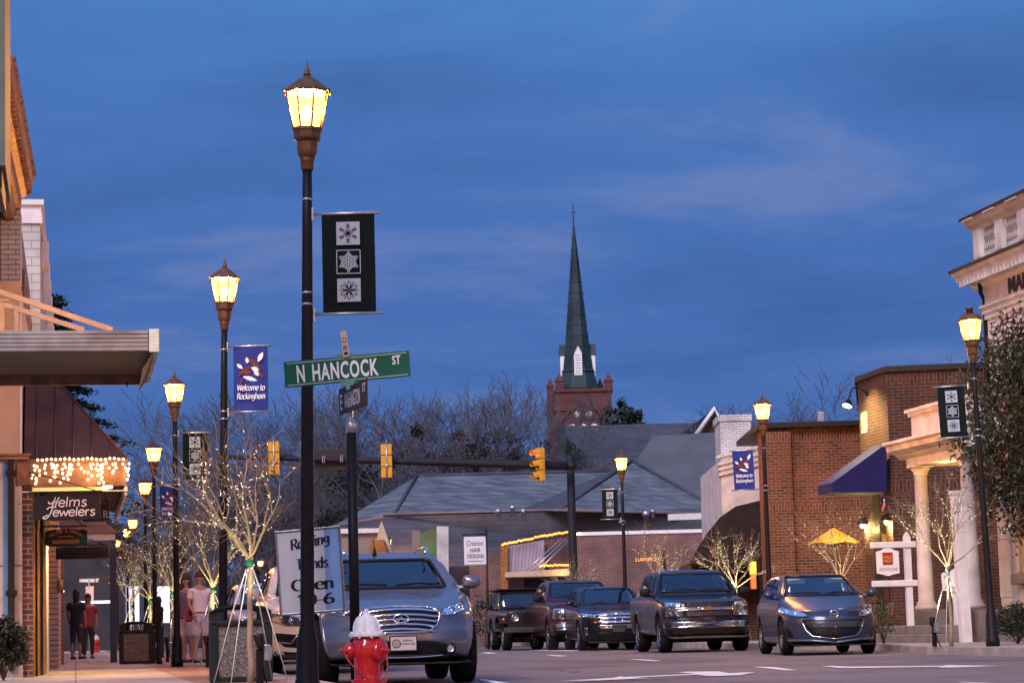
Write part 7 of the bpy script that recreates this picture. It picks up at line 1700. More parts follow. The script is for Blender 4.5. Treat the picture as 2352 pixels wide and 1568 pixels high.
# ------------------------------------------------------------------ trees
def grow(rs, p, d, L_, r, depth, out, tips, kink=.22, lift=.12, split=(2,2,3,3), taper=.62, spread=.55, seg=5, minr=.0022):
    pts = [p.copy()]; rad = [r]; q = p.copy(); dd = d.normalized()
    for i in range(seg):
        dd = (dd + Vector((rs.gauss(0,kink),rs.gauss(0,kink),rs.gauss(0,kink)*.6+lift*.3)) * (1/seg**.5)).normalized(); q = q + dd*(L_/seg); pts.append(q.copy()); rad.append(max(minr, r*(1-(1-taper)*(i+1)/seg)))
    out.append((pts, rad, depth))
    if depth <= 0: tips.append((q.copy(), dd.copy())); return
    n = rs.choice(split)
    for k in range(n):
        ax_ = Vector((rs.gauss(0,1),rs.gauss(0,1),rs.gauss(0,.6))); ax_ = (ax_ - dd*ax_.dot(dd)).normalized()
        nd_ = (dd + ax_*spread*rs.uniform(.6,1.3) + Vector((0,0,lift))).normalized(); st_ = q if k < 2 else pts[rs.randint(2, seg-1)]
        grow(rs, st_, nd_, L_*rs.uniform(.62,.9), rad[-1]*rs.uniform(.72,.92), depth-1, out, tips, kink, lift, split, taper, spread, seg, minr)
    for i in range(1, seg):
        if depth <= 2 and rs.random() < .5:
            ax_ = Vector((rs.gauss(0,1),rs.gauss(0,1),rs.gauss(0,.6))); ax_ = (ax_ - dd*ax_.dot(dd)).normalized()
            grow(rs, pts[i], (dd*.5+ax_*.8+Vector((0,0,lift))).normalized(), L_*rs.uniform(.35,.6), max(minr, rad[i]*.5), 0, out, tips, kink, lift, split, taper, spread, 3, minr)
M['twig_pale'] = mat('pale brown twig', (.22,.155,.10), .85, 0, .35, 9)
def make_street_tree(label, seed, fork=1.22, big=1.0, staked=True):
    rs = random.Random(seed); t = thing('street_tree', label, 'tree', (0,0,0), 0, 'young lit street trees'); out = []; tips = []
    mb = MB(); pts = [Vector((rs.gauss(0,.008),rs.gauss(0,.008),fork*k/6)) for k in range(7)]; mb.tube(pts, [.040,.034,.031,.029,.029,.030,.034], 10); mb.build('trunk', M['bark'], t)
    nl = 7
    for k in range(nl):
        a = 2*math.pi*k/nl + rs.uniform(-.4,.4); tl_ = rs.uniform(.5,1.35) if k else .08
        grow(rs, Vector((0,0,fork-.03+.02*k/nl)), Vector((math.cos(a)*tl_, math.sin(a)*tl_, 1)), rs.uniform(.50,.70)*big, .0155, 3, out, tips, kink=.24, lift=.09, spread=.62, minr=.0028)
    mb = MB(); m2 = MB()
    for pts, rad, dp in out: (mb if dp >= 2 else m2).tube(pts, rad, 6 if dp >= 2 else 4)
    mb.build('limbs', M['bark'], t); m2.build('twigs', M['twig_pale'], t)
    mb = MB(); n_ = 0
    for q, dd in tips:
        if rs.random() < .42 and q.z > fork+.55:
            for j in range(rs.randint(2,5)):
                c = q + Vector((rs.gauss(0,.018),rs.gauss(0,.018),rs.gauss(0,.02))); mb.ball(c, .0075, .0075, .009, 5, 3)
    if mb.v: o = mb.build('seed_heads', M['seed'], t); o['kind'] = 'stuff'
    mb = MB()
    for pts, rad, dp in out:
        if dp >= 1:
            for i in range(len(pts)-1):
                if rs.random() < .42:
                    c = pts[i].lerp(pts[i+1], rs.random()) + Vector((rs.gauss(0,.012),rs.gauss(0,.012),rs.gauss(0,.012))); d_ = Vector((rs.gauss(0,1),rs.gauss(0,1),rs.gauss(0,1))).normalized()*.014; mb.tube([c-d_, c+d_], [.0045,.003], 5)
    for k in range(14): a = k*1.1; mb.tube([(.04*math.cos(a),.04*math.sin(a),fork-.42+.03*k),(.045*math.cos(a+.3),.045*math.sin(a+.3),fork-.40+.03*k)], .005, 5)
    o = mb.build('light_string', M['bulb_off'], t); o['kind'] = 'stuff'
    mb = MB(); mb.lathe([(.037,fork-.09),(.043,fork-.07),(.043,fork-.05),(.037,fork-.03)], 10); mb.build('tie', mat('green tree tie', (.01,.14,.06), .6, 0, .1, 9) if 'tie' not in M else M['tie'], t)
    if staked:
        for k, a in enumerate((.5, 2.3, 3.7, 5.4)):
            mb = MB(); c_, s_ = math.cos(a), math.sin(a); mb.tube([(.035*c_,.035*s_,fork-.12),(.20*c_,.20*s_,fork*.55),(.40*c_,.40*s_,.02)], [.008,.006,.005], 5); mb.build('guy_strap', M['white_paint'], t)
    return t
M['tie'] = mat('green tree tie', (.01,.14,.06), .6, 0, .1, 9)
tv = [make_street_tree('small lit tree with pale trunk in front of the large litter bin', 11, 1.28, .95), make_street_tree('small staked tree with uplit pale limbs before the portico', 23, 1.35, 1.08), make_street_tree('lit tree spreading behind the second lamp post', 37, 1.30, 1.05)]
tv[0].location = spot(577, F/228, KERB); tv[0].rotation_euler.z = .6
tv[1].location = spot(2186, F/135, KERB); tv[1].rotation_euler.z = 2.0
tv[2].location = spot(492, F/140, KERB)
UPL = []
for i, (v, px, s_, rz, sc_, lab) in enumerate(((2,398,112,1.0,1.10,'lit tree just left of the pole beside the two people'),(0,346,88,2.2,1.20,'lit tree above the small litter bin'),(1,302,72,4.0,1.2,'far lit tree under the small far lamps'),
     (2,1938,103,2.9,1.05,'lit tree behind the slate hatchback beside the yellow umbrella'),(0,1694,96,5.1,1.05,'brightly lit tree in front of the barrel awning'),(1,1532,84,.7,1.06,'lit tree above the large dark sport truck'),(2,1330,74,1.9,.92,'lit tree above the maroon pickup by the mast post'))):
    put_copy(tv[v], spot(px, F/s_, KERB), rz, lab, sc_)
# uplights: a post with a junction box and a lamp head
def make_uplight(label, power=60):
    power *= 6
    t = thing('tree_uplight', label, 'spotlight', (0,0,0), 0, 'uplights at the feet of the street trees')
    mb = MB(); mb.bbox(-.03,.03,-.03,.03,0,.36,.006); mb.tube([(.03,0,.30),(.05,.02,.12),(.10,.05,.0)], .01, 6); mb.build('post', M['black_metal'], t)
    mb = MB(); mb.bbox(.035,.11,-.045,.045,.24,.40,.012); mb.bbox(.105,.125,-.035,.035,.26,.38,.006); mb.build('junction_box', M['steel'], t)
    d = Vector((-.10,.30,1)).normalized(); ax_ = d.to_track_quat('Z','Y').to_matrix().to_4x4()
    c = Vector((-.01,-.02,.45)); mb = MB(); mb.lathe([(.02,-.10),(.04,-.07),(.05,.02),(.055,.045),(.05,.045),(.045,.01)], 14); mb.v = [c + ax_ @ v for v in mb.v]; mb.tube([(0,0,.34), c-d*.06], .015, 6); hd = mb.build('lamp_head', M['black_metal'], t)
    mb = MB(); mb.lathe([(.046,.028),(0,.036)], 14); mb.v = [c + ax_ @ v for v in mb.v]; mb.build('lens', emis('uplight lens', (.95,1,.8), 14), hd)
    sp_ = light('SPOT', 'uplight_beam', c + d*.08, power, (1.0,.95,.46), t, .04, spot_size=R(75), spot_blend=.6); aim(sp_, d); return t
ul = make_uplight('uplight post with grey box at the foot of the nearest lit tree', 11)
def put_ul(o, tree, ang, dist=.55):
    p = tree.location; v = Vector((math.cos(ang), math.sin(ang), 0))*dist; o.location = p + v; o.rotation_euler.z = math.atan2(-v.y, -v.x) - math.pi/2
trees = [o for o in col.objects if o.type == 'EMPTY' and o.name.startswith('street_tree')]
trees.sort(key=lambda o: o.name)
put_ul(ul, tv[0], R(-62), .42); ul.location = spot(597, F/232, KERB)
labs = {1:'uplight with a bright lens beside the staked tree before the portico',2:'uplight near the lamp pole beside the two people'}
for i, tr in enumerate(trees[1:], 1):
    o = copy_tree(ul); o['label'] = labs.get(i, 'uplight under ' + tr['label'].replace('brightly ','').replace('in front of','before').replace('small ','')); put_ul(o, tr, R(-95 if i != 1 else -150), .5)
    if i == 1: o.location = spot(2147, F/135, KERB); o.rotation_euler.z = R(-60)
    for ch in o.children:
        if ch.type == 'LIGHT': ch.data = ch.data.copy(); ch.data.energy = 220 if o.location.x < 5 else (200 if abs(o.location.y-54) < 2 else 520)
# ---- bare winter trees in the distance
def make_bare(seed, H_=1.0, clumps=10, thick=.016, ivy=True):
    rs = random.Random(seed); t = thing('bare_tree', 'tall bare winter tree', 'tree', (0,0,0), 0, 'bare trees behind the roofs'); out = []; tips = []
    mb = MB(); tr = [Vector((rs.gauss(0,.006)*k, rs.gauss(0,.006)*k, .38*k/5)) for k in range(6)]; mb.tube(tr, [thick*(1.25-.09*k) for k in range(6)], 8); mb.build('trunk', M['far_bark'], t)
    for k in range(7):
        a = k*2.4+rs.uniform(-.4,.4); st_ = tr[2+k//2] if k < 6 else tr[-1]; grow(rs, st_, Vector((math.cos(a)*.8, math.sin(a)*.8, 1)), rs.uniform(.15,.22), thick*.42, 5, out, tips, kink=.30, lift=.07, spread=.62, minr=.0009)
    mb = MB()
    for pts, rad, dp in out: mb.tube(pts, rad, 3 if dp < 3 else 5, cap=False)
    mb.build('crown', M['far_bark'], t)
    if ivy:
        mb = MB(); base = [q for q, _ in tips]
        for k in range(clumps):
            c = base[rs.randrange(len(base))]; c = Vector((c.x*.75,c.y*.75,max(.4,c.z*.9))); rr_ = rs.uniform(.016,.040)
            for j in range(int(120*rr_/.03)):
                p = c + Vector((rs.gauss(0,1),rs.gauss(0,1),rs.gauss(0,1)))*rr_*.6; n1_ = Vector((rs.gauss(0,1),rs.gauss(0,1),rs.gauss(0,1))).normalized()*.007; n2_ = n1_.orthogonal().normalized()*.006; mb.add([p-n1_,p+n2_,p+n1_,p-n2_], [(0,1,2,3)])
        mb.build('mistletoe', M['leaf_dk'], t)
    return t
M['leaf_dk'] = mat('dark evergreen leaf', (.020,.032,.018), .7, 0, .4, 30)
M['leaf_mid'] = mat('olive leaf', (.035,.045,.018), .6, 0, .5, 8); M['leaf_red'] = mat('bronze leaf', (.075,.035,.018), .5, 0, .5, 8)
bt = [make_bare(5, clumps=3), make_bare(17, clumps=14, thick=.014), make_bare(29, clumps=0, ivy=False), make_bare(41, clumps=8)]
rs = random.Random(99); first = [True]*4
row = [(455,40,900,0),(520,38,905,2),(575,36,880,0),(640,36,862,2),(700,34,880,0),(770,35,930,3),(850,33,880,2),(905,36,900,0),(965,37,838,1),(1020,36,842,1),(1075,35,850,3),(1120,34,870,0),(1160,33,870,3),(1205,34,838,3),(1245,30,860,2),(480,30,930,3),(610,30,900,3),(735,29,905,2),(880,30,905,2),(940,29,880,0),(1045,29,870,2),(1180,29,900,0),(690,27,940,0),(1700,30,898,2),(1778,32,890,0),(1830,30,930,2),(2240,46,800,0),(2175,45,815,2)]
words_ = ['','','']
for i, (px, s_, py, v) in enumerate(row):
    D_ = F/s_; h_ = at(px, py, D_).z; lab = f'bare tree'
    src = bt[v]; p = spot(px, D_, 0)
    if first[v]: o = src; first[v] = False; o.location = p; o.scale = (h_*.95,)*3; o.rotation_euler.z = rs.uniform(0,6)
    else: o = put_copy(src, p, rs.uniform(0,6), None, h_*.95)
    o.scale = (h_*1.05, h_*1.05, h_*.98)
    o['label'] = 'dark bare winter tree among those between the banner lamps and the church' if px < 1250 else ('thin bare tree above the cream chimney' if px < 1860 else 'bare treetop showing above the brick tower')
# normalise heights
for o in [o for o in col.objects if o.type == 'EMPTY' and o.name.startswith('bare_tree')]:
    zmax = max(v.co.z for ch in o.children for v in ch.data.vertices); o.scale = (o.scale[0]/zmax, o.scale[1]/zmax, o.scale[2]/zmax)
# low dark wood behind everything
mb = MB(); q = random.Random(4)
for k in range(3800):
    px = q.uniform(395, 1260); D_ = q.uniform(205, 235); base = spot(px, D_, 0); hmax = 9.5 + 3.0*math.sin(px*.021)+1.6*math.sin(px*.057); z = hmax*q.random()**.6
    p = Vector((base.x, base.y, z)); d = Vector((q.gauss(0,.35), q.gauss(0,.2), 1)).normalized()*q.uniform(.8,2.2); mb.tube([p, p+d*.5+Vector((q.gauss(0,.12),0,0)), p+d], [.07,.05,.02], 3, cap=False)
o = mb.build('woods', M['far_bark'], None); o['kind'] = 'stuff'
mb = MB(); g = [spot(395+ (1300-395)*k/24, 238, 0) for k in range(25)]
vs = []; fs = []
for k, p in enumerate(g): h_ = 5.5+1.5*math.sin(k*1.3)+.8*math.sin(k*2.9); vs += [(p.x,p.y,0),(p.x,p.y,h_),(p.x,p.y+12,h_*1.1),(p.x,p.y+12,0)]
for k in range(24):
    for j in range(3): fs.append((4*k+j,4*k+4+j,4*k+5+j,4*k+1+j))
mb.add(vs, fs); o = mb.build('hillside', mat('dark wooded slope', (.035,.032,.038), .95, 0, .4, .15)); o['kind'] = 'structure'
# ---- conifer behind the left buildings
def leaves(mb, rs, c, n, sx, sy, sz, size, flat=.5):
    for j in range(n):
        p = c + Vector((rs.gauss(0,sx), rs.gauss(0,sy), rs.gauss(0,sz))); a = Vector((rs.gauss(0,1),rs.gauss(0,1),rs.gauss(0,flat))).normalized()*size*rs.uniform(.6,1.3); b = a.cross(Vector((rs.gauss(0,.4),rs.gauss(0,.4),1))).normalized()*size*.45; mb.add([p-a,p+b,p+a,p-b], [(0,1,2,3)])
rs = random.Random(8); pc = spot(100, F/62, KERB); t = thing('conifer_tree', 'dark drooping conifer rising behind the left shops', 'tree', pc)
hz = at(150, 668, F/62).z; mb = MB(); mb.lathe([(.35,0),(.2,hz*.6),(.05,hz)], 10); mb.build('trunk', M['far_bark'], t); mb = MB()
for k in range(120):
    f = k/119; z = hz*(.30+.68*f); Lr = (1-f)**.8*4.2+.5; Lr *= rs.uniform(.75,1.1); a = k*2.399
    for j in range(15):
        u = (j+.5)/15; c = Vector((math.cos(a)*Lr*u, math.sin(a)*Lr*u, z + .35*u - .75*u*u*Lr*.4)); leaves(mb, rs, c, 20, .18+.05*(1-u), .18, .06, .13, .3)
for px, py in ((160,690),(172,705),(145,760),(190,880),(215,925),(235,945),(220,985),(245,1010),(270,1028),(200,905),(180,960),(230,905)):
    pass
mb.build('crown', M['leaf_dk'], t)
# ---- evergreen right of the church
def leafy(name, label, px, D_, py_top, rx, n_cl, seed, mats, zlo, leaf=.22, trunkpx=None, rz_=None):
    rs = random.Random(seed); p = spot(px, D_, 0); t = thing(name, label, 'tree', p); zt_ = at(px, py_top, D_).z; zc = (zt_+zlo)/2; rz = (zt_-zlo)/2
    mb = MB(); mb.tube([(0,0,0),(rs.gauss(0,.05),0,zc*.5),(rs.gauss(0,.1),.1,zc)], [rx*.07,rx*.05,rx*.03], 8); mb.build('trunk', M['far_bark'], t)
    mb = MB(); mbs = [MB() for _ in mats]
    for k in range(n_cl):
        while True:
            v = Vector((rs.uniform(-1,1),rs.uniform(-1,1),rs.uniform(-1,1)))
            if .25 < v.length < 1: break
        c = Vector((v.x*rx, v.y*rx, zc+v.z*rz)); mb.tube([(0,0,zc*.75), (c.x*.5,c.y*.5,(zc*.75+c.z)/2+.05), c], [rx*.014,rx*.008,rx*.003], 4, cap=False)
        leaves(mbs[rs.randrange(len(mats))], rs, c, 46, rx*.10, rx*.10, rx*.085, leaf, 1.0)
    mb.build('branches', M['far_bark'], t)
    for m_, q_ in zip(mbs, mats): m_.build('crown', q_, t)
    return t
leafy('evergreen_tree', 'dark evergreen just right of the church tower', 1448, 205, 912, 2.1, 70, 3, [M['leaf_dk']], 14.5, .28)
leafy('evergreen_tree', 'broad low dark evergreen behind the church roof', 1476, 207, 940, 1.1, 34, 5, [M['leaf_dk']], 14.5, .26)
lt = leafy('leafy_tree', 'leafy bronze green tree standing before the white bank at the right edge', 2432, 44.5, 690, 1.62, 430, 12, [M['leaf_mid'], M['leaf_dk'], M['leaf_mid'], M['leaf_red'], M['leaf_dk']], at(2380,1250,44.5).z, .062)
mb = MB(lt.location); mb.tube([wx(2365,1235,44.5), wx(2335,1205,44.4), wx(2312,1180,44.3), wx(2296,1150,44.2)], [.035,.025,.018,.008], 6); mb.build('limb', M['twig'], lt)
# ---- shrubs
def shrub(name, label, px, D_, w_, h_, n_, mats, seed, leaf=.03, z=KERB):
    rs = random.Random(seed); t = thing(name, label, 'shrub', spot(px, D_, z)); mb = MB()
    for k in range(9): a = rs.uniform(0,6.3); mb.tube([(0,0,0),(math.cos(a)*w_*.25,math.sin(a)*w_*.2,h_*.45),(math.cos(a)*w_*.42,math.sin(a)*w_*.35,h_*rs.uniform(.6,.95))], [.012,.008,.004], 5)
    mb.build('stems', M['twig'], t); mbs = [MB() for _ in mats]
    for k in range(n_): 
        u = rs.random(); a = rs.uniform(0,6.3); c = Vector((math.cos(a)*w_*.5*u**.5, math.sin(a)*w_*.4*u**.5, h_*(.25+.72*rs.random()*(1-.4*u)))); leaves(mbs[rs.randrange(len(mats))], rs, c, 12, w_*.05, w_*.05, w_*.05, leaf, 1.0)
    for m_, q_ in zip(mbs, mats): m_.build('foliage', q_, t)
M['leaf_lime'] = mat('bright lime leaf', (.10,.17,.03), .5, 0, .3, 9)
shrub('shrub', 'bright lime green shrub between the slate hatchback and the stone steps', 2030, 47.5, .55, .95, 60, [M['leaf_lime'], M['leaf_mid']], 2)
shrub('shrub', 'dark shrub on the ledge at the lower right edge', 2338, 42, .9, .75, 320, [M['leaf_dk'], M['leaf_mid']], 4, .03)
shrub('shrub', 'small dark ivy shrub in the lower left corner', 8, 31.2, .62, .85, 420, [M['leaf_dk'], M['leaf_mid']], 6, .03)
shrub('shrub', 'dark bush beneath the salon sign left of the boxy off-roader', 1118, 79, 1.7, 1.9, 120, [M['leaf_dk']], 9, .06, 0)
# ------------------------------------------------------------------ people
M['skin'] = mat('skin', (.30,.165,.115), .7, 0, .08, 12); M['hair'] = mat('dark brown hair', (.035,.022,.015), .7, 0, .3, 30)
M['shirt_white'] = mat('pale shirt cloth', (.55,.47,.52), .85, 0, .1, 9, bump=.2); M['shorts'] = mat('pale lilac shorts', (.40,.33,.38), .85, 0, .12, 9, bump=.2)
M['shirt_purple'] = mat('purple shirt cloth', (.13,.08,.15), .85, 0, .15, 9); M['red_cloth'] = mat('red cloth', (.30,.03,.04), .8, 0, .15, 9); M['dark_cloth'] = mat('dark trousers', (.03,.028,.035), .85, 0, .2, 9)
def skin_mesh(name, verts, edges, mt, parent, sub=2, root=0):
    me = bpy.data.meshes.new(name); me.from_pydata([v[:3] for v in verts], edges, []); o = bpy.data.objects.new(name, me); col.objects.link(o)
    md = o.modifiers.new('skin', 'SKIN'); md.use_smooth_shade = True
    for i, v in enumerate(verts):
        sv = me.skin_vertices[0].data[i]; r_ = v[3]; sv.radius = r_ if hasattr(r_, '__len__') else (r_, r_); sv.use_root = (i == root)
    s2 = o.modifiers.new('sub', 'SUBSURF'); s2.levels = sub; s2.render_levels = sub
    dg = bpy.context.evaluated_depsgraph_get(); nm = bpy.data.meshes.new_from_object(o.evaluated_get(dg)); o.modifiers.clear(); o.data = nm; nm.materials.clear(); nm.materials.append(mt)
    nm.polygons.foreach_set('use_smooth', [True]*len(nm.polygons)); o.parent = parent; return o
def person(label, loc, rz, shirt, legs, hair_len=.0, shorts=True, arm=0.0, held=None, scale=1.0, group=None):
    t = thing('person', label, 'person', loc, rz, group)
    V = [(0,0,.95,(.155,.115)),(0,0,1.12,(.14,.10)),(0,.01,1.32,(.17,.115)),(0,.015,1.45,(.12,.09)),(0,.01,1.53,.052),(0,-.005,1.58,.05)]
    E = [(0,1),(1,2),(2,3),(3,4),(4,5)]
    def ch(start, pts):
        i = start
        for p in pts: V.append(p); E.append((i, len(V)-1)); i = len(V)-1
        return i
    for s_ in (-1,1):
        ch(0, [(s_*.09,0,.88,.088),(s_*.10,-.01,.50,.058),(s_*.105,.0,.46,.056),(s_*.105,.03,.30,.055),(s_*.105,.02,.08,.036),(s_*.105,-.02,.045,.038),(s_*.11,-.13,.035,.034)])
        w_ = ch(3, [(s_*.185,.015,1.42,.055),(s_*(.235),.02+arm*.02,1.16,.042),(s_*.225,-.04-arm*.18,.95+arm*.12,.032),(s_*.215,-.055-arm*.20,.90+arm*.13,.026)])
        hx, hy, hz_ = V[w_][:3]
        p_ = ch(w_, [(hx,hy-.015,hz_-.055,.030)])
        for k in range(4): ch(p_, [(hx+(k-1.5)*.0,hy-.015+(k-1.5)*.019,hz_-.10,.0095),(hx-s_*.012,hy-.018+(k-1.5)*.019,hz_-.135+abs(k-1.3)*.008,.0075)])
        ch(w_, [(hx-s_*.012,hy-.045,hz_-.045,.010),(hx-s_*.018,hy-.060,hz_-.085,.008)])
    ch(5, [(0,-.01,1.64,(.072,.082)),(0,-.005,1.70,(.078,.092)),(0,.0,1.755,(.06,.072))])
    body = skin_mesh('body', V, E, M['skin'], t, 2)
    mb = MB(); mb.ball((0,-.098,1.655), .013,.022,.018,8,5)
    for s_ in (-1,1): mb.ball((s_*.078,.0,1.665), .012,.022,.032,8,5)
    mb.build('face_features', M['skin'], body)
    mb = MB()
    for s_ in (-1,1): mb.ball((s_*.030,-.080,1.685), .010,.008,.007,8,5)
    mb.tube([(-.022,-.086,1.618),(0,-.092,1.616),(.022,-.086,1.618)], .004, 5); mb.build('eyes_and_mouth', M['hair'], body)
    mb = MB(); rings = []
    for k in range(9):
        ph = math.pi/2*k/8; z = 1.70+.130*math.sin(ph)-.0; r_ = math.cos(ph); rings.append([Vector(((.092*r_*math.cos(a)), .010+.108*r_*math.sin(a), z)) for a in [2*math.pi*j/16 for j in range(16)]])
    low = [[Vector((.086*math.cos(a), .022+.092*math.sin(a)*(1 if math.sin(a) > 0 else .75), 1.70-d_-(hair_len if math.sin(a) > -.2 else 0)*d_*8)) for a in [2*math.pi*j/16 for j in range(16)]] for d_ in (.06,.03)]
    for r_ in low:
        for v in r_:
            if v.y < -.02: v.z = max(v.z, 1.715)
    mb.loft(low + rings); mb.build('hair', M['hair'], t)
    SVt = [(0,0,.84,(.16,.13)),(0,0,.95,(.195,.155)),(0,0,1.12,(.165,.125)),(0,.01,1.32,(.195,.14)),(0,.015,1.44,(.15,.105)),(0,.012,1.50,(.075,.068))]; SE = [(0,1),(1,2),(2,3),(3,4),(4,5)]
    for s_ in (-1,1): SVt += [(s_*.19,.015,1.41,.078),(s_*.225,.02,1.24,.070)]; n_ = len(SVt); SE += [(4,n_-2),(n_-2,n_-1)]
    skin_mesh('shirt', SVt, SE, shirt, t, 2)
    LV = [(0,0,1.02,(.165,.12)),(0,0,.92,(.175,.135))]; LE = [(0,1)]
    for s_ in (-1,1):
        zz = (.86,.66,.47) if shorts else (.86,.50,.10); LV += [(s_*.095,0,zz[0],.118),(s_*.105,-.008,zz[1],.105 if shorts else .075),(s_*.11,0,zz[2],.108 if shorts else .06)]; n_ = len(LV); LE += [(1,n_-3),(n_-3,n_-2),(n_-2,n_-1)]
    skin_mesh('shorts' if shorts else 'trousers', LV, LE, legs, t, 2)
    for s_ in (-1,1):
        mb = MB(); rs_ = []
        for y, w_, h_ in ((.085,.028,.055),(.06,.042,.085),(0,.044,.085),(-.08,.048,.06),(-.15,.046,.045),(-.185,.028,.028)): rs_.append([Vector((s_*.108+w_*math.cos(a), y, max(.0,.012+h_*.5+h_*.5*math.sin(a)-.012))) for a in [2*math.pi*j/12 for j in range(12)]])
        mb.loft(rs_); mb.build('shoe', M['dark_cloth'], t)
    if held == 'pack':
        mb = MB(); mb.bbox(-.16,.16,.12,.21,.93,1.06,.03); mb.tube([(.17*math.cos(a),.14*math.sin(a),.99) for a in [2*math.pi*j/16 for j in range(17)]], .014, 6); mb.build('waist_pack', M['dark_cloth'], t)
    t.scale = (scale,)*3; return t
person('person in pale shirt and shorts standing with back turned beside the lamp pole', spot(461, F/119, KERB), R(35), M['shirt_white'], M['shorts'], .0, True, .5, 'pack', .97, 'pedestrians on the left sidewalk')
person('person in purple shirt facing the one in shorts, partly behind the lamp pole', spot(430, F/116, KERB), R(-40), M['shirt_purple'], M['shorts'], .4, True, .8, None, .96, 'pedestrians on the left sidewalk')
person('dark dressed person walking far down the sidewalk below the attorney signs', spot(176, F/88, KERB), R(170), M['dark_cloth'], M['dark_cloth'], .4, False, .2, None, 1.0, 'pedestrians on the left sidewalk')
person('person in a red top far down the sidewalk beside the dark dressed walker', spot(203, F/86, KERB), R(20), M['red_cloth'], M['dark_cloth'], .5, False, .2, None, .95, 'pedestrians on the left sidewalk')
rb = MB(); rb.bbox(-.11,.11,-.05,.05,-.13,.13,.03); rb.tube([(-.06,0,.12),(-.05,0,.24),(.05,0,.24),(.06,0,.12)], .008, 6)
o = rb.build('shopping_bag', M['red_cloth'], None, loc=spot(441, F/117.5, KERB)+Vector((0,-.1,.92)), rz=R(20)); tag(o, 'red bag held between the two people by the lamp pole', 'bag')
# driver of the silver crossover, seated at the wheel
def driver(car):
    t = thing('person', 'person sitting at the wheel of the silver blue crossover', 'person', car.location, car.rotation_euler.z)
    x, y = .40, 2.62; b = .14
    V = [(x,y,.74,(.16,.13)),(x,y-.02,.95,(.16,.12)),(x,y-.05,1.12,(.19,.11)),(x,y-.05,1.20,.055),(x,y-.06,1.25,(.078,.085)),(x,y-.06,1.32,(.085,.095)),(x,y-.05,1.385,(.065,.075))]; E = [(0,1),(1,2),(2,3),(3,4),(4,5),(5,6)]
    for s_ in (-1,1):
        n_ = len(V); V += [(x+s_*.19,y-.06,1.10,.05),(x+s_*.24,y-.22,.93,.042),(x+s_*.16,y-.52,1.02,.034),(x+s_*.14,y-.62,1.06,.03)]; E += [(2,n_),(n_,n_+1),(n_+1,n_+2),(n_+2,n_+3)]
        V += [(x+s_*.13,y-.66,1.075,.026)]; E += [(n_+3,n_+4)]
        for k in range(4): V.append((x+s_*.10,y-.685,1.05+.018*k,.0085)); E.append((n_+4,len(V)-1))
        m_ = len(V); V += [(x+s_*.09,y-.15,.70,.085),(x+s_*.10,y-.55,.72,.06)]; E += [(0,m_),(m_,m_+1)]
    body = skin_mesh('body', V, E, M['skin'], t, 2)
    SVt = [(x,y,.74,(.19,.15)),(x,y-.02,.95,(.185,.145)),(x,y-.05,1.11,(.21,.13)),(x,y-.05,1.165,.075)]; SE = [(0,1),(1,2),(2,3)]
    for s_ in (-1,1): n_ = len(SVt); SVt += [(x+s_*.20,y-.06,1.09,.065),(x+s_*.245,y-.20,.95,.056)]; SE += [(2,n_),(n_,n_+1)]
    skin_mesh('shirt', SVt, SE, M['print_grey'], t, 2)
    mb = MB()
    for s_ in (-1,1): mb.ball((x+s_*.034,y-.145,1.335),.016,.010,.012,8,5)
    mb.tube([(x-.03,y-.15,1.265),(x,y-.155,1.262),(x+.03,y-.15,1.265)], .005, 5); mb.build('eyes_and_mouth', M['hair'], body)
    mb = MB(); mb.ball((x,y-.16,1.30),.014,.022,.02,8,5)
    for s_ in (-1,1): mb.ball((x+s_*.092,y-.05,1.31),.014,.025,.035,8,5)
    mb.build('face_features', M['skin'], body)
    mb = MB(); mb.ball((x,y-.03,1.375),.092,.105,.055,14,8); mb.build('hair', M['hair'], t)
driver(fxc)
# ------------------------------------------------------------------ far down the left sidewalk
o = copy_tree([q_ for q_ in col.objects if q_.name == 'fire_hydrant'][0]); o.location = spot(221, F/58, KERB); o.scale = (1,1,1); o['label'] = 'tiny far fire hydrant seen under the attorney signs'
t = thing('street_sign', 'far white street name blade above a round sign under the attorney signs', 'street sign', spot(206, F/52, KERB)); zb_ = zz_(206,1332,F/52)-KERB
mb = MB(); mb.tube([(0,0,0),(0,0,zb_)], .04, 6); mb.build('pole', M['steel'], t); mb = MB(); mb.bbox(-.45,.45,-.02,.02,zb_-.12,zb_+.12,.01); bl_ = mb.build('blade', M['navy_post'], t)
mb = MB(); text_fit(mb, 'N RANDOLPH ST', -.42,.42,zb_-.07,zb_+.08,-.024,bold=.02); mb.build('lettering', M['letter_white'], bl_); mb = MB(); mb.lathe([(.22,-.03),(.22,-.05)], 14, (.05,0,zb_-1.25), 'y'); mb.bbox(-.16,.2,-.03,-.02,zb_-.95,zb_-.25,.01); mb.build('round_sign', M['plate_grey'], t)
t = thing('far_shop', 'dim distant shop wall closing the view down the left sidewalk', 'building', spot(190, 118, 0)); mb = MB(t.location)
a = wx(60,1400,118); b = wx(395,1400,118); mb.box(a.x,b.x,a.y,a.y+5,0,5.2); mb.build('wall', mat('dim far wall', (.03,.028,.032), .9, 0, .4, .8), t)
for k, (x0, x1, e_) in enumerate(((290,318,1),(322,345,0),(352,388,1))):
    p0 = wx(x0,1430,117.9); p1 = wx(x1,1345,117.9); mb = MB(t.location); mb.box(p0.x,p1.x,p0.y-.02,p0.y+.02,p0.z,p1.z); mb.build('window', emis('pale lit window', (.75,.78,.95), .55) if e_ else M['dark_glass'], t)
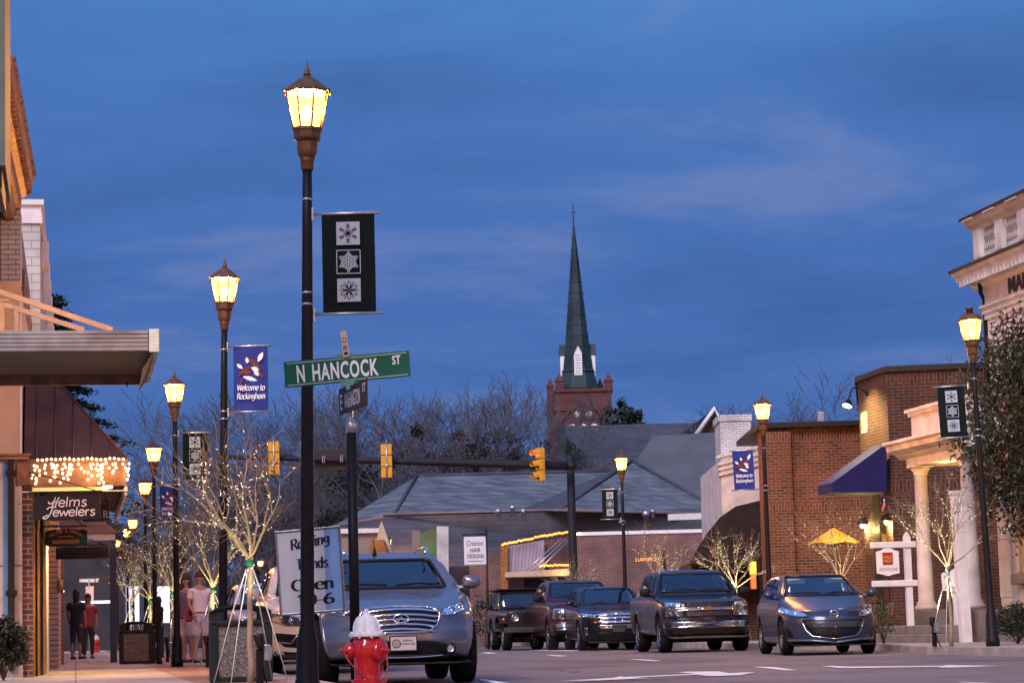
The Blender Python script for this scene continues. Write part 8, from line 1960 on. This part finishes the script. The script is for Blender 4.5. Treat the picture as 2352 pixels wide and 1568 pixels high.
p = wx(222,1382,104); mb = MB(); mb.bbox(-.75,.75,-.05,.05,-.055,.055,.03); o = mb.build('strip_lamp', emis('white strip lamp', (1,.9,.9), 1.6), None, loc=p); tag(o, 'short white glowing strip lamp far down the left sidewalk', 'lamp')  # glowing bar put in for a passing car's light streak
for px, s_, lab in ((366,120,'thin black bollard post right of the small litter bin'),(372,90,'thin black post farther back right of the small bin')):
    t = thing('bollard', lab, 'bollard', spot(px, F/s_, KERB), 0, 'black posts beside the small litter bin'); mb = MB(); mb.lathe([(.065,0),(.05,.08),(.045,1.15),(.06,1.2),(.04,1.27),(0,1.3)], 12); mb.build('post', M['black_metal'], t)

# ------------------------------------------------------------------ behind the photographer: added brick blocks screen low glow, lamp row goes on
for k, (b0, b1, h_) in enumerate(((-40,-1,15),(-.5,18,13),(18.5,70,16))):
    t = thing('shop_building', ['two storey brick block on the left behind the viewpoint','low brick block closing the street behind the viewpoint','two storey brick block on the right behind the viewpoint'][k], 'building', st((b0+b1)/2, -52, 0), TH)
    w_ = (b1-b0)/2; mb = MB(); mb.box(-w_, w_, -6, 0, 0, h_); mb.build('wall', M['redbrick'], t)
    mb = MB(); mb.box(-w_-.2, w_+.2, -6, .2, h_, h_+.5); mb.build('cornice', M['cornice_brown'], t)
    for j in range(int(w_)):
        mb = MB(); x = -w_+1+j*2; mb.box(x, x+1.2, -.02, .03, 1, 3.4); mb.build('shop_window', emis('warm shop window', (1,.62,.25), .5) if 'shopwin' not in M else M['shopwin'], t)  # glowing windows added for warm highlights on the cars
for b, a, lab in ((14.9,-6,'lamp post on the right kerb behind the viewpoint, nearer'),(14.9,-22,'lamp post on the right kerb behind the viewpoint, farther'),(-1.2,-14,'lamp post on the left behind the viewpoint, nearer'),(1.9,-30,'lamp post on the left behind the viewpoint, farther'),(15,12,'lamp post on the right kerb outside the view'),(1.9,-3,'lamp post just behind the viewpoint')):  # last post added for highlights on the hydrant
    o = copy_tree(lampA); o.location = st(b, a, KERB); o['label'] = lab
